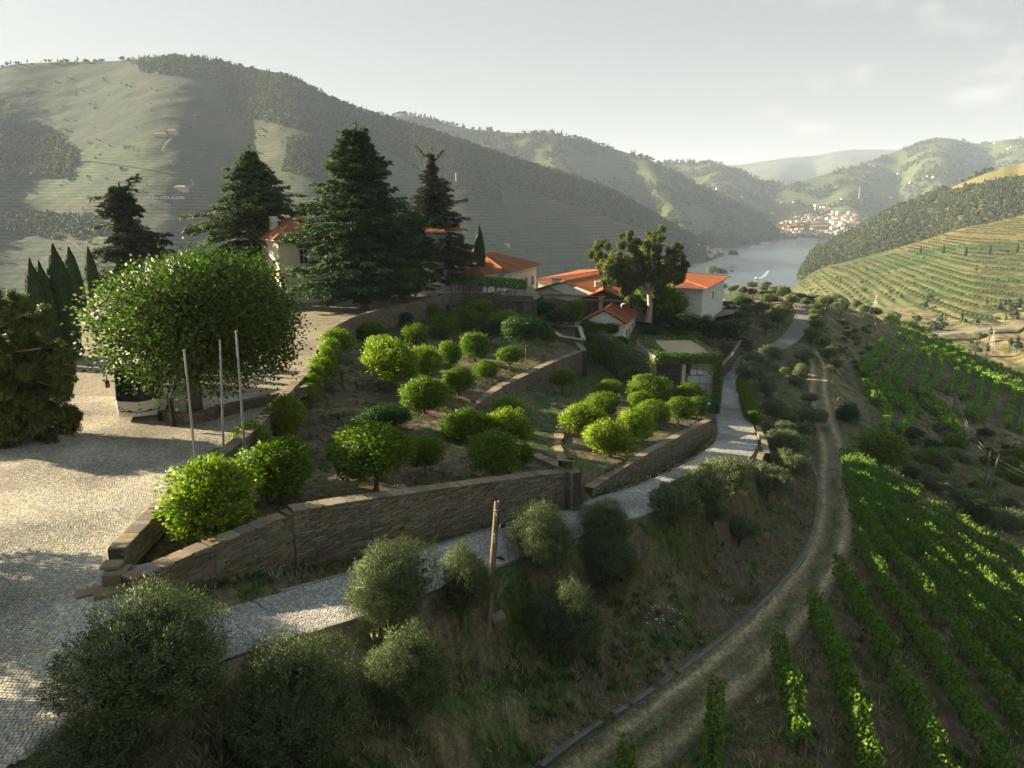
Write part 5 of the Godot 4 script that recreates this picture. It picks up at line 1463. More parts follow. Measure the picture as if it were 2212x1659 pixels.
func dry_wall(called: String, label: String, top: Array, foot: Array, thick: float, sl: float, sh: float, parts: int, cope := 0.0, masonry := "stone") -> Node3D:
	# top and foot: matching 3D points of the face; stones laid in courses on both faces, coping slabs on top
	var o := thing(called, label, "stone wall", foot[0], 0)
	var org: Vector3 = foot[0]
	var core := MB.new()
	var cnt := 0
	var many := MB.new()
	var tone := [Color(0.24, 0.19, 0.125), Color(0.20, 0.165, 0.115), Color(0.27, 0.225, 0.16), Color(0.17, 0.14, 0.105), Color(0.25, 0.17, 0.10), Color(0.22, 0.2, 0.165)]
	var jobs := []
	for i in top.size() - 1:
		var a: Vector3 = foot[i]
		var b: Vector3 = foot[i + 1]
		var ta: Vector3 = top[i]
		var tb: Vector3 = top[i + 1]
		var dir := Vector3(b.x - a.x, 0, b.z - a.z).normalized()
		var nrm := Vector3(-dir.z, 0, dir.x)
		if nrm.dot(EYE - a) < 0: nrm = -nrm
		var back := -nrm * thick
		var ins := -nrm * (0.05 if masonry == "stone" else 0.0)
		var tone0 := Color(0.075, 0.062, 0.05) if masonry == "stone" else Color(0.235, 0.205, 0.16)
		var A := a - org + ins; var B := b - org + ins; var TA := ta - org + ins; var TB := tb - org + ins
		if nrm.dot(Vector3(-(B - A).z, 0, (B - A).x)) < 0:
			core.quad(A, B, TB, TA, tone0); core.quad(B + back, A + back, TA + back, TB + back, tone0)
		else:
			core.quad(B, A, TA, TB, tone0); core.quad(A + back, B + back, TB + back, TA + back, tone0)
		core.quad(TA, TB, TB + back, TA + back, tone0)
		if i == 0: core.quad(A, TA, TA + back, A + back, tone0)
		if i == top.size() - 2: core.quad(B, B + back, TB + back, TB, tone0)
		var len2 := Vector2(b.x - a.x, b.z - a.z).length()
		if masonry == "stone":
			var hmax := maxf(ta.y - a.y, tb.y - b.y)
			var nc := int(hmax / sh) + 1
			for c in nc:
				var s := -rng.randf() * sl * 0.4
				while s < len2:
					var w := sl * rng.randf_range(0.5, 1.5)
					var m := clampf((s + w * 0.5) / len2, 0.0, 1.0)
					var y := lerpf(a.y, b.y, m) + (c + 0.5) * (lerpf(ta.y - a.y, tb.y - b.y, m) / nc)
					var hh := lerpf(ta.y - a.y, tb.y - b.y, m) / nc
					var x0 := maxf(s, 0.0); var x1 := minf(s + w, len2)
					if x1 - x0 > 0.05:
						var pos := a + dir * ((x0 + x1) * 0.5)
						jobs.append([Vector3(pos.x, y, pos.z) - nrm * 0.07, Vector3(x1 - x0 - 0.015, hh * rng.randf_range(0.82, 0.97), 0.16 + rng.randf() * 0.07), dir, nrm])
					s += w
		if cope > 0.0:
			var s := 0.0
			while s < len2:
				var w := rng.randf_range(0.32, 0.68)
				var m := clampf((s + w * 0.5) / len2, 0, 1)
				var tp := ta.lerp(tb, m)
				jobs.append([tp - nrm * (thick * 0.5 - 0.02) + Vector3(0, cope * 0.5 - 0.01, 0), Vector3(minf(w, len2 - s) - 0.012, cope * rng.randf_range(0.85, 1.1), thick + 0.10 + rng.randf() * 0.06), dir, nrm, (tb - ta).normalized()])
				s += w
	put("core", core.mesh(), M.rubble if masonry != "stone" else M.stone, o)
	# the stones that show largest become parts of their own
	jobs.sort_custom(func(p, q): return p[1].x * p[1].y / p[0].distance_squared_to(EYE) > q[1].x * q[1].y / q[0].distance_squared_to(EYE))
	for j in jobs:
		var up: Vector3 = Vector3.UP
		var d: Vector3 = j[2]
		if j.size() > 4:
			d = j[4]; up = j[3].cross(d).normalized() * (1.0 if j[3].cross(d).y > 0 else -1.0)
		var n: Vector3 = j[3]
		var bs := Basis(d * j[1].x, up * j[1].y, n * j[1].z)
		if bs.determinant() < 0: bs.x = -bs.x
		bs = bs * Basis.from_euler(Vector3(0, 0, rng.randf_range(-0.02, 0.02)))
		var t := Transform3D(bs, j[0] - org)
		var k := rng.randi() % 24
		if cnt < parts:
			put("coping_stone" if j.size() > 4 else "stone", P.stones[k], null, o, t)
		else:
			var base: ArrayMesh = P.stones[k]
			var arr := base.surface_get_arrays(0)
			var st: PackedVector3Array = arr[Mesh.ARRAY_VERTEX]
			var nn: PackedVector3Array = arr[Mesh.ARRAY_NORMAL]
			var ii: PackedInt32Array = arr[Mesh.ARRAY_INDEX]
			var col: Color = (tone[k % 6] * (0.8 + 0.03 * (k % 13)))
			var off := many.v.size()
			var nb := t.basis.inverse().transposed()
			for q in st.size():
				many.v.append(t * st[q]); many.n.append((nb * nn[q]).normalized()); many.c.append(col); many.uv.append(Vector2.ZERO)
			for q in ii: many.ix.append(q + off)
		cnt += 1
	if many.v.size():
		put("stonework", many.mesh(), M.stone, o).set_meta("kind", "stuff")
	return o
func make_stones():
	P.stones = []
	var tone := [Color(0.24, 0.19, 0.125), Color(0.20, 0.165, 0.115), Color(0.27, 0.225, 0.16), Color(0.17, 0.14, 0.105), Color(0.25, 0.17, 0.10), Color(0.22, 0.2, 0.165)]
	var mats := []
	for k in 24:
		var m: StandardMaterial3D = M.stone.duplicate()
		m.albedo_color = (tone[k % 6] * (0.8 + 0.03 * (k % 13))).linear_to_srgb()
		mats.append(m)
	for k in 24:
		var b := stone_block()
		b.surface_set_material(0, mats[k])
		P.stones.append(b)
func face(list: Array, base_drop := -1.0) -> Array:
	# [px, py of the coping, drop of the coping, height]
	var top := []
	var foot := []
	for i in list.size() - 1:
		var a := at_drop(list[i][0], list[i][1], list[i][2])
		var b := at_drop(list[i + 1][0], list[i + 1][1], list[i + 1][2])
		var n := maxi(1, int(a.distance_to(b) / 2.5))
		for k in n + (1 if i == list.size() - 2 else 0):
			var p := a.lerp(b, float(k) / n)
			top.append(p)
			foot.append(Vector3(p.x, p.y - lerpf(list[i][3], list[i + 1][3], float(k) / n), p.z))
	return [top, foot]
func walls():
	make_stones()
	var f := face([[283, 1257, 11.55, 1.3], [460, 1180, 11.55, 1.75], [632, 1113, 11.5, 2.3]])
	dry_wall("stone_wall", "long lower stretch of the slate retaining wall with flat coping, beside the road", f[0], f[1], 0.55, 0.52, 0.125, 300, 0.1)
	f = face([[632, 1104, 11.3, 2.5], [800, 1078, 11.6, 2.5], [1000, 1050, 12.2, 2.5], [1140, 1030, 12.8, 2.3], [1232, 1021, 13.2, 2.1]])
	dry_wall("stone_wall", "long upper stretch of slate retaining wall below the orchard, with ragged top", f[0], f[1], 0.6, 0.42, 0.115, 300, 0.06)
	f = face([[1236, 1023, 13.05, 2.1], [1190, 1002, 13.35, 1.2], [1148, 983, 13.65, 0.6]])
	dry_wall("stone_wall", "low broken side wall running back from the right end of the orchard wall", f[0], f[1], 0.5, 0.38, 0.12, 60, 0.05)
	f = face([[268, 1187, 11.3, 0.9], [352, 1098, 11.3, 1.0], [470, 998, 11.3, 1.1], [560, 922, 11.3, 1.2], [627, 848, 11.3, 1.4], [683, 787, 11.3, 1.6], [719, 709, 11.3, 2.0], [756, 689, 11.3, 2.2], [809, 673, 11.3, 2.4], [876, 657, 11.3, 2.6], [976, 636, 11.3, 2.9]])
	dry_wall("parapet_wall", "low curved stone parapet between the paved drive and the orchard", f[0], f[1], 0.5, 0.45, 0.14, 160, 0.1)
	# broken end piers and the wedge-shaped slab at the tip
	var tip := thing("stone_steps", "broken slate steps and pier stones at the tip of the wall", "stone steps", at_drop(270, 1250, 12))
	for q in [[-0.05, 0.28, 0.35, 0.75, 0.55, 0.8, 0.2], [0.55, 0.2, -0.1, 0.8, 0.4, 0.5, 0.35], [0.15, 0.1, 1.0, 1.1, 0.2, 0.6, 0.5], [-0.5, 0.06, 0.9, 1.0, 0.12, 0.5, 0.6], [-0.25, 0.62, 0.2, 0.6, 0.12, 0.55, 0.15]]:
		put("stone", P.stones[rng.randi() % 24], null, tip, Transform3D(Basis.from_euler(Vector3(0, q[6], 0)).scaled_local(Vector3(q[3], q[4], q[5])), Vector3(q[0], q[1], q[2])))
	f = face([[1020, 882, 14.9, 0.9], [1088, 835, 15.2, 1.2], [1179, 791, 15.7, 2.2], [1256, 760, 16.0, 3.0]])
	dry_wall("stone_wall", "terrace wall with pale coping slabs across the middle of the orchard", f[0], f[1], 0.7, 0.4, 0.14, 120, 0.1)
	var e := at_drop(1256, 760, 16.0)
	dry_wall("stone_wall", "short return of the terrace wall at its far corner", [e + Vector3(0.1, 0, -0.4), e + Vector3(-0.4, 0.2, -7.0)], [e + Vector3(0.1, -3.0, -0.4), e + Vector3(-0.4, -3.0, -7.0)], 0.6, 0.5, 0.16, 0, 0.1)
	f = face([[1281, 1055, 15.1, 0.9], [1350, 1010, 15.8, 1.6], [1416, 970, 16.4, 2.0], [1480, 936, 17.2, 2.2], [1537, 907, 17.9, 2.6]])
	dry_wall("stone_wall", "curved retaining wall under the lower orange terrace, above the road", f[0], f[1], 0.5, 0.38, 0.12, 150, 0.05)
	f = face([[950, 636, 11.1, 3.2], [1000, 631, 11.05, 3.4], [1078, 634, 11.1, 3.6], [1082, 638, 11.35, 3.4], [1152, 641, 11.5, 4.0]])
	dry_wall("terrace_wall", "rubble wall holding up the pergola terrace behind the orchard", f[0], f[1], 0.5, 0.4, 0.15, 0, 0.08, "rubble")
	f = face([[1150, 646, 12.5, 3.0], [1195, 644, 12.9, 3.0], [1240, 652, 14.0, 2.6]])
	dry_wall("terrace_wall", "crumbling creeper-grown wall stepping down right of the pergola", f[0], f[1], 0.5, 0.4, 0.15, 0, 0.06, "rubble")
	# low broken wall under the brightest orange tree
	var a := hit(772, 842)
	var b := hit(905, 838)
	dry_wall("stone_wall", "low broken dry wall in the orchard under the bright crowns", [a + Vector3(0, 0.55, 0), b + Vector3(0, 0.5, 0)], [a - Vector3(0, 0.3, 0), b - Vector3(0, 0.3, 0)], 0.4, 0.35, 0.12, 40, 0.0)
	# open stone tank at the terrace corner
	var tk := thing("stone_tank", "roofless stone tank with pale coping beside the dark tree", "tank", hit(1215, 764))
	var c := [at_drop(1178, 702, 15.3), at_drop(1252, 706, 15.4), at_drop(1256, 735, 15.4) + Vector3(0.3, 0, 0), at_drop(1212, 727, 15.4)]
	var mb := MB.new()
	var cp := MB.new()
	for i in 4:
		var p: Vector3 = c[i] - tk.position
		var q: Vector3 = c[(i + 1) % 4] - tk.position
		var d := (q - p); var l := d.length(); d = d.normalized()
		var s := Vector3(-d.z, 0, d.x).normalized()
		mb.box(Transform3D(Basis(d, Vector3.UP, d.cross(Vector3.UP)), (p + q) * 0.5 - Vector3(0, 1.6, 0)), Vector3(l, 3.2, 0.4), Color(0.25, 0.22, 0.175))
		cp.box(Transform3D(Basis(d, Vector3.UP, d.cross(Vector3.UP)), (p + q) * 0.5 + Vector3(0, 0.04, 0)), Vector3(l + 0.45, 0.09, 0.5), Color(0.4, 0.36, 0.29))
	put("wall", mb.mesh(), M.rubble, tk)
	put("coping", cp.mesh(), M.stone, tk)
	# planter wall round the linden
	var lp := at_drop(420, 905, 12)
	var top := []
	var foot := []
	for k in 14:
		var an := deg_to_rad(-75 + 200.0 * k / 13.0)
		var p := lp + Vector3(sin(an) * 1.45 - 0.1, 0, cos(an) * 1.25)
		top.append(p + Vector3(0, 0.62, 0)); foot.append(p - Vector3(0, 0.05, 0))
	for k in 5: 
		var p := lp + Vector3(1.6 + k * 0.9, 0, -0.4 - k * 1.3)
		top.append(p + Vector3(0, 0.62, 0)); foot.append(p - Vector3(0, 0.05, 0))
	dry_wall("planter_wall", "curved dry stone planter wall around the linden trunk", top, foot, 0.38, 0.34, 0.11, 120, 0.07)
	# parapet at the road bend
	var pt := [hit(1634, 940), hit(1645, 962), hit(1650, 990), hit(1640, 1012)]
	top = []; foot = []
	for p in pt:
		top.append(p + Vector3(0, 0.45, 0)); foot.append(p - Vector3(0, 0.3, 0))
	dry_wall("parapet_wall", "short curved stone parapet on the outside of the road bend", top, foot, 0.35, 0.35, 0.12, 30, 0.06)
	# wall and stairs left of the road
	f = face([[1556, 795, 20.3, 3.0], [1580, 770, 20.6, 2.6], [1603, 735, 20.9, 2.2]])
	dry_wall("stone_wall", "retaining wall left of the road beside the garden stairs", f[0], f[1], 0.4, 0.4, 0.15, 0, 0.06, "rubble")
	var sp := at_drop(1612, 768, 23.0)
	var stair := thing("garden_stairs", "narrow stone stairs climbing from the road between two walls", "stairs", sp, 0.35)
	for k in 10: put("step", P.stones[k], null, stair, Transform3D(Basis.IDENTITY.scaled(Vector3(1.5, 0.24, 0.5)), Vector3(0, 0.1 + k * 0.2, -k * 0.42)))
	var sw := MB.new()
	sw.bx(Vector3(0.95, 1.2, -2.2), Vector3(0.3, 2.8, 5.0), Color(0.235, 0.205, 0.16))
	put("side_wall", sw.mesh(), M.rubble, stair)
	# boulders
	for q in [[1077, 1350, 0.55, "pale boulder leaning by the foot of the utility pole"], [1198, 878, 0.5, "squared stone block lying on the lawn"]]:
		var p := hit(q[0], q[1])
		var bo := put("boulder", P.stones[7 if q[0] < 1100 else 2], null, self, Transform3D(Basis.from_euler(Vector3(0.3, 0.5, 0.2)).scaled_local(Vector3(q[2], q[2] * (1.3 if q[0] < 1100 else 0.5), q[2] * 0.8)), p + Vector3(0, 0.15, 0)))
		tag(bo, q[3], "boulder")

# ---------- houses ----------
func roof_plane(mb: MB, a: Vector3, b: Vector3, c: Vector3, d: Vector3, pitch := 0.42, amp := 0.08, col := Color(0.38, 0.135, 0.058)):
	# a-b eave, d-c ridge above a-b; barrel tiles run from eave to ridge, ends cut along the hips
	var e := b - a
	var l := e.length(); e /= l
	var up := (d - a); up -= e * up.dot(e)
	var hgt := up.length(); up /= hgt
	var u0 := (d - a).dot(e)
	var u1 := (c - a).dot(e)
	var nn := e.cross(up).normalized()
	if nn.y < 0: nn = -nn
	var n := int(l / pitch)
	for i in n:
		var s0 := l * i / n
		var tone := col * (0.72 + 0.5 * rng.randf())
		var lastk := -1
		for k in 5:
			var s := s0 + l / n * k / 4.0
			var lim := 1.0
			if u0 > 0.01: lim = minf(lim, s / u0)
			if u1 < l - 0.01: lim = minf(lim, (l - s) / (l - u1))
			lim = clampf(lim, 0.0, 1.0)
			var w := sin(PI * k / 4.0)
			var o := nn * (amp * w + 0.01)
			var nrm := (nn + e * (0.9 * (k - 2) / 2.0 * 1.0)).normalized()
			# two courses of tone along the slope
			var q := mb.vert(a + e * s + o, nrm, tone)
			mb.vert(a + e * s + up * (hgt * lim * 0.5) + o, nrm, tone * 0.94)
			mb.vert(a + e * s + up * (hgt * lim) + o, nrm, tone * rng.randf_range(0.9, 1.1))
			if lastk >= 0:
				for h in 2: mb.ix.append_array([lastk + h, lastk + h + 1, q + h, q + h, lastk + h + 1, q + h + 1])
			lastk = q
func hip_roof(w: float, d: float, y: float, rise: float, over: float, gable := false, col := Color(0.38, 0.135, 0.058), pitch := 0.42) -> Array:
	# roof over a w (x) by d (z) plan, eaves at height y; returns [tiles mesh, ridge and fascia mesh]
	var mb := MB.new()
	var tr := MB.new()
	var x := w / 2 + over
	var z := d / 2 + over
	var along_z := d >= w
	var hl := absf(d - w) / 2 if not gable else (z if along_z else x)
	var r0 := Vector3(0, y + rise, hl) if along_z else Vector3(-hl, y + rise, 0)
	var r1 := Vector3(0, y + rise, -hl) if along_z else Vector3(hl, y + rise, 0)
	var A := Vector3(-x, y, z); var B := Vector3(x, y, z); var C := Vector3(x, y, -z); var D := Vector3(-x, y, -z)
	if along_z:
		roof_plane(mb, B, C, r1, r0, pitch, 0.08, col); roof_plane(mb, D, A, r0, r1, pitch, 0.08, col)
		if not gable: roof_plane(mb, A, B, r0, r0, pitch, 0.08, col); roof_plane(mb, C, D, r1, r1, pitch, 0.08, col)
	else:
		roof_plane(mb, A, B, r1, r0, pitch, 0.08, col); roof_plane(mb, C, D, r0, r1, pitch, 0.08, col)
		if not gable: roof_plane(mb, B, C, r1, r1, pitch, 0.08, col); roof_plane(mb, D, A, r0, r0, pitch, 0.08, col)
	var rc := col * 1.25
	var lines := [[r0, r1]]
	if not gable: lines.append_array([[A, r0], [D, r0 if not along_z else r1], [B, r0 if along_z else r1], [C, r1]])
	for q in lines:
		var p: Vector3 = q[0]; var s: Vector3 = q[1]
		var n := maxi(1, int(p.distance_to(s) / 0.42))
		for k in n:
			var m0 := p.lerp(s, float(k) / n); var m1 := p.lerp(s, (k + 0.96) / n)
			tr.tube([m0 + Vector3(0, 0.05, 0), m1 + Vector3(0, 0.08, 0)], [0.10, 0.085], 6, rc * rng.randf_range(0.85, 1.15))
	# boarded underside and pale fascia
	tr.quad(D, C, B, A, Color(0.3, 0.27, 0.22))
	for q in [[A, B], [B, C], [C, D], [D, A]]:
		var p: Vector3 = q[0]; var s: Vector3 = q[1]
		var dd := (s - p).normalized()
		tr.box(Transform3D(Basis(dd, Vector3.UP, dd.cross(Vector3.UP)), (p + s) * 0.5 + Vector3(0, -0.05, 0)), Vector3(p.distance_to(s), 0.1, 0.05), Color(0.55, 0.5, 0.43))
	return [mb.mesh(), tr.mesh()]
func wall_box(w: float, d: float, y0: float, y1: float, col := Color.WHITE) -> ArrayMesh:
	var mb := MB.new()
	mb.bx(Vector3(0, (y0 + y1) / 2, 0), Vector3(w, y1 - y0, d), col)
	return mb.mesh()
func opening(parent: Node, called: String, at: Vector3, turn: float, w: float, h: float, bars := true, door := false, fcol := Color(0.42, 0.36, 0.27)):
	# stone surround standing proud of the wall, dark recess, glazing bars
	var fr := MB.new()
	var t := 0.12
	fr.bx(Vector3(-w / 2 - t / 2, 0, 0.03), Vector3(t, h + 2 * t, 0.14), fcol); fr.bx(Vector3(w / 2 + t / 2, 0, 0.03), Vector3(t, h + 2 * t, 0.14), fcol)
	fr.bx(Vector3(0, h / 2 + t / 2, 0.03), Vector3(w, t, 0.139), fcol)
	fr.bx(Vector3(0, -h / 2 - t / 2, 0.05), Vector3(w + 0.3, t, 0.2), fcol * 1.1)
	var o := put(called, fr.mesh(), M.paint, parent, Transform3D(Basis(Vector3.UP, turn), at))
	var pn := MB.new()
	pn.bx(Vector3(0, 0, 0.0), Vector3(w, h, 0.04))
	put("panel" if door else "pane", pn.mesh(), M.dark_glass if not door else M.paint_dark, o)
	if bars:
		var br := MB.new()
		br.bx(Vector3(0, 0, 0.035), Vector3(0.05, h, 0.03), Color(0.6, 0.58, 0.52))
		br.bx(Vector3(0, h * 0.12, 0.034), Vector3(w, 0.05, 0.03), Color(0.6, 0.58, 0.52))
		put("glazing_bar", br.mesh(), M.paint, o)
func house(called: String, label: String, c: Vector3, yaw: float, w: float, d: float, h: float, rise: float, over := 0.6, gable := false, col := Color(0.38, 0.135, 0.058), wallcol := Color.WHITE) -> Node3D:
	var o := thing(called, label, "house", c, yaw)
	put("wall", wall_box(w, d, -1.5, h, wallcol), M.plaster, o)
	if gable:
		for s in [1, -1]:
			var g := MB.new()
			if d >= w: g.tri(Vector3(-w / 2 * s, h, (d / 2 - 0.01) * s), Vector3(w / 2 * s, h, (d / 2 - 0.01) * s), Vector3(0, h + rise * 0.93, (d / 2 - 0.01) * s), wallcol)
			else: g.tri(Vector3((w / 2 - 0.01) * s, h, d / 2 * s), Vector3((w / 2 - 0.01) * s, h, -d / 2 * s), Vector3((w / 2 - 0.01) * s, h + rise * 0.93, 0), wallcol)
			put("gable", g.mesh(), M.plaster, o)
	var r := hip_roof(w, d, h + 0.06, rise, over, gable, col)
	var rf := put("roof", r[0], M.roof_tiles, o)
	put("ridge_tiles", r[1], M.roof_tiles, rf)
	return o
func chimney(parent: Node, at: Vector3, w: float, h: float, cowl := true):
	var mb := MB.new()
	mb.bx(Vector3(0, h / 2, 0), Vector3(w, h, w), Color.WHITE)
	var o := put("chimney", mb.mesh(), M.plaster, parent, Transform3D(Basis.IDENTITY, at))
	var c := MB.new()
	c.bx(Vector3(0, h + 0.3, 0), Vector3(w + 0.24, 0.09, w + 0.24), Color(0.4, 0.36, 0.3))
	for x in [-1, 0, 1]:
		for z in [-1, 1]: c.bx(Vector3(x * w * 0.42, h + 0.13, z * w * 0.42), Vector3(0.14, 0.26, 0.14), Color(0.4, 0.16, 0.08))
	if cowl: put("cap", c.mesh(), M.paint, o)
func estate_houses():
	mat("paint_dark", lin(0.03, 0.035, 0.03), 0.6, false)
	mat("gravel_roof", Color.WHITE, 0.95)
	var gr: StandardMaterial3D = M.gravel_roof
	gr.albedo_texture = M.soil.albedo_texture; gr.uv1_triplanar = true; gr.uv1_world_triplanar = true; gr.uv1_scale = Vector3.ONE * 0.9
	gr.normal_enabled = true; gr.normal_texture = M.soil.normal_texture
	# main white house: facade turned to the right, low annexes in front
	var yaw := atan2(-0.316, 0.949) # length axis runs away to the right
	var u := Vector3(0.316, 0, -0.949)
	var rt := Vector3(0.949, 0, 0.316)
	var a := Vector3(-1.2, 86, -111.2)
	var h := house("white_house", "two-storey white house with terracotta hip roof right of the pergola", a + u * 8.7 - rt * 6.0, yaw, 12.0, 17.4, 4.8, 2.4, 0.9)
	for q in [[-4.5, 2.3, 1.0, 1.5], [2.6, 2.3, 1.0, 1.5], [-4.5, -0.4, 1.0, 1.6], [6.4, 2.3, 0.9, 1.4]]: opening(h, "window", Vector3(6.03, q[1], -q[0]), PI / 2, q[2], q[3])
	var tw := house("white_house", "small white upper storey with hip roof rising behind the annexes", Vector3(-4.1, 88, -116.5) + u * 4 - rt * 3.6, yaw, 7.2, 8.6, 4.2, 1.5, 0.8)
	var tower := house("white_tower", "tall white tower end with dark window, half hidden behind the spruce", at_d(978, 560, 106.0) * Vector3(1, 0, 1) + Vector3(-3.0, 88, -3), yaw, 6.0, 7.0, 9.2, 1.2, 0.7)
	opening(tower, "window", Vector3(0.6, 7.0, 3.53), 0.0, 1.0, 2.0)
	opening(tower, "window", Vector3(3.03, 6.8, 1.6), PI / 2, 1.0, 2.0)
	var y2 := atan2(-0.5, 0.87)
	var an := house("white_annex", "low white annex with brown tiled roof behind the pergola", Vector3(-8.6, 88, -114.5), y2 + PI / 2 - 0.25, 9.0, 7.0, 3.3, 1.9, 0.5, false, Color(0.34, 0.12, 0.05))
	var an2 := house("white_annex", "lowest white annex with shallow tiled roof right of the spruce", Vector3(-4.6, 88, -113.2), y2 + PI / 2 - 0.1, 8.0, 6.0, 2.75, 1.3, 0.5, false, Color(0.34, 0.12, 0.05))
	for q in [[-2.6, 1.35, 0.55, 1.1], [-0.4, 1.35, 0.55, 0.9], [1.2, 1.35, 0.55, 0.9]]: opening(an2, "window", Vector3(q[0], q[1], 3.03), 0, q[2], q[3], true)
	opening(an2, "door", Vector3(2.7, 1.05, 3.03), 0, 0.9, 2.1, false, true)
	var lw := house("white_wing", "long low white wing with dark doors behind the conifer trunks", at_d(925, 632, 111.0) * Vector3(1, 0, 1) + Vector3(0, 88, -3), -0.05, 15.0, 6.0, 3.2, 1.4, 0.5)
	for q in [[-4.6, 1.5, 0.8, 1.2, 0], [-1.6, 1.2, 1.0, 2.3, 1], [2.0, 1.2, 1.0, 2.3, 1], [4.8, 1.2, 1.2, 2.3, 1]]: opening(lw, "door" if q[4] else "window", Vector3(q[0], q[1], 3.03), 0, q[2], q[3], false, q[4] == 1)
	# tall ochre-white house left of the giant cedar
	var b1 := house("manor_house", "tall cream manor house glimpsed between the two big cedars", at_d(650, 628, 97.0) * Vector3(1, 0, 1) + Vector3(-1.2, 88, -4.5), 0.62, 9.0, 10.0, 8.4, 3.0, 0.7, false, Color(0.38, 0.15, 0.07), Color(0.95, 0.86, 0.68))
	chimney(b1, Vector3(-3.0, 9.2, -1.0), 0.9, 2.2, false)
	opening(b1, "window", Vector3(-1.2, 6.2, 5.03), 0, 1.0, 1.8)
	var st := MB.new()
	for k in 3: st.bx(Vector3(0, 0.1 + 0.16 * k, -k * 0.35), Vector3(5.0 - k * 0.5, 0.2, 1.6 - k * 0.3), Color(0.3, 0.25, 0.18))
	var es := put("entrance_steps", st.mesh(), M.stone, self, Transform3D(Basis(Vector3.UP, 0.1), at_drop(690, 634, 12)))
	tag(es, "shallow stone entrance steps in front of the manor house", "steps")
	# winery
	var r3 := Vector3(0.424, 0, -0.906)
	var l3 := Vector3(-0.906, 0, -0.424)
	var p0 := Vector3(32, 81.0, -119.7)
	var wy := atan2(-0.424, 0.906)
	var wh := house("winery", "long winery with orange hip roof and tall white end wall", p0 + r3 * 11.2 + l3 * 15.0, wy, 30.0, 22.4, 6.6, 1.7, 1.0, false, Color(0.44, 0.145, 0.058))
	opening(wh, "window", Vector3(15.03, 4.4, 1.0), PI / 2, 0.55, 1.1, false)
	# wing with ridge running away from the viewer
	var r2 := Vector3(0.49, 0, -0.872)
	var w2 := house("winery_wing", "winery wing with ribbed orange roof carrying an air conditioner", Vector3(12.6, 81.5, -123.5), atan2(-0.49, 0.872), 13.0, 16.0, 5.4, 2.1, 0.5, true, Color(0.44, 0.15, 0.06))
	var ac := thing("air_conditioner", "boxy pale air conditioner standing on the winery wing roof", "air conditioner", at_d(1290, 621, 118.0))
	var am := MB.new()
	am.bx(Vector3(0, -0.4, 0), Vector3(1.3, 1.2, 1.0), Color(0.7, 0.68, 0.62))
	put("base", am.mesh(), M.plaster, ac)
	am = MB.new()
	am.bx(Vector3(0.1, 0.62, 0), Vector3(1.0, 0.85, 0.5), Color(0.72, 0.72, 0.68))
	put("casing", am.mesh(), M.paint, ac)
	am = MB.new()
	for k in 5: am.bx(Vector3(0.15, 0.35 + k * 0.13, 0.27), Vector3(0.7, 0.05, 0.03), Color(0.12, 0.13, 0.13))
	put("grille", am.mesh(), M.paint, ac)
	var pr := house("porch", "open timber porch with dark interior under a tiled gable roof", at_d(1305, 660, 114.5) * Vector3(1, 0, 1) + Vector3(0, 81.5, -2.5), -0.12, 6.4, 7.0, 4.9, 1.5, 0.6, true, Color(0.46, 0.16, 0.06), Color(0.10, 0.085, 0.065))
	var po := MB.new()
	for x in [-3.1, -1.6, -0.2, 1.4, 3.1]: po.bx(Vector3(x, 2.0, 3.55), Vector3(0.16, 5.0, 0.16), Color(0.16, 0.13, 0.1))
	po.bx(Vector3(0, 4.6, 3.56), Vector3(6.4, 0.2, 0.2), Color(0.18, 0.15, 0.11))
	put("timber_frame", po.mesh(), M.paint, pr)
	var gb := house("gable_house", "pale stone gable end with a big chimney at the left of the winery", at_d(1198, 640, 117.5) * Vector3(1, 0, 1) + Vector3(0, 82, -4.0), -0.25, 5.4, 8.0, 4.7, 1.2, 0.35, true, Color(0.44, 0.15, 0.06), Color(0.78, 0.72, 0.6))
	chimney(gb, Vector3(0.1, 4.9, -2.6), 1.5, 1.7)
	# small tiled outbuilding with ivy on its gable
	var ob := house("outbuilding", "small white outbuilding with weathered red tiled roof and ivy on its gable", Vector3(15.4, 81.4, -111.0), -0.29, 6.4, 12.4, 2.5, 1.9, 0.4, true, Color(0.36, 0.115, 0.06))
	for q in [[4.6, 0.2, 1.6, 3.0], [1.2, 0.2, 0.7, 2.2], [-2.6, 0.9, 0.7, 0.8]]: opening(ob, "window", Vector3(3.23, q[1], q[0]), PI / 2, q[2], q[3] * 0.75, true)
	var pm := MB.new()
	pm.tube([Vector3(1.6, 3.1, -1.0), Vector3(1.6, 4.5, -1.0), Vector3(2.2, 4.6, -1.0)], [0.11, 0.11, 0.11], 8, Color(0.7, 0.7, 0.7))
	put("flue_pipe", pm.mesh(), M.metal, ob)
	var iv := thing("ivy", "ivy covering the front gable of the small outbuilding", "ivy", ob.position)
	for k in 16: put("foliage", P.citrus[k % 5], M.citrus, iv, Transform3D(Basis(Vector3.UP, -0.29) * Basis(Vector3.UP, 0).scaled(Vector3(1.1, 0.9, 0.45)), Basis(Vector3.UP, -0.29) * Vector3(rng.randf_range(-2.6, 3.2), rng.randf_range(-0.6, 2.2), 6.4)))
	# parked cars
	car("parked_car", "dark hatchback parked at the end of the white winery wall", at_drop(1572, 667, 18.95), 0.25, Color(0.02, 0.022, 0.026))
	car("parked_car", "pale car mostly hidden behind the corner of the white wall", at_drop(1557, 660, 18.9) + Vector3(0, 0, -3.0), 0.3, Color(0.6, 0.6, 0.58))
	# flat car yard
	var yard := MB.new()
	var ya := at_drop(1530, 690, 18.95); var yb := at_drop(1600, 676, 18.95); var yc := at_drop(1650, 648, 18.95); var yd := at_drop(1540, 645, 18.95)
	yard.quad(ya, yb, yc, yd, Color(0.36, 0.32, 0.25))
	struct("yard", yard.mesh(), M.track_dust, "pale paved yard beside the white winery end wall", "yard").position.y = 0.12

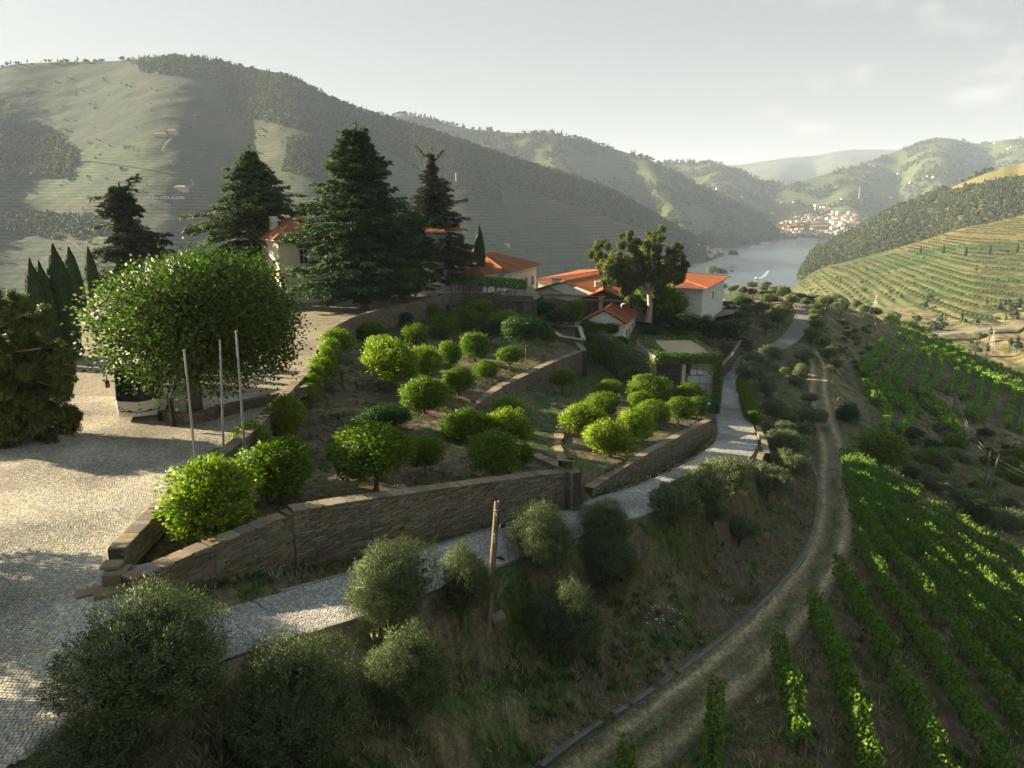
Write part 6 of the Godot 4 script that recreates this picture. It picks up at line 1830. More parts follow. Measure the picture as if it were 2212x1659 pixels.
func car(called: String, label: String, at: Vector3, yaw: float, col: Color):
	var o := thing(called, label, "car", at + Vector3(0, 0.12, 0), yaw)
	var mb := MB.new()
	# side profile lofted across the width, narrowing upward
	var prof := [[-2.0, 0.35], [-2.05, 0.75], [-1.85, 0.95], [-1.45, 1.05], [-0.75, 1.45], [0.6, 1.47], [1.2, 1.0], [1.9, 0.82], [2.08, 0.6], [2.05, 0.35]]
	for i in prof.size() - 1:
		var p = prof[i]; var q = prof[i + 1]
		var wp: float = 0.86 - 0.2 * clampf((p[1] - 0.9) / 0.5, 0, 1)
		var wq: float = 0.86 - 0.2 * clampf((q[1] - 0.9) / 0.5, 0, 1)
		mb.quad(Vector3(-wp, p[1], p[0]), Vector3(-wq, q[1], q[0]), Vector3(wq, q[1], q[0]), Vector3(wp, p[1], p[0]), col)
		for s in [-1.0, 1.0]: mb.quad(Vector3(wp * s, p[1], p[0]), Vector3(wq * s, q[1], q[0]), Vector3(wq * s, 0.35, q[0]), Vector3(wp * s, 0.35, p[0]), col)
	put("body", mb.mesh(), M.gloss, o)
	var g := MB.new()
	g.quad(Vector3(-0.62, 1.42, 0.68), Vector3(-0.74, 1.06, 1.16), Vector3(0.74, 1.06, 1.16), Vector3(0.62, 1.42, 0.68))
	for i in g.v.size(): g.v[i] += Vector3(0, 0.02, 0.02)
	put("windscreen", g.mesh(), M.dark_glass, o)
	for s in [-1, 1]:
		for z in [-1.3, 1.3]:
			var wm := CylinderMesh.new()
			wm.top_radius = 0.31; wm.bottom_radius = 0.31; wm.height = 0.2; wm.radial_segments = 16
			put("wheel", wm, M.paint_dark, o, Transform3D(Basis(Vector3.BACK, PI / 2), Vector3(s * 0.8, 0.31, z)))
		var hl := MB.new()
		hl.box(Transform3D(Basis(Vector3.RIGHT, -0.4), Vector3(s * 0.62, 0.7, 2.0)), Vector3(0.32, 0.14, 0.16), Color(0.7, 0.7, 0.7))
		put("headlight", hl.mesh(), M.gloss, o)
	var pl := MB.new()
	pl.bx(Vector3(0, 0.5, 2.08), Vector3(0.5, 0.11, 0.03), Color(0.75, 0.75, 0.72))
	put("number_plate", pl.mesh(), M.paint, o)

# ---------- ivy shed with the grape hopper ----------
func text(called: String, s: String, size: float, m: Material, parent: Node, at: Transform3D, bold := false) -> MeshInstance3D:
	var t := TextMesh.new()
	t.text = s
	t.font_size = 32
	t.pixel_size = size / 32.0
	t.depth = 0.01
	var f := SystemFont.new()
	f.font_names = PackedStringArray(["Droid Serif" if not bold else "Droid Sans"])
	t.font = f
	return put(called, t, m, parent, at)
func leafy(n: int, a: Vector3, b: Vector3, c: Vector3, d: Vector3, thick: float, size: float, ca: Color, cb: Color) -> ArrayMesh:
	# a mat of ivy leaves over the quad a-b-c-d, hanging outward
	var mb := MB.new()
	var nn := (b - a).cross(d - a).normalized()
	for k in n:
		var u := rng.randf(); var v := rng.randf()
		var p := a.lerp(b, u).lerp(d.lerp(c, u), v)
		var e := minf(minf(u, 1 - u) * 12.0, minf(v, 1 - v) * 12.0)
		p += nn * thick * (0.3 + 0.9 * rng.randf() + 0.6 * nz.get_noise_3d(p.x * 50, p.y * 50, p.z * 50)) * clampf(e + 0.4, 0, 1) + rnd_dir() * thick * 0.4
		var dir := (Vector3.DOWN * 0.8 + nn * 0.5 + rnd_dir() * 0.5).normalized()
		var side := dir.cross(nn + rnd_dir() * 0.4).normalized()
		mb.leaf(p, dir, side, size * rng.randf_range(0.7, 1.3), size * rng.randf_range(0.7, 1.1), (nn * 0.7 + Vector3.UP * 0.4 + rnd_dir() * 0.6).normalized(), ca.lerp(cb, rng.randf()) * rng.randf_range(0.8, 1.2))
	return mb.mesh()
func shed():
	var fr := at_drop(1546, 890, 20.3)
	var gy := fr.y
	var H := 5.9
	var o := thing("winery_shed", "open-fronted grape reception shed with gravel flat roof framed in ivy", "shed", Vector3(fr.x, gy, fr.z))
	var W := 6.6
	var Dp := 10.0
	o.rotation.y = 0.02
	var w := MB.new()
	w.bx(Vector3(-W / 2, H - 0.17, -Dp / 2), Vector3(W, 0.34, Dp), Color(0.5, 0.47, 0.42))
	put("roof_slab", w.mesh(), M.plaster, o)
	w = MB.new()
	w.bx(Vector3(-W / 2 + 0.1, H + 0.03, -Dp / 2 - 0.1), Vector3(W - 1.2, 0.07, Dp - 1.4), Color(0.62, 0.5, 0.36))
	put("gravel", w.mesh(), M.gravel_roof, o)
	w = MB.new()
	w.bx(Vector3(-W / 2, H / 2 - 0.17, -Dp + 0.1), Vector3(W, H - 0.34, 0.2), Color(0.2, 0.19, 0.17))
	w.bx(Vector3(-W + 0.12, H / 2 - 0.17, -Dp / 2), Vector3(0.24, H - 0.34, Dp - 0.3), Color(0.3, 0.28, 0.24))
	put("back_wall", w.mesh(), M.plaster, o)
	w = MB.new()
	w.bx(Vector3(-0.15, H / 2 - 0.17, -0.25), Vector3(0.3, H - 0.34, 0.5), Color(0.4, 0.38, 0.34))
	put("corner_post", w.mesh(), M.plaster, o)
	w = MB.new()
	w.bx(Vector3(-0.12, H / 2 - 0.17, -Dp + 0.5), Vector3(0.24, H - 0.34, 0.4), Color(0.4, 0.38, 0.34))
	put("corner_post", w.mesh(), M.plaster, o)
	w = MB.new()
	w.bx(Vector3(-3.55, H / 2 - 0.2, -0.3), Vector3(0.36, H - 0.4, 0.36), Color(0.72, 0.68, 0.62))
	w.bx(Vector3(-3.7, H - 0.5, -0.3), Vector3(1.6, 0.3, 0.34), Color(0.72, 0.68, 0.62))
	put("pillar", w.mesh(), M.plaster, o)
	# parapet edging
	w = MB.new()
	w.bx(Vector3(-0.12, H + 0.1, -Dp / 2), Vector3(0.2, 0.2, Dp - 0.05), Color(0.62, 0.58, 0.52)); w.bx(Vector3(-W / 2 - 0.1, H + 0.1, -0.1), Vector3(W - 0.25, 0.198, 0.2), Color(0.62, 0.58, 0.52))
	put("roof_edge", w.mesh(), M.plaster, o)
	# ivy: columns, roof rim, hanging fringe
	var IA := Color(0.05, 0.10, 0.015); var IB := Color(0.16, 0.22, 0.025)
	var iv := thing("ivy", "bright ivy rimming the flat shed roof and its right corner post", "ivy", o.position)
	iv.rotation = o.rotation
	var add := func(n: int, a: Vector3, b: Vector3, c: Vector3, d: Vector3, th: float): put("foliage", leafy(n, a, b, c, d, th, 0.17, IA, IB), M.citrus, iv)
	add.call(2600, Vector3(-0.62, -0.3, 0.05), Vector3(0.25, -0.3, 0.05), Vector3(0.2, H + 0.1, 0.05), Vector3(-0.45, H + 0.1, 0.05), 0.2)
	add.call(2600, Vector3(0.08, -0.2, 0.1), Vector3(0.08, -0.2, -1.2), Vector3(0.05, H, -1.6), Vector3(0.05, H, 0.1), 0.2)
	add.call(1500, Vector3(0.05, H - 0.9, 0.0), Vector3(0.05, H - 0.9, -Dp), Vector3(0.05, H + 0.1, -Dp), Vector3(0.05, H + 0.1, 0.0), 0.2)
	add.call(1900, Vector3(-W - 0.1, H - 0.6, 0.08), Vector3(-0.1, H - 0.6, 0.08), Vector3(-0.1, H + 0.1, 0.08), Vector3(-W - 0.1, H + 0.1, 0.08), 0.18)
	add.call(900, Vector3(-W, H + 0.1, 0.2), Vector3(0.1, H + 0.1, 0.2), Vector3(0.1, H + 0.12, -0.5), Vector3(-W, H + 0.12, -0.5), 0.22)
	add.call(900, Vector3(-W, H + 0.1, -Dp + 1.0), Vector3(0.2, H + 0.1, -Dp + 1.0), Vector3(0.2, H + 0.15, -Dp - 0.3), Vector3(-W, H + 0.15, -Dp - 0.3), 0.3)
	add.call(1500, Vector3(-W - 0.2, H + 0.1, 0.1), Vector3(-W + 1.3, H + 0.1, 0.1), Vector3(-W + 1.5, H + 0.15, -Dp), Vector3(-W - 0.2, H + 0.15, -Dp), 0.3)
	add.call(500, Vector3(-0.5, H + 0.1, 0.0), Vector3(0.15, H + 0.1, 0.0), Vector3(0.15, H + 0.15, -Dp), Vector3(-0.5, H + 0.15, -Dp), 0.2)
	# long ivy wall running back to the left
	var lwall := thing("ivy_wall", "long low garden wall wholly covered in ivy, left of the shed", "wall", o.position + Vector3(-W - 0.1, 0, -0.3))
	var A := Vector3(0, 0, 0)
	var B := at_drop(1295, 742, 17.0) - lwall.position
	B.y = 0
	var dv := B.normalized()
	w = MB.new()
	w.box(Transform3D(Basis(dv, Vector3.UP, dv.cross(Vector3.UP)), B * 0.5 + Vector3(0, 2.1, 0)), Vector3(B.length(), 5.4, 0.3), Color(0.35, 0.32, 0.27))
	put("masonry", w.mesh(), M.plaster, lwall)
	var s := Vector3(-dv.z, 0, dv.x)
	if s.z < 0: s = -s
	put("ivy", leafy(6500, B + s * 0.18 + Vector3(0, -0.4, 0), A + s * 0.18 + Vector3(0, -0.4, 0), A + s * 0.18 + Vector3(0, 4.9, 0), B + s * 0.18 + Vector3(0, 4.9, 0), 0.22, 0.2, Color(0.035, 0.08, 0.014), Color(0.09, 0.15, 0.02)), M.citrus, lwall)
	put("ivy", leafy(1800, B + s * 0.3 + Vector3(0, 4.8, 0), A + s * 0.3 + Vector3(0, 4.8, 0), A - s * 0.5 + Vector3(0, 4.85, 0), B - s * 0.5 + Vector3(0, 4.85, 0), 0.25, 0.2, Color(0.05, 0.10, 0.015), IB), M.citrus, lwall)
	# grape hopper
	var hp := thing("grape_hopper", "grey steel grape hopper with tapering bin inside the shed", "hopper", o.position + Vector3(-1.75, 1.0, -1.4))
	w = MB.new()
	var g := Color(0.42, 0.43, 0.42)
	w.bx(Vector3(0, 2.3, 0), Vector3(2.5, 0.75, 1.6), g)
	var tq := [Vector3(-1.25, 1.9, 0.8), Vector3(1.25, 1.9, 0.8), Vector3(1.25, 1.9, -0.8), Vector3(-1.25, 1.9, -0.8)]
	var bq := [Vector3(-0.45, 0.6, 0.3), Vector3(0.45, 0.6, 0.3), Vector3(0.45, 0.6, -0.3), Vector3(-0.45, 0.6, -0.3)]
	for k in 4: w.quad(bq[k], bq[(k + 1) % 4], tq[(k + 1) % 4], tq[k], g * 0.95)
	put("bin", w.mesh(), M.paint, hp)
	w = MB.new()
	for k in 4:
		w.tube([tq[k] + Vector3(0, 0.02, 0), tq[(k + 1) % 4] + Vector3(0, 0.02, 0)], [0.04, 0.04], 4, g * 0.6)
		w.tube([tq[k], Vector3(tq[k].x, -1.0, tq[k].z)], [0.05, 0.05], 4, g * 0.5)
	w.tube([Vector3(0, 2.7, 0.82), Vector3(0, 1.9, 0.83), Vector3(0, 0.6, 0.33)], [0.02, 0.02, 0.02], 4, g * 0.5)
	put("frame", w.mesh(), M.paint, hp)
	w = MB.new()
	w.bx(Vector3(-0.5, 3.0, 0), Vector3(0.6, 0.6, 0.5), Color(0.62, 0.62, 0.6)); w.bx(Vector3(0.1, 3.05, 0.3), Vector3(0.42, 0.5, 0.3), Color(0.7, 0.7, 0.68)); w.bx(Vector3(0.7, 2.9, 0), Vector3(0.6, 0.45, 0.5), Color(0.66, 0.66, 0.63))
	put("control_box", w.mesh(), M.paint, hp)
	w = MB.new()
	for x in [-0.8, 0.0]:
		w.tube([Vector3(x, 2.7, -0.4), Vector3(x, 4.2, -0.4)], [0.025, 0.025], 4, g)
	for k in 6: w.tube([Vector3(-0.8, 2.8 + k * 0.26, -0.4), Vector3(0, 2.8 + k * 0.26, -0.4)], [0.02, 0.02], 4, g)
	put("ladder", w.mesh(), M.paint, hp)
	var cv := thing("conveyor", "dark inclined conveyor beam crossing the open shed", "conveyor", o.position + Vector3(-4.2, 3.6, -2.6))
	w = MB.new()
	w.box(Transform3D(Basis(Vector3.BACK, 0.09), Vector3.ZERO), Vector3(4.6, 0.18, 0.5), Color(0.14, 0.15, 0.15)); 
	put("belt", w.mesh(), M.paint, cv)
	w = MB.new()
	for x in [-2.0, 2.0]: w.bx(Vector3(x, -2.0, 0), Vector3(0.14, 4.0, 0.14), Color(0.16, 0.17, 0.17))
	w.box(Transform3D(Basis(Vector3.BACK, 0.09), Vector3(0, 0.3, 0.26)), Vector3(4.6, 0.04, 0.04), Color(0.3, 0.3, 0.3))
	put("frame", w.mesh(), M.paint, cv)
	var pr := thing("wine_press", "dark boxy press with pale sloping lid left of the pillar", "press", o.position + Vector3(-5.0, 0.6, -1.6))
	w = MB.new()
	w.bx(Vector3(0, 0.7, 0), Vector3(1.6, 1.0, 1.2), Color(0.035, 0.04, 0.045)); w.bx(Vector3(-1.0, 1.2, -0.2), Vector3(0.5, 2.4, 0.8), Color(0.16, 0.18, 0.19))
	put("body", w.mesh(), M.paint, pr)
	w = MB.new()
	w.box(Transform3D(Basis(Vector3.BACK, 0.08), Vector3(0.1, 1.75, 0)), Vector3(1.5, 0.3, 1.0), Color(0.6, 0.62, 0.64)); w.bx(Vector3(0.83, 0.75, 0.62), Vector3(0.06, 0.8, 0.04), Color(0.6, 0.6, 0.55))
	put("lid", w.mesh(), M.paint, pr)
	var pl := thing("pallet_stack", "stack of brown wooden pallets at the left of the shed opening", "pallets", o.position + Vector3(-6.0, 0.6, -0.9))
	for k in 7:
		w = MB.new()
		w.bx(Vector3(0, k * 0.2, 0), Vector3(0.9, 0.05, 0.9), Color(0.2, 0.13, 0.08)); w.bx(Vector3(0, k * 0.2 - 0.08, 0.36), Vector3(0.9, 0.09, 0.1), Color(0.16, 0.1, 0.06)); w.bx(Vector3(0, k * 0.2 - 0.08, -0.36), Vector3(0.9, 0.09, 0.1), Color(0.16, 0.1, 0.06))
		put("pallet", w.mesh(), M.wood, pl)
	var bn := thing("waste_container", "green waste container with white label beside the ivy post", "container", o.position + Vector3(-1.05, 0.0, 0.25))
	w = MB.new()
	w.bx(Vector3(0, 0.75, 0), Vector3(0.9, 1.2, 0.8), Color(0.012, 0.12, 0.075))
	put("bin", w.mesh(), M.paint, bn)
	w = MB.new()
	w.box(Transform3D(Basis(Vector3.RIGHT, 0.08), Vector3(0, 1.4, 0)), Vector3(0.96, 0.1, 0.86), Color(0.015, 0.14, 0.09))
	put("lid", w.mesh(), M.paint, bn)
	w = MB.new()
	w.bx(Vector3(0.05, 1.1, 0.405), Vector3(0.38, 0.24, 0.02), Color(0.7, 0.75, 0.72))
	put("label", w.mesh(), M.paint, bn)
	for x in [-0.35, 0.35]:
		var cm := CylinderMesh.new()
		cm.top_radius = 0.09; cm.bottom_radius = 0.09; cm.height = 0.06; cm.radial_segments = 12
		put("wheel", cm, M.paint_dark, bn, Transform3D(Basis(Vector3.BACK, PI / 2), Vector3(x, 0.09, 0.25)))
	w = MB.new()
	for k in 9: w.leaf(Vector3(-0.6, 0.1, 0.6) + rnd_dir() * 0.12, (Vector3.UP + rnd_dir() * 0.8).normalized(), rnd_dir(), 0.7, 0.5, (Vector3.UP + Vector3.BACK + rnd_dir() * 0.5).normalized(), Color(0.6, 0.62, 0.64))
	tag(put("plastic_sheet", w.mesh(), M.gloss, self, Transform3D(Basis.IDENTITY, bn.position)), "crumpled pale plastic sheet beside the green container", "sheet")

# ---------- small things ----------
func coach():
	# white coach under the linden, seen from its front right
	var c := at_drop(302, 912, 12)
	var o := thing("coach", "white coach parked under the linden tree, front towards the viewer", "coach", c + Vector3(0, 0.0, -0.2), 0.36)
	var mb := MB.new()
	var W := 1.27
	var col := Color(0.62, 0.60, 0.55)
	# rounded plan of the front
	var plan := [Vector2(-W, -10.5), Vector2(-W, -0.55), Vector2(-W * 0.93, -0.2), Vector2(-W * 0.7, -0.03), Vector2(0, 0.06), Vector2(W * 0.7, -0.03), Vector2(W * 0.93, -0.2), Vector2(W, -0.55), Vector2(W, -10.5)]
	var lv := [[0.32, 0.96], [0.45, 1.0], [1.2, 1.0], [3.2, 0.97], [3.42, 0.9]]
	for i in plan.size() - 1:
		for k in lv.size() - 1:
			var f := func(p: Vector2, l): return Vector3(p.x * l[1], l[0], p.y * 1.0 - (0.0 if l[0] < 1.3 else (l[0] - 1.2) * 0.16 * (1.0 if p.y > -1.0 else 0.0)))
			mb.quad(f.call(plan[i], lv[k]), f.call(plan[i + 1], lv[k]), f.call(plan[i + 1], lv[k + 1]), f.call(plan[i], lv[k + 1]), col)
	var rf := []
	for p in plan: rf.append(Vector3(p.x * 0.9, 3.42, p.y - (0.35 if p.y > -1.0 else 0.0)))
	for i in range(1, rf.size() - 1): mb.tri(rf[0], rf[i], rf[i + 1], col)
	mb.quad(Vector3(W, 0.32, -10.5), Vector3(-W, 0.32, -10.5), Vector3(-W * 0.97, 3.3, -10.5), Vector3(W * 0.97, 3.3, -10.5), col)
	put("body", mb.mesh(), M.gloss, o)
	var sc := MB.new()
	for i in range(1, plan.size() - 2):
		var p: Vector2 = plan[i] * 1.008; var q: Vector2 = plan[i + 1] * 1.008
		var lo0 := 1.32 - 0.14 * (1.0 - absf(p.x) / W); var lo1 := 1.32 - 0.14 * (1.0 - absf(q.x) / W)
		sc.quad(Vector3(p.x, lo0, p.y + 0.02), Vector3(q.x, lo1, q.y + 0.02), Vector3(q.x * 0.965, 3.05, q.y - 0.27), Vector3(p.x * 0.965, 3.05, p.y - 0.27))
	put("windscreen", sc.mesh(), M.dark_glass, o)
	sc = MB.new()
	for s in [-1.0, 1.0]: sc.quad(Vector3(W * 1.004 * s, 1.65, -0.9), Vector3(W * 1.004 * s, 1.65, -10.2), Vector3(W * 0.985 * s, 2.9, -10.2), Vector3(W * 0.985 * s, 2.9, -0.9))
	put("side_window", sc.mesh(), M.dark_glass, o)
	for s in [-1.0, 1.0]:
		var hl := MB.new()
		hl.quad(Vector3(s * 0.28, 0.60, 0.055), Vector3(s * 1.0, 0.60, -0.10), Vector3(s * 1.16, 0.98, -0.20), Vector3(s * 0.95, 0.84, -0.05), Color(0.02, 0.02, 0.03))
		var h := put("headlight", hl.mesh(), M.gloss, o, Transform3D(Basis.IDENTITY, Vector3(0, 0, 0.03)))
		var lens := MB.new()
		for x in [0.72, 0.92]: lens.bx(Vector3(s * x, 0.72, -0.02), Vector3(0.09, 0.09, 0.05), Color(0.75, 0.75, 0.75))
		lens.box(Transform3D(Basis(Vector3.BACK, s * -0.9), Vector3(s * 1.06, 0.82, -0.08)), Vector3(0.05, 0.3, 0.05), Color(0.6, 0.35, 0.6))
		put("lens", lens.mesh(), M.gloss, h)
		var mr := MB.new()
		mr.tube([Vector3(s * 1.2, 3.1, -0.1), Vector3(s * 1.45, 3.0, 0.25), Vector3(s * 1.45, 2.5, 0.28)], [0.03, 0.03, 0.03], 5, Color(0.05, 0.05, 0.05))
		mr.bx(Vector3(s * 1.45, 2.45, 0.28), Vector3(0.22, 0.42, 0.12), Color(0.05, 0.05, 0.05))
		put("mirror", mr.mesh(), M.gloss, o)
		for z in [-2.4, -8.0]:
			var wm := CylinderMesh.new()
			wm.top_radius = 0.5; wm.bottom_radius = 0.5; wm.height = 0.32; wm.radial_segments = 20
			put("wheel", wm, M.paint_dark, o, Transform3D(Basis(Vector3.BACK, PI / 2), Vector3(s * 1.13, 0.5, z)))
	var tr := MB.new()
	tr.tube([Vector3(-0.95, 0.70, 0.02), Vector3(-0.4, 0.60, 0.085), Vector3(0, 0.585, 0.10), Vector3(0.4, 0.60, 0.085), Vector3(0.95, 0.70, 0.02)], [0.03, 0.018, 0.014, 0.018, 0.03], 5, Color(0.03, 0.025, 0.05))
	put("trim", tr.mesh(), M.paint, o)
	var em := MB.new()
	em.bx(Vector3(0, 0.74, 0.085), Vector3(0.12, 0.08, 0.03), Color(0.1, 0.1, 0.1)); em.box(Transform3D(Basis(Vector3.BACK, 0.5), Vector3(0.0, 0.74, 0.09)), Vector3(0.3, 0.02, 0.03), Color(0.12, 0.12, 0.12))
	em.bx(Vector3(-0.02, 1.02, 0.075), Vector3(0.06, 0.06, 0.03), Color(0.05, 0.05, 0.06))
	put("emblem", em.mesh(), M.paint, o)
	var pl := MB.new()
	pl.bx(Vector3(0.03, 0.48, 0.085), Vector3(0.52, 0.11, 0.03), Color(0.75, 0.75, 0.73)); pl.bx(Vector3(-0.21, 0.48, 0.088), Vector3(0.05, 0.108, 0.03), Color(0.03, 0.06, 0.3))
	var npl := put("number_plate", pl.mesh(), M.paint, o)
	text("characters", "63-OF-49", 0.09, M.paint_dark, npl, Transform3D(Basis.IDENTITY, Vector3(0.06, 0.48, 0.105)), true)
	text("fleet_number", "119", 0.09, M.paint_dark, o, Transform3D(Basis.IDENTITY, Vector3(-0.62, 0.5, 0.03)), true)
	var wp := MB.new()
	wp.tube([Vector3(-0.9, 1.35, -0.02), Vector3(-0.3, 1.65, 0.02)], [0.02, 0.015], 4, Color(0.02, 0.02, 0.02)); wp.tube([Vector3(0.2, 1.28, 0.07), Vector3(0.8, 1.55, -0.02)], [0.02, 0.015], 4, Color(0.02, 0.02, 0.02))
	put("wiper", wp.mesh(), M.paint, o)
	# spotted bollard post beside it
	var b := at_drop(376, 922, 12)
	var bp := thing("bollard", "tall black perforated steel post beside the coach", "post", b)
	mb = MB.new()
	mb.box(Transform3D(Basis(Vector3.UP, 0.5), Vector3(0, 0.85, 0)), Vector3(0.2, 1.75, 0.2), Color(0.02, 0.02, 0.02))
	put("post", mb.mesh(), M.paint, bp)
	mb = MB.new()
	for k in 9: mb.box(Transform3D(Basis(Vector3.UP, 0.5), Vector3(-0.06, 0.2 + k * 0.17, 0.105)), Vector3(0.08, 0.06, 0.02), Color(0.25, 0.22, 0.2))
	put("slot", mb.mesh(), M.paint, bp)

func poles():
	for q in [[398, 758, 425, 1003, "leftmost"], [475, 737, 484, 980, "middle"], [510, 717, 531, 985, "rightmost, tallest-looking"]]:
		var f := hit(q[2], q[3] + 10)
		f.y = 87.3
		f = at_drop(q[2], q[3] + 22, 12.3)
		var top := at_d(q[0], q[1], -f.z)
		var o := thing("flagpole", "%s of the three bare metal flagpoles behind the hedge" % q[4], "flagpole", f)
		var mb := MB.new()
		mb.tube([Vector3.ZERO, (top - f) * 0.5, top - f], [0.062, 0.052, 0.042], 10, Color(0.75, 0.74, 0.72))
		put("pole", mb.mesh(), M.metal, o)
		mb = MB.new()
		mb.tube([top - f, top - f + Vector3(0, 0.07, 0)], [0.065, 0.05], 10, Color(0.75, 0.74, 0.72))
		put("cap", mb.mesh(), M.metal, o)
		mb = MB.new()
		mb.tube([(top - f) * 0.12 + Vector3(0.08, 0, 0.04), (top - f) * 0.98 + Vector3(0.06, 0, 0.04)], [0.006, 0.006], 4, Color(0.5, 0.5, 0.5))
		put("halyard", mb.mesh(), M.paint, o)
	# wooden utility pole with a lamp
	var f := hit(1054, 1350)
	var top := at_d(1073, 1082, -f.z - 0.2)
	var o := thing("utility_pole", "weathered wooden utility pole standing on the bank below the road", "utility pole", f)
	var mb := MB.new()
	mb.tube([Vector3(0, -0.4, 0), (top - f) * 0.5, top - f], [0.12, 0.105, 0.085], 9, Color(1.3, 1.2, 1.05))
	put("pole", mb.mesh(), M.wood, o)
	mb = MB.new()
	var lp := (top - f) * 0.83
	mb.tube([lp, lp + Vector3(0.22, 0.0, 0.12)], [0.025, 0.025], 5, Color(0.05, 0.05, 0.05))
	mb.box(Transform3D(Basis.from_euler(Vector3(0.5, 0.5, 0)), lp + Vector3(0.27, -0.02, 0.15)), Vector3(0.22, 0.2, 0.1), Color(0.03, 0.03, 0.03))
	put("floodlight", mb.mesh(), M.paint, o)
	mb = MB.new()
	for k in 5: mb.tube([(top - f) * 0.94 + rnd_dir() * 0.1, (top - f) * 0.94 + rnd_dir() * 0.22, (top - f) * 0.90 + rnd_dir() * 0.12], [0.012, 0.012, 0.012], 4, Color(0.35, 0.3, 0.4))
	mb.tube([(top - f) * 0.96 + Vector3(0.1, 0, 0), (top - f) * 0.55 + Vector3(0.11, 0, 0.03), (top - f) * 0.3 + Vector3(0.12, 0, 0.03)], [0.015, 0.015, 0.015], 4, Color(0.04, 0.04, 0.04))
	mb.bx((top - f) * 0.72 + Vector3(0.0, 0, 0.12), Vector3(0.06, 0.35, 0.03), Color(0.6, 0.45, 0.38))
	put("wire_bundle", mb.mesh(), M.paint, o)
	var ln := MB.new()
	var e := hit(1040, 1640)
	var pts := []
	for k in 13:
		var t := k / 12.0
		pts.append((top * 0.0 + f + (top - f) * 0.45).lerp(Vector3(0.4, f.y - 0.2, -14.0), t) - Vector3(0, 0.9 * sin(PI * t), 0))
	var rad := []
	for k in 13: rad.append(0.012)
	ln.tube(pts, rad, 5, Color(0.03, 0.03, 0.03))
	tag(put("overhead_cable", ln.mesh(), M.paint, self), "dark cable sagging from the utility pole down over the bank", "cable")
	# further poles
	for q in [[2065, 846, 2058, 890, "short pole beside the pale path across the gully"], [2141, 970, 2127, 1045, "left one of two dark poles leaning together in the gully"], [2160, 980, 2136, 1052, "right one of two dark poles leaning together in the gully"], [1970, 800, 1966, 842, "thin pole among the curving terrace rows"], [1929, 672, 1925, 705, "leaning wooden pole on the crest above the terraces"], [1893, 688, 1890, 715, "slim post at the near edge of the terraced slope"], [1812, 858, 1810, 872, "squat dark post right of the dirt track"]]:
		var b := hit(q[2], q[3])
		var t2 := at_d(q[0], q[1], -b.z)
		var u := thing("utility_pole", q[4], "pole", b)
		var pm := MB.new()
		pm.tube([Vector3(0, -0.3, 0), t2 - b], [0.13, 0.1], 7, Color(0.7, 0.7, 0.75))
		put("pole", pm.mesh(), M.wood, u)
	var wires := MB.new()
	var w0 := at_d(2143, 985, -hit(2127, 1045).z)
	var w1 := at_d(2066, 850, -hit(2058, 890).z)
	var w2 := at_d(1971, 803, -hit(1966, 842).z)
	for o2 in [0.0, 0.5]:
		for pr in [[w0, w1], [w1, w2], [w0, w0 + Vector3(14, -4, 16)]]:
			var ps := []
			var rs := []
			for k in 11:
				var t := k / 10.0
				ps.append(pr[0].lerp(pr[1], t) + Vector3(0, -o2 - 1.2 * sin(PI * t), 0)); rs.append(0.018)
			wires.tube(ps, rs, 4, Color(0.25, 0.25, 0.25))
	tag(put("overhead_wires", wires.mesh(), M.paint, self), "thin overhead wires strung between the gully poles", "wires")
	# lattice pylons and masts
	for q in [[1890, 637, 671, 330.0, 4.0, "white lattice pylon in front of the terraced right slope"], [2140, 712, 764, 330.0, 4.6, "lattice pylon beside the valley road at the right"], [2503 - 1000, 0, 0, 0, 0, ""]]:
		if q[5] == "": continue
		pylon(at_d(q[0], q[2], q[3]), at_d(q[0], q[1], q[3]).y - at_d(q[0], q[2], q[3]).y, q[4], q[5])
	for q in [[1503, 593, 660, 1150.0, "tall pylon on the bushy right bank shoulder"]]:
		pylon(at_d(2503 * 0.576 + 60, 0, 1000), 1.0, 0.1, "") if false else null
func pylon(f: Vector3, h: float, w: float, label: String):
	var o := thing("pylon", label, "pylon", f)
	var mb := MB.new()
	var r := w * 0.014
	for s in [[-1, -1], [1, -1], [1, 1], [-1, 1]]:
		mb.tube([Vector3(s[0] * w * 0.28, 0, s[1] * w * 0.28), Vector3(s[0] * w * 0.05, h * 0.75, s[1] * w * 0.05), Vector3(0, h, 0)], [r, r * 0.8, r * 0.6], 4, Color(0.62, 0.62, 0.6))
	put("leg", mb.mesh(), M.paint, o)
	mb = MB.new()
	for k in 7:
		var y := h * 0.1 * (k + 1); var q := lerpf(0.28, 0.05, y / (h * 0.75)) * w; var q2 := lerpf(0.28, 0.05, (y + h * 0.1) / (h * 0.75)) * w
		for s in [-1, 1]:
			mb.tube([Vector3(-q, y, s * q), Vector3(q2, y + h * 0.1, s * q2)], [r * 0.6, r * 0.6], 3, Color(0.6, 0.6, 0.58)); mb.tube([Vector3(q, y, s * q), Vector3(-q2, y + h * 0.1, s * q2)], [r * 0.6, r * 0.6], 3, Color(0.6, 0.6, 0.58))
	put("lattice", mb.mesh(), M.paint, o)
	mb = MB.new()
	for y in [0.78, 0.9]: mb.tube([Vector3(-w * 0.5, h * y, 0), Vector3(w * 0.5, h * y, 0)], [r, r], 4, Color(0.62, 0.62, 0.6))
	put("cross_arm", mb.mesh(), M.paint, o)

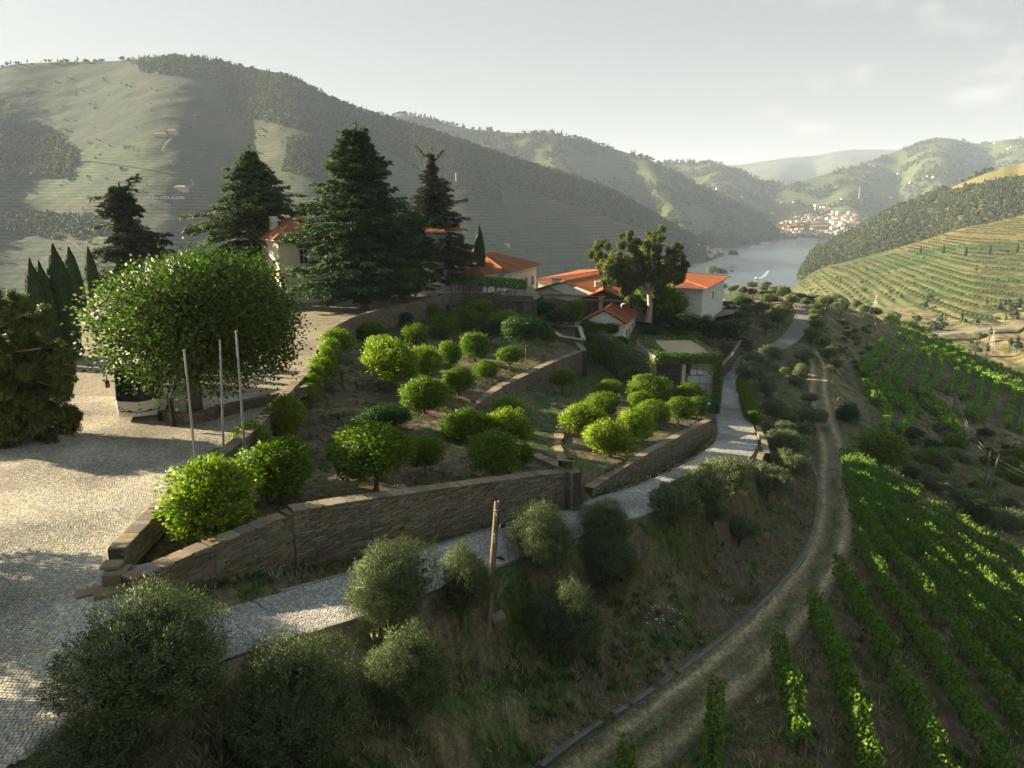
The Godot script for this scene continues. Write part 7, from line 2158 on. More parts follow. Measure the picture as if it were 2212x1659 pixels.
func person():
	# man in dark clothes and cap looking down at his hands behind the terrace parapet
	var f := Vector3(at_d(1015, 632, 103.2).x, 88.0, -103.2)
	var o := thing("person", "person in dark clothes and cap standing on the pergola terrace, head bowed", "person", f, 0.9)
	var mb := MB.new()
	var J := [[Vector3(0.1, 0.06, 0.04), Vector3(0.1, 0.48, 0.02), 0.055, 0.075], [Vector3(-0.1, 0.06, 0.02), Vector3(-0.1, 0.48, 0.02), 0.055, 0.075], [Vector3(0.1, 0.48, 0.02), Vector3(0.09, 0.92, 0), 0.075, 0.1], [Vector3(-0.1, 0.48, 0.02), Vector3(-0.09, 0.92, 0), 0.075, 0.1],
		[Vector3(0, 0.9, 0), Vector3(0, 1.2, -0.01), 0.15, 0.16], [Vector3(0, 1.2, -0.01), Vector3(0, 1.42, 0.02), 0.16, 0.12], [Vector3(-0.12, 1.4, 0.01), Vector3(0.12, 1.4, 0.01), 0.085, 0.085], [Vector3(0.2, 1.4, 0.01), Vector3(0.25, 1.12, 0.03), 0.06, 0.048], [Vector3(-0.2, 1.4, 0.01), Vector3(-0.25, 1.12, 0.03), 0.06, 0.048],
		[Vector3(0.1, 0.04, 0.04), Vector3(0.11, 0.03, 0.17), 0.045, 0.035], [Vector3(-0.1, 0.04, 0.02), Vector3(-0.11, 0.03, 0.15), 0.045, 0.035]]
	put("body", blob(J, 0.022, Color(0.02, 0.02, 0.022)), M.paint, o)
	put("skin", blob([[Vector3(0, 1.45, 0.02), Vector3(0, 1.55, 0.06), 0.055, 0.06], [Vector3(0, 1.6, 0.07), Vector3(0, 1.66, 0.06), 0.085, 0.09], [Vector3(0, 1.57, 0.15), Vector3(0, 1.58, 0.155), 0.025, 0.02], [Vector3(0.25, 1.12, 0.03), Vector3(0.08, 1.1, 0.26), 0.042, 0.03], [Vector3(-0.25, 1.12, 0.03), Vector3(-0.08, 1.1, 0.26), 0.042, 0.03]], 0.012, Color(0.3, 0.17, 0.11)), M.paint, o)
	for s in [-1.0, 1.0]:
		var fg := []
		for k in 4: fg.append([Vector3(s * 0.07, 1.1, 0.26) + Vector3(s * -0.012 * k, 0.012 * k, 0.02), Vector3(s * 0.03, 1.11 + 0.012 * k, 0.34 - 0.008 * k), 0.01, 0.008])
		fg.append([Vector3(s * 0.07, 1.12, 0.26), Vector3(s * 0.05, 1.16, 0.30), 0.011, 0.009])
		fg.append([Vector3(s * 0.08, 1.1, 0.25), Vector3(s * 0.055, 1.115, 0.30), 0.03, 0.026])
		put("hand", blob(fg, 0.006, Color(0.3, 0.17, 0.11)), M.paint, o)
	put("cap", blob([[Vector3(0, 1.69, 0.05), Vector3(0, 1.71, 0.05), 0.095, 0.085], [Vector3(0, 1.67, 0.13), Vector3(0, 1.66, 0.19), 0.05, 0.035]], 0.014, Color(0.015, 0.015, 0.018)), M.paint, o)
func blob(caps: Array, cell: float, col: Color) -> ArrayMesh:
	# smooth-union of tapered capsules meshed by surface nets
	var lo := Vector3.ONE * 1e9
	var hi := -lo
	for q in caps:
		for e in [q[0], q[1]]:
			lo = lo.min(e - Vector3.ONE * (maxf(q[2], q[3]) + cell * 2)); hi = hi.max(e + Vector3.ONE * (maxf(q[2], q[3]) + cell * 2))
	var nx := int((hi.x - lo.x) / cell) + 2; var ny := int((hi.y - lo.y) / cell) + 2; var nzz := int((hi.z - lo.z) / cell) + 2
	var f := PackedFloat32Array(); f.resize(nx * ny * nzz); f.fill(1.0)
	var kk := cell * 2.0
	for q in caps:
		var a: Vector3 = q[0]; var b: Vector3 = q[1]
		var r := maxf(q[2], q[3]) + cell * 2
		var i0 := ((a.min(b) - Vector3.ONE * r - lo) / cell).floor(); var i1 := ((a.max(b) + Vector3.ONE * r - lo) / cell).ceil()
		for z in range(maxi(0, int(i0.z)), mini(nzz, int(i1.z) + 1)):
			for y in range(maxi(0, int(i0.y)), mini(ny, int(i1.y) + 1)):
				for x in range(maxi(0, int(i0.x)), mini(nx, int(i1.x) + 1)):
					var p := lo + Vector3(x, y, z) * cell
					var t := clampf((p - a).dot(b - a) / maxf((b - a).length_squared(), 1e-9), 0, 1)
					var d: float = p.distance_to(a.lerp(b, t)) - lerpf(q[2], q[3], t)
					var g := (z * ny + y) * nx + x
					var e := f[g]
					var h := clampf(0.5 + 0.5 * (e - d) / kk, 0, 1)
					f[g] = lerpf(e, d, h) - kk * h * (1 - h)
	var mb := MB.new()
	var id := {}
	for z in nzz - 1:
		for y in ny - 1:
			for x in nx - 1:
				var g := (z * ny + y) * nx + x
				var s := Vector3.ZERO
				var c := 0
				var vals := []
				for k in 8: vals.append(f[g + (k & 1) + ((k >> 1) & 1) * nx + ((k >> 2) & 1) * nx * ny])
				for ed in [[0, 1], [2, 3], [4, 5], [6, 7], [0, 2], [1, 3], [4, 6], [5, 7], [0, 4], [1, 5], [2, 6], [3, 7]]:
					var a: float = vals[ed[0]]; var b: float = vals[ed[1]]
					if (a < 0) != (b < 0):
						var t := a / (a - b)
						s += Vector3(ed[0] & 1, (ed[0] >> 1) & 1, (ed[0] >> 2) & 1).lerp(Vector3(ed[1] & 1, (ed[1] >> 1) & 1, (ed[1] >> 2) & 1), t)
						c += 1
				if c:
					var gr := Vector3(vals[1] - vals[0] + vals[7] - vals[6], vals[2] - vals[0] + vals[7] - vals[5], vals[4] - vals[0] + vals[7] - vals[3]).normalized()
					id[g] = mb.vert(lo + (Vector3(x, y, z) + s / c) * cell, gr, col)
	for g in id:
		for ax in 3:
			var st: int = [1, nx, nx * ny][ax]
			var u: int = [nx, nx * ny, 1][ax]
			var v: int = [nx * ny, 1, nx][ax]
			if g + st < f.size() and (f[g] < 0) != (f[g + st] < 0) and id.has(g - u) and id.has(g - v) and id.has(g - u - v):
				if f[g] < 0: mb.ix.append_array([id[g], id[g - u - v], id[g - u], id[g], id[g - v], id[g - u - v]])
				else: mb.ix.append_array([id[g], id[g - u], id[g - u - v], id[g], id[g - u - v], id[g - v]])
	return mb.mesh()

func pergola():
	var o := thing("pergola", "steel pergola along the terrace carrying a roof of vines", "pergola", Vector3(at_d(1050, 640, 103).x, 88, -103.0))
	var L := 10.6
	var a := at_d(976, 605, 104.0) - o.position
	var b := at_d(1132, 618, 104.0) - o.position
	a.y = 2.5; b.y = 1.75
	for k in 6:
		var p := a.lerp(b, k / 5.0)
		var mb := MB.new()
		mb.tube([Vector3(p.x, -0.2, p.z), p], [0.04, 0.04], 6, Color(0.12, 0.12, 0.12)); mb.tube([Vector3(p.x + 0.3, -0.2, p.z - 2.4), p + Vector3(0.1, 0.1, -2.4)], [0.04, 0.04], 6, Color(0.12, 0.12, 0.12))
		put("post", mb.mesh(), M.paint, o)
	var bm := MB.new()
	for z in [0.0, -2.4]: bm.tube([a + Vector3(0, 0, z), b + Vector3(0, 0, z)], [0.035, 0.035], 6, Color(0.12, 0.12, 0.12))
	put("rail", bm.mesh(), M.paint, o)
	var v := thing("grape_vine", "leafy grape vine spread over the terrace pergola, sunlit at its left", "vine", o.position)
	put("foliage", leafy(2600, a + Vector3(-0.5, 0.05, 0.4), b + Vector3(0.3, 0.05, 0.4), b + Vector3(0.3, 0.15, -2.8), a + Vector3(-0.5, 0.15, -2.8), 0.35, 0.26, Color(0.07, 0.14, 0.02), Color(0.2, 0.28, 0.03)), M.vine, v)
	put("foliage", leafy(900, a + Vector3(-0.4, -0.5, 0.5), b + Vector3(0.3, -0.6, 0.5), b + Vector3(0.3, 0.1, 0.45), a + Vector3(-0.4, 0.1, 0.45), 0.2, 0.24, Color(0.06, 0.13, 0.02), Color(0.15, 0.24, 0.03)), M.vine, v)
	for t in [0.5, 0.62, 0.78, 0.9]:
		var p := a.lerp(b, t)
		var mb := MB.new()
		mb.tube([Vector3(p.x - 0.4, -0.2, p.z), Vector3(p.x - 0.1, p.y * 0.5, p.z), p], [0.1, 0.08, 0.05], 6, Color(0.8, 0.8, 0.8))
		put("stem", mb.mesh(), M.bark, v)
	var bx := MB.new()
	bx.bx(Vector3(0, 0.35, 0), Vector3(1.3, 0.7, 0.8), Color(0.12, 0.035, 0.02))
	tag(put("planter_box", bx.mesh(), M.paint, self, Transform3D(Basis.IDENTITY, Vector3(at_d(1073, 632, 103.6).x, 88.0, -103.6))), "dark red wooden planter box under the pergola", "planter")
	# railings: ramp and terrace edge
	var ra := [at_drop(925, 644, 11.9), at_drop(948, 640, 11.9), at_drop(975, 631, 11.7), at_drop(993, 629, 11.3)]
	var rl := thing("railing", "thin dark steel railing on the ramp up to the pergola terrace", "railing", ra[0])
	for i in ra.size():
		var p: Vector3 = ra[i] - ra[0]
		var mb := MB.new()
		mb.tube([p - Vector3(0, 0.3, 0), p + Vector3(0, 1.05, 0)], [0.035, 0.035], 5, Color(0.06, 0.065, 0.07))
		put("post", mb.mesh(), M.paint, rl)
	var mb := MB.new()
	for i in ra.size() - 1:
		for h in [0.5, 1.05]: mb.tube([ra[i] - ra[0] + Vector3(0, h, 0), ra[i + 1] - ra[0] + Vector3(0, h, 0)], [0.03, 0.03], 5, Color(0.06, 0.065, 0.07))
	put("rail", mb.mesh(), M.paint, rl)
	var rb := [at_drop(994, 630, 11.4), at_drop(1012, 648, 13.4)]
	var rl2 := thing("railing", "thin dark handrail descending the terrace stairs into the orchard", "railing", rb[0])
	for i in 4:
		var p: Vector3 = rb[0].lerp(rb[1], i / 3.0) - rb[0]
		mb = MB.new()
		mb.tube([p - Vector3(0, 0.4, 0), p + Vector3(0, 1.0, 0)], [0.035, 0.035], 5, Color(0.06, 0.065, 0.07))
		put("post", mb.mesh(), M.paint, rl2)
	mb = MB.new()
	mb.tube([Vector3(0, 1.0, 0), rb[1] - rb[0] + Vector3(0, 1.0, 0)], [0.03, 0.03], 5, Color(0.06, 0.065, 0.07))
	put("rail", mb.mesh(), M.paint, rl2)

func orchard_bits():
	# terracotta pot
	var p := hit(534, 1045)
	var o := thing("flower_pot", "large terracotta pot standing behind the bright orange tree", "pot", p)
	var mb := MB.new()
	mb.tube([Vector3(0, 0, 0), Vector3(0, 0.1, 0), Vector3(0, 0.6, 0), Vector3(0, 0.72, 0), Vector3(0, 0.74, 0), Vector3(0, 0.84, 0)], [0.24, 0.27, 0.36, 0.36, 0.41, 0.41], 18, Color(0.34, 0.14, 0.07))
	put("pot", mb.mesh(), M.stone, o)
	# hoses
	var H := [[[735, 820], [700, 850], [712, 880], [690, 910], [722, 925], [745, 945], [735, 965]], [[690, 905], [715, 900], [740, 912], [752, 935], [730, 940], [700, 930], [690, 950], [735, 968]], [[760, 800], [800, 832], [850, 852], [870, 858]], [[700, 850], [720, 835], [735, 830], [745, 845], [735, 800]], [[735, 965], [690, 980], [640, 985]]]
	var nm := ["winding along the hedge", "coiled in loops on the soil", "stretched towards the low wall", "curled by the hedge end", "running towards the little shrub"]
	for i in H.size():
		var pts := []
		var rad := []
		for q in H[i]: pts.append(hit(q[0], q[1]))
		var fine := []
		for k in pts.size() - 1:
			for m in 7:
				var c: Vector3 = pts[k].cubic_interpolate(pts[k + 1], pts[maxi(k - 1, 0)], pts[mini(k + 2, pts.size() - 1)], m / 7.0)
				c.y = ground(c.x, c.z) + 0.07
				fine.append(c); rad.append(0.022)
		var hm := MB.new()
		hm.tube(fine, rad, 5, Color(0.012, 0.012, 0.012))
		tag(put("irrigation_hose", hm.mesh(), M.paint, self), "black irrigation hose %s in the upper orchard" % nm[i], "hose")
	# manhole covers on road
	for q in [[1607, 838, "left"], [1590, 826, "right"]]: pass
	var mk := MB.new()
	var c := hit(1076, 1213)
	mk.tube([Vector3(0, 0, 0), Vector3(0, 0.06, 0)], [0.3, 0.29], 16, Color(0.25, 0.09, 0.05))
	tag(put("manhole_cover", mk.mesh(), M.stone, self, Transform3D(Basis.IDENTITY, c + Vector3(0, 0.02, 0))), "rusty round manhole cover beside the utility pole", "manhole cover")
	var fl := MB.new()
	for k in 26:
		var h := hit(1440 + rng.randf_range(-45, 50), 1345 + rng.randf_range(-25, 25))
		for m in 6: fl.leaf(h + Vector3(0, 0.35, 0), Vector3(cos(m), 0.15, sin(m)).normalized(), Vector3(-sin(m), 0, cos(m)), 0.05, 0.04, Vector3.UP, Color(0.6, 0.62, 0.52))
	tag(put("wild_flowers", fl.mesh(), M.blades, self), "cluster of tiny white wild flowers on the grassy bank", "", "", "stuff")
	# setts that show largest: laid stone by stone near the viewer
	var sett := MB.new()
	var cx := [Vector3(-0.5, 0, -0.5), Vector3(0.5, 0, -0.5), Vector3(0.5, 0, 0.5), Vector3(-0.5, 0, 0.5)]
	var ti := []
	for q in cx: ti.append(Vector3(q.x * 0.78, 0.34, q.z * 0.78))
	sett.quad(ti[3], ti[2], ti[1], ti[0])
	for k in 4: sett.quad(cx[(k + 1) % 4], cx[k], ti[k], ti[(k + 1) % 4])
	var sm := sett.mesh()
	var tones := [Color(0.36, 0.325, 0.26), Color(0.42, 0.375, 0.285), Color(0.29, 0.28, 0.25), Color(0.38, 0.31, 0.22), Color(0.33, 0.31, 0.275), Color(0.48, 0.43, 0.33)]
	var lay := []
	var fan := 0.105
	var zz := -13.5
	while zz > -46.0:
		var x := -36.0
		while x < 1.0:
			var wz := zz + 0.16 * sin(x * 0.9) + rng.randf_range(-0.012, 0.012)
			var wx := x + rng.randf_range(-0.012, 0.012)
			var q := pix(Vector3(wx, 88, wz))
			if q.x > -60 and q.y < 1700 and Geometry2D.is_point_in_polygon(Vector2(wx, wz), poly_plaza):
				lay.append([Vector3(wx, 88.005, wz), rng.randf_range(-0.12, 0.12), rng.randf_range(0.092, 0.106), rng.randf_range(0.092, 0.104), q.y])
			x += fan * rng.randf_range(0.96, 1.06)
		zz -= fan
	# along the road the courses cross it
	var run := 0.0
	for i in range(1, mini(road.size() - 1, 104)):
		var a: Vector3 = road[i]
		var b: Vector3 = road[i + 1]
		var d := b - a
		var l := d.length()
		d /= l
		var s := Vector3(-d.z, 0, d.x).normalized()
		while run < l:
			var m := a + d * run
			if true:
				for k in 29:
					var wp := m + s * ((k - 14) * 0.104 + rng.randf_range(-0.012, 0.012)) + Vector3(0, 0.055, 0) + d * (0.05 * sin(k * 0.7) + rng.randf_range(-0.012, 0.012))
					if Geometry2D.is_point_in_polygon(Vector2(wp.x, wp.z), poly_plaza): continue
					lay.append([wp, atan2(-s.z, s.x) + rng.randf_range(-0.12, 0.12), rng.randf_range(0.086, 0.1), rng.randf_range(0.086, 0.1), pix(wp).y, 1])
			run += fan
		run -= l
	lay.sort_custom(func(p1, p2): return p1[4] > p2[4])
	var xs := []
	var cs := []
	var mts := []
	for k in 6: mts.append(mat("sett_%d" % k, tones[k], 0.75, false))
	var shown := 0
	for q in lay:
		var t := Transform3D(Basis(Vector3.UP, q[1]).scaled_local(Vector3(q[2], 0.1, q[3])), q[0])
		if q[4] < 1655 and shown < 300:
			put("sett", sm, mts[rng.randi() % 6], P.plaza, t)
			shown += 1
		else:
			xs.append(t); cs.append((1.0 + 0.55 * nz.get_noise_2d(q[0].x * 14.0, q[0].z * 14.0)) * (tones[rng.randi() % 6] if q.size() < 6 else [Color(0.26, 0.25, 0.235), Color(0.31, 0.295, 0.265), Color(0.21, 0.21, 0.205), Color(0.28, 0.245, 0.20), Color(0.24, 0.24, 0.235), Color(0.36, 0.34, 0.30)][rng.randi() % 6]) * rng.randf_range(0.8, 1.2))
	mat("sett_stone", Color.WHITE, 0.75)
	scatter("setts", sm, M.sett_stone, xs, cs, P.plaza)

# ---------- across the water ----------
func far_house(called: String, label: String, cat: String, group: String, p: Vector3, yaw: float, s: Vector3, roofc: Color, wallc: Color, flatroof := false, rows := 0):
	var o := thing(called, label, cat, p, yaw, group)
	var mb := MB.new()
	mb.bx(Vector3(0, s.y / 2 - 2.0, 0), Vector3(s.x, s.y + 4.0, s.z), wallc)
	put("wall", mb.mesh(), M.far_paint, o)
	mb = MB.new()
	var y := s.y + 0.02
	var x := s.x / 2 + 0.5; var z := s.z / 2 + 0.5
	if flatroof: mb.bx(Vector3(0, y + 0.2, 0), Vector3(s.x + 0.3, 0.4, s.z + 0.3), roofc)
	else:
		var r := s.z * 0.22
		var hx := maxf(x - z, 0.3)
		mb.quad(Vector3(-x, y, z), Vector3(x, y, z), Vector3(hx, y + r, 0), Vector3(-hx, y + r, 0), roofc)
		mb.quad(Vector3(x, y, -z), Vector3(-x, y, -z), Vector3(-hx, y + r, 0), Vector3(hx, y + r, 0), roofc)
		mb.tri(Vector3(x, y, z), Vector3(x, y, -z), Vector3(hx, y + r, 0), roofc); mb.tri(Vector3(-x, y, -z), Vector3(-x, y, z), Vector3(-hx, y + r, 0), roofc)
	put("roof", mb.mesh(), M.far_paint, o)
	for row in rows:
		var n := maxi(2, int(s.x / 3.2))
		for k in n:
			var w := MB.new()
			w.bx(Vector3((k + 0.5) / n * s.x - s.x / 2, 1.6 + row * 3.0, s.z / 2 + 0.03), Vector3(1.1, 1.5, 0.1), Color(0.06, 0.07, 0.08))
			put("window", w.mesh(), M.far_paint, o)
func far_side():
	var RO := [Color(0.42, 0.16, 0.08), Color(0.36, 0.15, 0.08), Color(0.45, 0.2, 0.11), Color(0.3, 0.14, 0.09)]
	var WH := [Color(0.55, 0.52, 0.46), Color(0.5, 0.45, 0.37), Color(0.6, 0.58, 0.54), Color(0.48, 0.38, 0.28)]
	# town: [px, py, distance]; rows up the hillside
	far_house("hotel", "large long white building with red roof dominating the riverside town", "building", "", on_far(1771, 493), 0.05, Vector3(62, 9, 18), RO[0], WH[2], false, 2)
	far_house("riverside_hall", "long orange-roofed hall low at the town waterfront", "building", "", on_far(1742, 506), 0.1, Vector3(48, 6, 16), Color(0.5, 0.2, 0.09), WH[1], false, 1)
	var T := [[1676, 494], [1682, 490], [1688, 496], [1694, 500], [1700, 494], [1706, 499], [1701, 504], [1690, 486], [1698, 483], [1712, 492], [1718, 487], [1724, 483], [1730, 490], [1722, 500], [1732, 499], [1716, 506], [1728, 506], [1752, 508], [1762, 502], [1776, 503], [1790, 501], [1800, 507], [1812, 503], [1822, 498], [1832, 500], [1842, 496], [1806, 493], [1816, 489], [1826, 486], [1836, 484], [1846, 482], [1856, 484], [1866, 476], [1740, 482], [1748, 478], [1756, 482], [1736, 474], [1744, 470], [1752, 466], [1762, 470], [1772, 474], [1782, 470], [1792, 468], [1802, 472], [1812, 475], [1822, 472], [1832, 468], [1842, 474], [1850, 470], [1768, 462], [1780, 458], [1790, 455], [1776, 450], [1788, 446], [1764, 454], [1802, 460], [1812, 462], [1838, 462], [1822, 480], [1684, 500], [1710, 485], [1796, 480], [1758, 494], [1848, 490], [1858, 492], [1868, 488], [1830, 478], [1694, 491], [1706, 507], [1772, 509]]
	for k in T.size():
		if T[k][1] > 462: T.append([T[k][0] + 6 * (1 if k % 2 else -1) + k * 0.01, T[k][1] + (3 if k % 3 else -3)])
	var key := func(q) -> Vector2i: return Vector2i(3 if q[1] > 498 else 2 if q[1] > 484 else 1 if q[1] > 468 else 0, 0 if q[0] < 1735 else 1 if q[0] < 1800 else 2)
	var rank := func(q, all: Array) -> String:
		var c := 1
		for e in all:
			if key.call(e) == key.call(q) and (e[0] < q[0] or (e[0] == q[0] and e[1] < q[1])): c += 1
		return ordinal(c)
	var n := 0
	for q in T:
		n += 1
		var rel := "at the waterfront" if q[1] > 498 else "in the lower streets" if q[1] > 484 else "half way up the slope" if q[1] > 468 else "on the upper slope"
		var side := "left" if q[0] < 1735 else "middle" if q[0] < 1800 else "right"
		var w := rng.randf_range(14, 26)
		far_house("town_house", "small house %s, %s of riverside town, %s from left" % [rel, side, rank.call(q, T)], "house", "houses of the riverside town", on_far(q[0], q[1]), rng.randf_range(-0.6, 0.6), Vector3(w, rng.randf_range(6, 11), rng.randf_range(11, 17)), RO[rng.randi() % 4], WH[rng.randi() % 4], rng.randf() < 0.12, 2)
	for q in [[1768, 445, 3000, "flat white school-like building above the town", Vector3(36, 7, 14)], [1826, 432, 3060, "long pale building on the hill road above the town", Vector3(40, 7, 14)], [1840, 461, 2950, "white house with a terrace at the head of the avenue", Vector3(30, 7, 14)], [1784, 452, 2950, "white block house on the slope above the big hotel", Vector3(22, 11, 14)], [1923, 428, 2950, "lone white house on the meadow right of the town", Vector3(17, 8, 12)]]:
		far_house("white_building", q[3], "building", "", on_far(q[0], q[1]), 0.1, q[4], WH[2], WH[2], true, 1)
	# houses scattered on the far hills
	var FH := [[1549, 408, 3000, 0.25], [1568, 427, 2900, 0.1], [1602, 427, 2890, 0], [1680, 432, 2930, 0.3], [1690, 437, 2900, 0], [1715, 438, 2900, 0.2], [1668, 461, 2830, 0.1], [1690, 456, 2840, 0], [1712, 452, 2850, 0], [1722, 470, 2800, 0], [1806, 406, 3300, 0], [1818, 402, 3320, 0.2], [1812, 404, 3310, 0.4], [1870, 361, 3700, 0], [1882, 357, 3720, 0], [1888, 359, 3700, 0.3], [1930, 378, 3500, 0.1], [1942, 376, 3480, 0], [1968, 395, 3200, 0.1], [2005, 382, 3000, 0], [2018, 383, 3000, 0.2], [2127, 345, 2900, 0], [2085, 356, 3000, 0.2], [2185, 318, 2900, 0], [2202, 308, 2900, 0.1], [2150, 310, 3000, 0], [2178, 322, 2900, 0.3], [1990, 384, 3000, 0]]
	var fkey := func(q) -> int: return 0 if q[0] < 1740 else 1 if q[0] < 1900 else 2
	for q in FH:
		var fr := 1
		for e in FH:
			if fkey.call(e) == fkey.call(q) and (e[0] < q[0] or (e[0] == q[0] and e[1] < q[1])): fr += 1
		far_house("hillside_house", "tiny pale house on the hills %s, %s from the left" % ["left of the town" if q[0] < 1740 else "above the town" if q[0] < 1900 else "at the upper right", ordinal(fr)], "house", "houses scattered over the far hills", on_far(q[0], q[1]), q[3], Vector3(rng.randf_range(10, 18), 4.5, 9), RO[rng.randi() % 4], WH[rng.randi() % 3], rng.randf() < 0.25)
	# white estate by the left bank
	for q in [[1506, 536, Vector3(9, 16, 9), true, "white round-topped tower house of the riverside estate"], [1522, 537, Vector3(22, 9, 12), false, "red-roofed white house at the left of the riverside estate"], [1538, 545, Vector3(26, 10, 14), false, "biggest white gabled house of the riverside estate"], [1550, 534, Vector3(26, 8, 12), true, "flat white wing at the top right of the riverside estate"], [1532, 553, Vector3(20, 7, 12), false, "lowest white terrace house of the riverside estate"], [1581, 550, Vector3(18, 7, 12), false, "brown-roofed house among trees on the left bank"], [1573, 558, Vector3(14, 6, 10), false, "small brown-roofed house nearest the water on the left bank"], [1428, 462, Vector3(28, 7, 12), false, "white house with red roof alone under the dark ridge"]]:
		far_house("estate_house", q[4], "house", "", on_h1(q[0], q[1]), 0.35, q[2] * Vector3(0.75, 0.55, 0.8), RO[0], WH[2], q[3], 1)
	# farm houses on the great left slope
	for q in [[346, 293, Vector3(30, 5, 10), "long low red-roofed farm building on the left hill"], [373, 288, Vector3(24, 8, 12), "white farmhouse with red roof on the left hill terraces"], [275, 318, Vector3(16, 4, 9), "small pale shed beside the hill track"], [392, 410, Vector3(26, 8, 12), "white house at the bend of the hill track"], [300, 135, Vector3(46, 6, 14), "long white modern building on the hilltop skyline"], [1535 - 440, 532, Vector3(9, 7, 8), "tiny ruined hut low on the left hill"], [900, 262, Vector3(34, 6, 12), "ochre farmhouse just below the skyline"]]:
		var p := on_h1(q[0], q[1])
		far_house("farmhouse", q[3], "farmhouse", "", p, 0.3 - 0.001 * q[0], q[2] * Vector3(0.75, 0.55, 0.75), RO[0], WH[1] * 0.75, q[3].contains("modern") or q[3].contains("shed"), 1)
	# estate name letters on the hillside
	var sg := thing("hillside_sign", "hillside sign with the estate name in white capital letters", "sign", on_h1(365, 434))
	var bd := MB.new()
	bd.bx(Vector3(0, 4.5, -0.6), Vector3(42, 8.0, 0.5), Color(0.03, 0.045, 0.06))
	for x in [-18, -6, 6, 18]: bd.bx(Vector3(x, -0.5, -1.0), Vector3(0.5, 4.0, 0.5), Color(0.1, 0.1, 0.1))
	put("board", bd.mesh(), M.far_paint, sg)
	var white := mat("sign_white", lin(0.85, 0.85, 0.85), 0.8, false)
	var tx := text("lettering", "Qᵗᵃ VISTA ALEGRE", 5.2, white, sg, Transform3D(Basis.IDENTITY, Vector3(0, 4.5, 0)))
	(tx.mesh as TextMesh).text = "Qta VISTA ALEGRE"
	(tx.mesh as TextMesh).depth = 0.4
	# tracks on the left hill
	for q in [["pale track winding down to the white house on the left hill", [[412, 392], [418, 402], [408, 412], [396, 418]]], ["track climbing from the bend to the farmhouse on the left hill", [[375, 300], [362, 310], [352, 325], [350, 338]]], ["track running to the spur edge on the left hill", [[145, 350], [190, 352], [240, 358], [300, 366], [380, 380]]], ["long valley track low on the left hill", [[1000, 527], [1060, 528], [1130, 529], [1200, 530], [1290, 527]]], ["hairpin track low on the left slope", [[135, 520], [160, 530], [180, 545], [230, 552], [190, 540]]], ["track up the small spur by the river", [[1285, 530], [1305, 545], [1298, 558], [1270, 570]]]]:
		var pts := []
		for e in q[1]: pts.append(on_h1(e[0], e[1]) + Vector3(0, 1.6, 0))
		var ln := []
		for k in pts.size() - 1:
			for m in 8:
				var c: Vector3 = pts[k].cubic_interpolate(pts[k + 1], pts[maxi(k - 1, 0)], pts[mini(k + 2, pts.size() - 1)], m / 8.0)
				var pp := pix(c)
				ln.append(on_h1(pp.x, pp.y) + Vector3(0, 1.2, 0))
		struct("hill_track", ribbon(ln, 1.8, 0.3, [Color(0.16, 0.145, 0.10)], 3).mesh(), M.far_paint, q[0], "track")
	# boats
	ship("river_cruise_ship", "long white river cruise ship moored at the town quay", at_dy(1745, 2640, 0.0), 0.05, 86, 9.0, 3)
	ship("river_cruise_ship", "white excursion boat moored at the left bank, nearer one", at_dy(1637, 2080, 0.0), 0.12, 44, 8.0, 2)
	ship("river_cruise_ship", "white excursion boat moored at the left bank, further one", at_dy(1653, 2340, 0.0), 0.3, 34, 7.0, 2)
	for q in [[1634, 603, 1.0, "white speedboat throwing a wake in the middle of the river"], [1581, 586, 1.0, "small dark boat close to the left bank"], [1769, 521, 1.0, "small dark boat off the town quay"]]:
		var f := at_drop(q[0], q[1], 100.0)
		var o := thing("small_boat", q[3], "boat", f, 0.4)
		var c := Color(0.8, 0.8, 0.8) if q[3].begins_with("white") else Color(0.05, 0.05, 0.07)
		var mb := MB.new()
		var hw := [[-4.0, 1.1], [0, 1.3], [2.5, 0.9], [4.5, 0.05]]
		for k in 3:
			for s in [-1.0, 1.0]: mb.quad(Vector3(hw[k][0], 1.2, s * hw[k][1]), Vector3(hw[k + 1][0], 1.3, s * hw[k + 1][1]), Vector3(hw[k + 1][0] * 0.95, -0.2, s * hw[k + 1][1] * 0.6), Vector3(hw[k][0], -0.2, s * hw[k][1] * 0.6), c)
			mb.quad(Vector3(hw[k][0], 1.0, -hw[k][1]), Vector3(hw[k + 1][0], 1.0, -hw[k + 1][1]), Vector3(hw[k + 1][0], 1.0, hw[k + 1][1]), Vector3(hw[k][0], 1.0, hw[k][1]), c * 0.8)
		put("hull", mb.mesh(), M.paint, o)
		mb = MB.new()
		mb.bx(Vector3(-0.5, 1.8, 0), Vector3(2.6, 1.4, 1.7), c)
		put("cabin", mb.mesh(), M.paint, o)
		if q[3].begins_with("white"):
			var wk := MB.new()
			var path := [[1638, 602], [1650, 597], [1660, 585], [1663, 575], [1668, 566]]
			for k in path.size() - 1:
				var a := at_drop(path[k][0], path[k][1], 99.93); var b := at_drop(path[k + 1][0], path[k + 1][1], 99.93)
				var s := (b - a).cross(Vector3.UP).normalized()
				var w0 := 2.5 + k * 0.3
				wk.quad(a - s * w0 * (1 - k * 0.2), a + s * w0 * (1 - k * 0.2), b + s * w0 * (0.8 - k * 0.2), b - s * w0 * (0.8 - k * 0.2), Color(0.3, 0.34, 0.36))
			tag(put("boat_wake", wk.mesh(), M.far_paint, self), "pale curved wake trailing behind the speedboat", "wake")
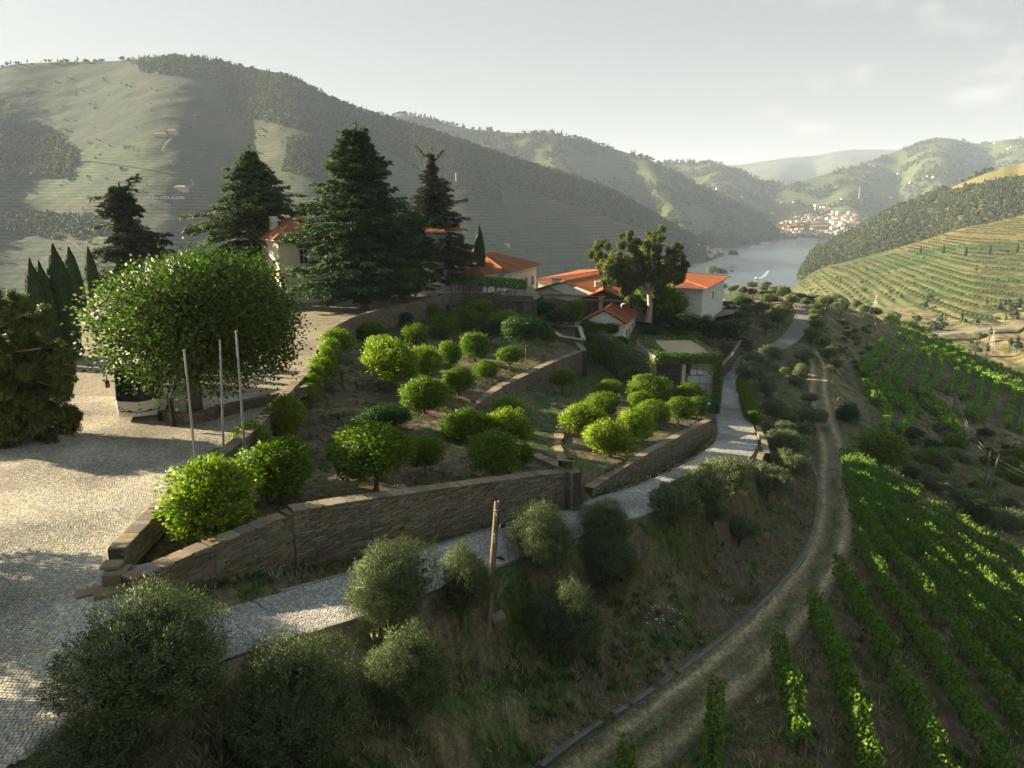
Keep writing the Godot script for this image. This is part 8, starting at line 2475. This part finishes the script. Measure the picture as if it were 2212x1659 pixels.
	# mast and monument above the town
	for q in [[1855, 403, 428, 3000.0, "flag mast on the hill above the town avenue"], [1268 - 283, 377, 397, 1500.0, "white survey mast on the dark left hill"]]:
		var f := at_d(q[0], q[2], q[3])
		var h := at_d(q[0], q[1], q[3]).y - f.y
		var o := thing("mast", q[4], "mast", f if q[0] > 1500 else on_h1(q[0], q[2]))
		var mb := MB.new()
		mb.tube([Vector3(0, -2, 0), Vector3(0, h, 0)], [1.0, 0.7], 6, Color(0.75, 0.73, 0.7))
		put("pole", mb.mesh(), M.far_paint, o)
	for q in [[1957, 549, 575, 9.0, "cypress on the vineyard slope, leftmost of the row"], [1, 0, 0, 0, ""]]: pass
	for q in [[1988, 548, "first"], [2037, 547, "second"], [2085, 553, "third"], [2137, 550, "fourth"], [2196, 547, "fifth"]]:
		var h7: Hill = P.h7
		# dark cypress sentinels above the terrace road
		var best := 0.0
		var bd2 := 1e9
		for k in 60:
			var pp := pix(on_hill(h7, q[0], k / 59.0))
			if absf(pp.y - q[1]) < bd2:
				bd2 = absf(pp.y - q[1]); best = k / 59.0
		var f := on_hill(h7, q[0], best)
		var o := thing("cypress_tree", "%s of five small dark cypresses spaced along the sunlit right slope" % q[2], "cypress", f, 0, "cypresses on the right slope")
		put("crown", P.cypress[0], M.needle, o, Transform3D(Basis.IDENTITY.scaled(Vector3(1.6, 9.0, 1.6)), Vector3.ZERO))
	for q in [[1440, 575, 30, "pale green poplar crown by the river bend"], [1480, 570, 24, "second pale crown by the river bend"]]: pass
	for q in [[1538, 582, 26, "round bright green tree on the left river bank"], [1560, 587, 24, "dark round tree beside the bright one on the left river bank"], [1585, 545, 30, "rusty round tree on the left river bank"]]:
		var f := at_d(q[0], q[1] + 10, 1080 if q[1] > 560 else 1450)
		var o := thing("river_tree", q[3], "tree", f)
		put("crown", P.citrus[0] if q[0] == 1538 else P.dark[0], M.citrus, o, Transform3D(Basis.IDENTITY.scaled(Vector3(1, 0.8, 1) * q[2] * 1080 / FX * 0.5), Vector3(0, 6, 0)))
func on_far(px: float, py: float) -> Vector3:
	# the nearer of the hills that meet this sight line beyond the river bend
	var best := Vector3(0, 0, -1e5)
	for h in [P.h3, P.h5, P.h2]:
		if px < h.cols[0] or px > h.cols[-1]: continue
		var top := pix(on_hill(h, px, 1.0)).y
		if py < top: continue
		var p := on_h(h, px, py)
		if p.z > best.z: best = p
	return best if best.z > -9e4 else at_d(px, py, 2800)
func on_h1(px: float, py: float) -> Vector3: return on_h(P.h1, px, py)
func on_h(h1: Hill, px: float, py: float) -> Vector3:
	var lo := 0.0
	var hi := 1.0
	for k in 14:
		var m := (lo + hi) * 0.5
		if pix(on_hill(h1, px, m)).y > py: lo = m
		else: hi = m
	return on_hill(h1, px, lo)
func ship(called: String, label: String, at: Vector3, yaw: float, l: float, w: float, decks: int):
	var o := thing(called, label, "ship", at, yaw)
	var mb := MB.new()
	var c := Color(0.72, 0.72, 0.7)
	var pl := [Vector2(-l / 2, -w / 2), Vector2(l * 0.42, -w / 2), Vector2(l / 2, 0), Vector2(l * 0.42, w / 2), Vector2(-l / 2, w / 2)]
	for k in 5:
		var a: Vector2 = pl[k]; var b: Vector2 = pl[(k + 1) % 5]
		mb.quad(Vector3(a.x, -0.5, a.y), Vector3(b.x, -0.5, b.y), Vector3(b.x, 2.4, b.y), Vector3(a.x, 2.4, a.y), c)
	for k in range(1, 4): mb.tri(Vector3(pl[0].x, 2.4, pl[0].y), Vector3(pl[k].x, 2.4, pl[k].y), Vector3(pl[k + 1].x, 2.4, pl[k + 1].y), c)
	put("hull", mb.mesh(), M.paint, o)
	for d in decks - 1:
		mb = MB.new()
		mb.bx(Vector3(-l * 0.03, 3.7 + d * 2.8, 0), Vector3(l * (0.82 - d * 0.12), 2.6, w * 0.86), c)
		put("deck", mb.mesh(), M.paint, o)
		mb = MB.new()
		for s in [-1.0, 1.0]: mb.bx(Vector3(-l * 0.03, 3.9 + d * 2.8, s * w * 0.435), Vector3(l * (0.78 - d * 0.12), 1.2, 0.1), Color(0.05, 0.07, 0.1))
		put("window_band", mb.mesh(), M.dark_glass, o)
	mb = MB.new()
	mb.bx(Vector3(-l * 0.05, 2.5 + (decks - 1) * 2.8 + 0.3, 0), Vector3(l * 0.66, 0.3, w * 0.9), Color(0.35, 0.36, 0.36))
	put("sun_deck", mb.mesh(), M.paint, o)

func sky_image() -> Image:
	# clear hazy morning air, paler towards the sun on the left, thin clouds low on the right
	var w := 1024
	var h := 512
	var im := Image.create(w, h, false, Image.FORMAT_RGBF)
	var cn := FastNoiseLite.new()
	cn.seed = 5
	cn.frequency = 0.9
	cn.fractal_octaves = 5
	var sun := Vector3(-sin(SUN_AZ) * cos(SUN_EL), sin(SUN_EL), -cos(SUN_AZ) * cos(SUN_EL))
	for j in h:
		var el := PI * (0.5 - (j + 0.5) / h)
		for i in w:
			var az := wrapf(TAU * (i + 0.5) / w, -PI, PI)
			var d := Vector3(sin(az) * cos(el), sin(el), -cos(az) * cos(el))
			var up := clampf(d.y, 0.0, 1.0)
			var c := Color(0.36, 0.34, 0.31).lerp(Color(0.125, 0.185, 0.21), 1.0 - exp(-up * 4.0))
			c = c.lerp(Color(0.13, 0.22, 0.30), clampf(up * 1.1 - 0.35, 0, 1))
			var s := d.dot(sun)
			var g := exp(-acos(clampf(s, -1, 1)) * 1.35) * 1.25
			c += Color(0.36, 0.345, 0.32) * g
			if d.y > 0.0 and az > 0.2 and az < 1.4 and el < 0.45:
				var q := Vector3(az * 7.0, el * 20.0, 0.3)
				var n := cn.get_noise_3dv(q) + 0.5 * cn.get_noise_3dv(q * 2.7 + Vector3(9, 0, 0))
				var m := smoothstep(0.12, 0.55, n) * smoothstep(0.04, 0.09, el) * (1.0 - smoothstep(0.17, 0.30, el)) * smoothstep(0.22, 0.42, az)
				c = c.lerp(Color(0.62, 0.56, 0.52), m * 0.4)
			if d.y < 0.0: c = Color(0.26, 0.26, 0.24)
			im.set_pixel(i, j, c * SKY)
	return im
const SKY := 0.37
var SUN_AZ := deg_to_rad(74.0)
var SUN_EL := deg_to_rad(19.5)

func _ready():
	rng.seed = 7
	nz.seed = 4
	nz.frequency = 0.01
	nz.fractal_octaves = 3
	nz.noise_type = FastNoiseLite.TYPE_SIMPLEX_SMOOTH
	var cam := Camera3D.new()
	cam.name = "camera"
	cam.fov = 56.7
	cam.near = 0.5
	cam.far = 20000.0
	cam.position = EYE
	cam.rotation_degrees = Vector3(-PITCH, 0, 0)
	add_child(cam)
	cam.current = true
	var env := Environment.new()
	env.background_mode = Environment.BG_SKY
	var sky := Sky.new()
	var pm := PanoramaSkyMaterial.new()
	pm.panorama = ImageTexture.create_from_image(sky_image())
	sky.sky_material = pm
	env.sky = sky
	env.tonemap_mode = Environment.TONE_MAPPER_LINEAR
	env.tonemap_exposure = 4.8
	env.fog_enabled = true
	env.fog_density = 0.00008
	env.fog_light_color = Color(0.83, 0.90, 0.98)
	env.sdfgi_enabled = true
	env.ssao_enabled = true
	env.ssil_enabled = true
	var we := WorldEnvironment.new()
	we.name = "environment"
	we.environment = env
	add_child(we)
	var sun := DirectionalLight3D.new()
	sun.name = "sun"
	sun.light_energy = 1.6
	sun.light_color = Color(1.0, 0.93, 0.79)
	sun.light_angular_distance = 0.5
	sun.shadow_enabled = true
	add_child(sun)
	sun.look_at_from_position(Vector3.ZERO, -Vector3(-sin(SUN_AZ) * cos(SUN_EL), sin(SUN_EL), -cos(SUN_AZ) * cos(SUN_EL)))
	var t0 := Time.get_ticks_msec()
	var lap := func(s: String): print(s, " ", Time.get_ticks_msec() - t0)
	lay_of_the_land(); lap.call("survey")
	materials(); lap.call("materials")
	near_land(); lap.call("land")
	paving()
	gutter(); lap.call("paving")
	hills(); lap.call("hills")
	walls(); lap.call("walls")
	grow_kinds(); lap.call("kinds")
	var stake := MB.new()
	stake.tube([Vector3(0, -0.2, 0), Vector3(0, 1.85, 0)], [0.045, 0.04], 6, Color(0.9, 0.9, 0.9))
	P.stake = stake.mesh()
	estate_houses()
	shed(); lap.call("houses")
	big_trees(); lap.call("big trees")
	orchard()
	olives()
	wild(); lap.call("orchard")
	vineyard(); lap.call("vineyard")
	coach()
	poles()
	person()
	pergola()
	orchard_bits(); lap.call("bits")
	far_side(); lap.call("far")
	grasses(); lap.call("grass")
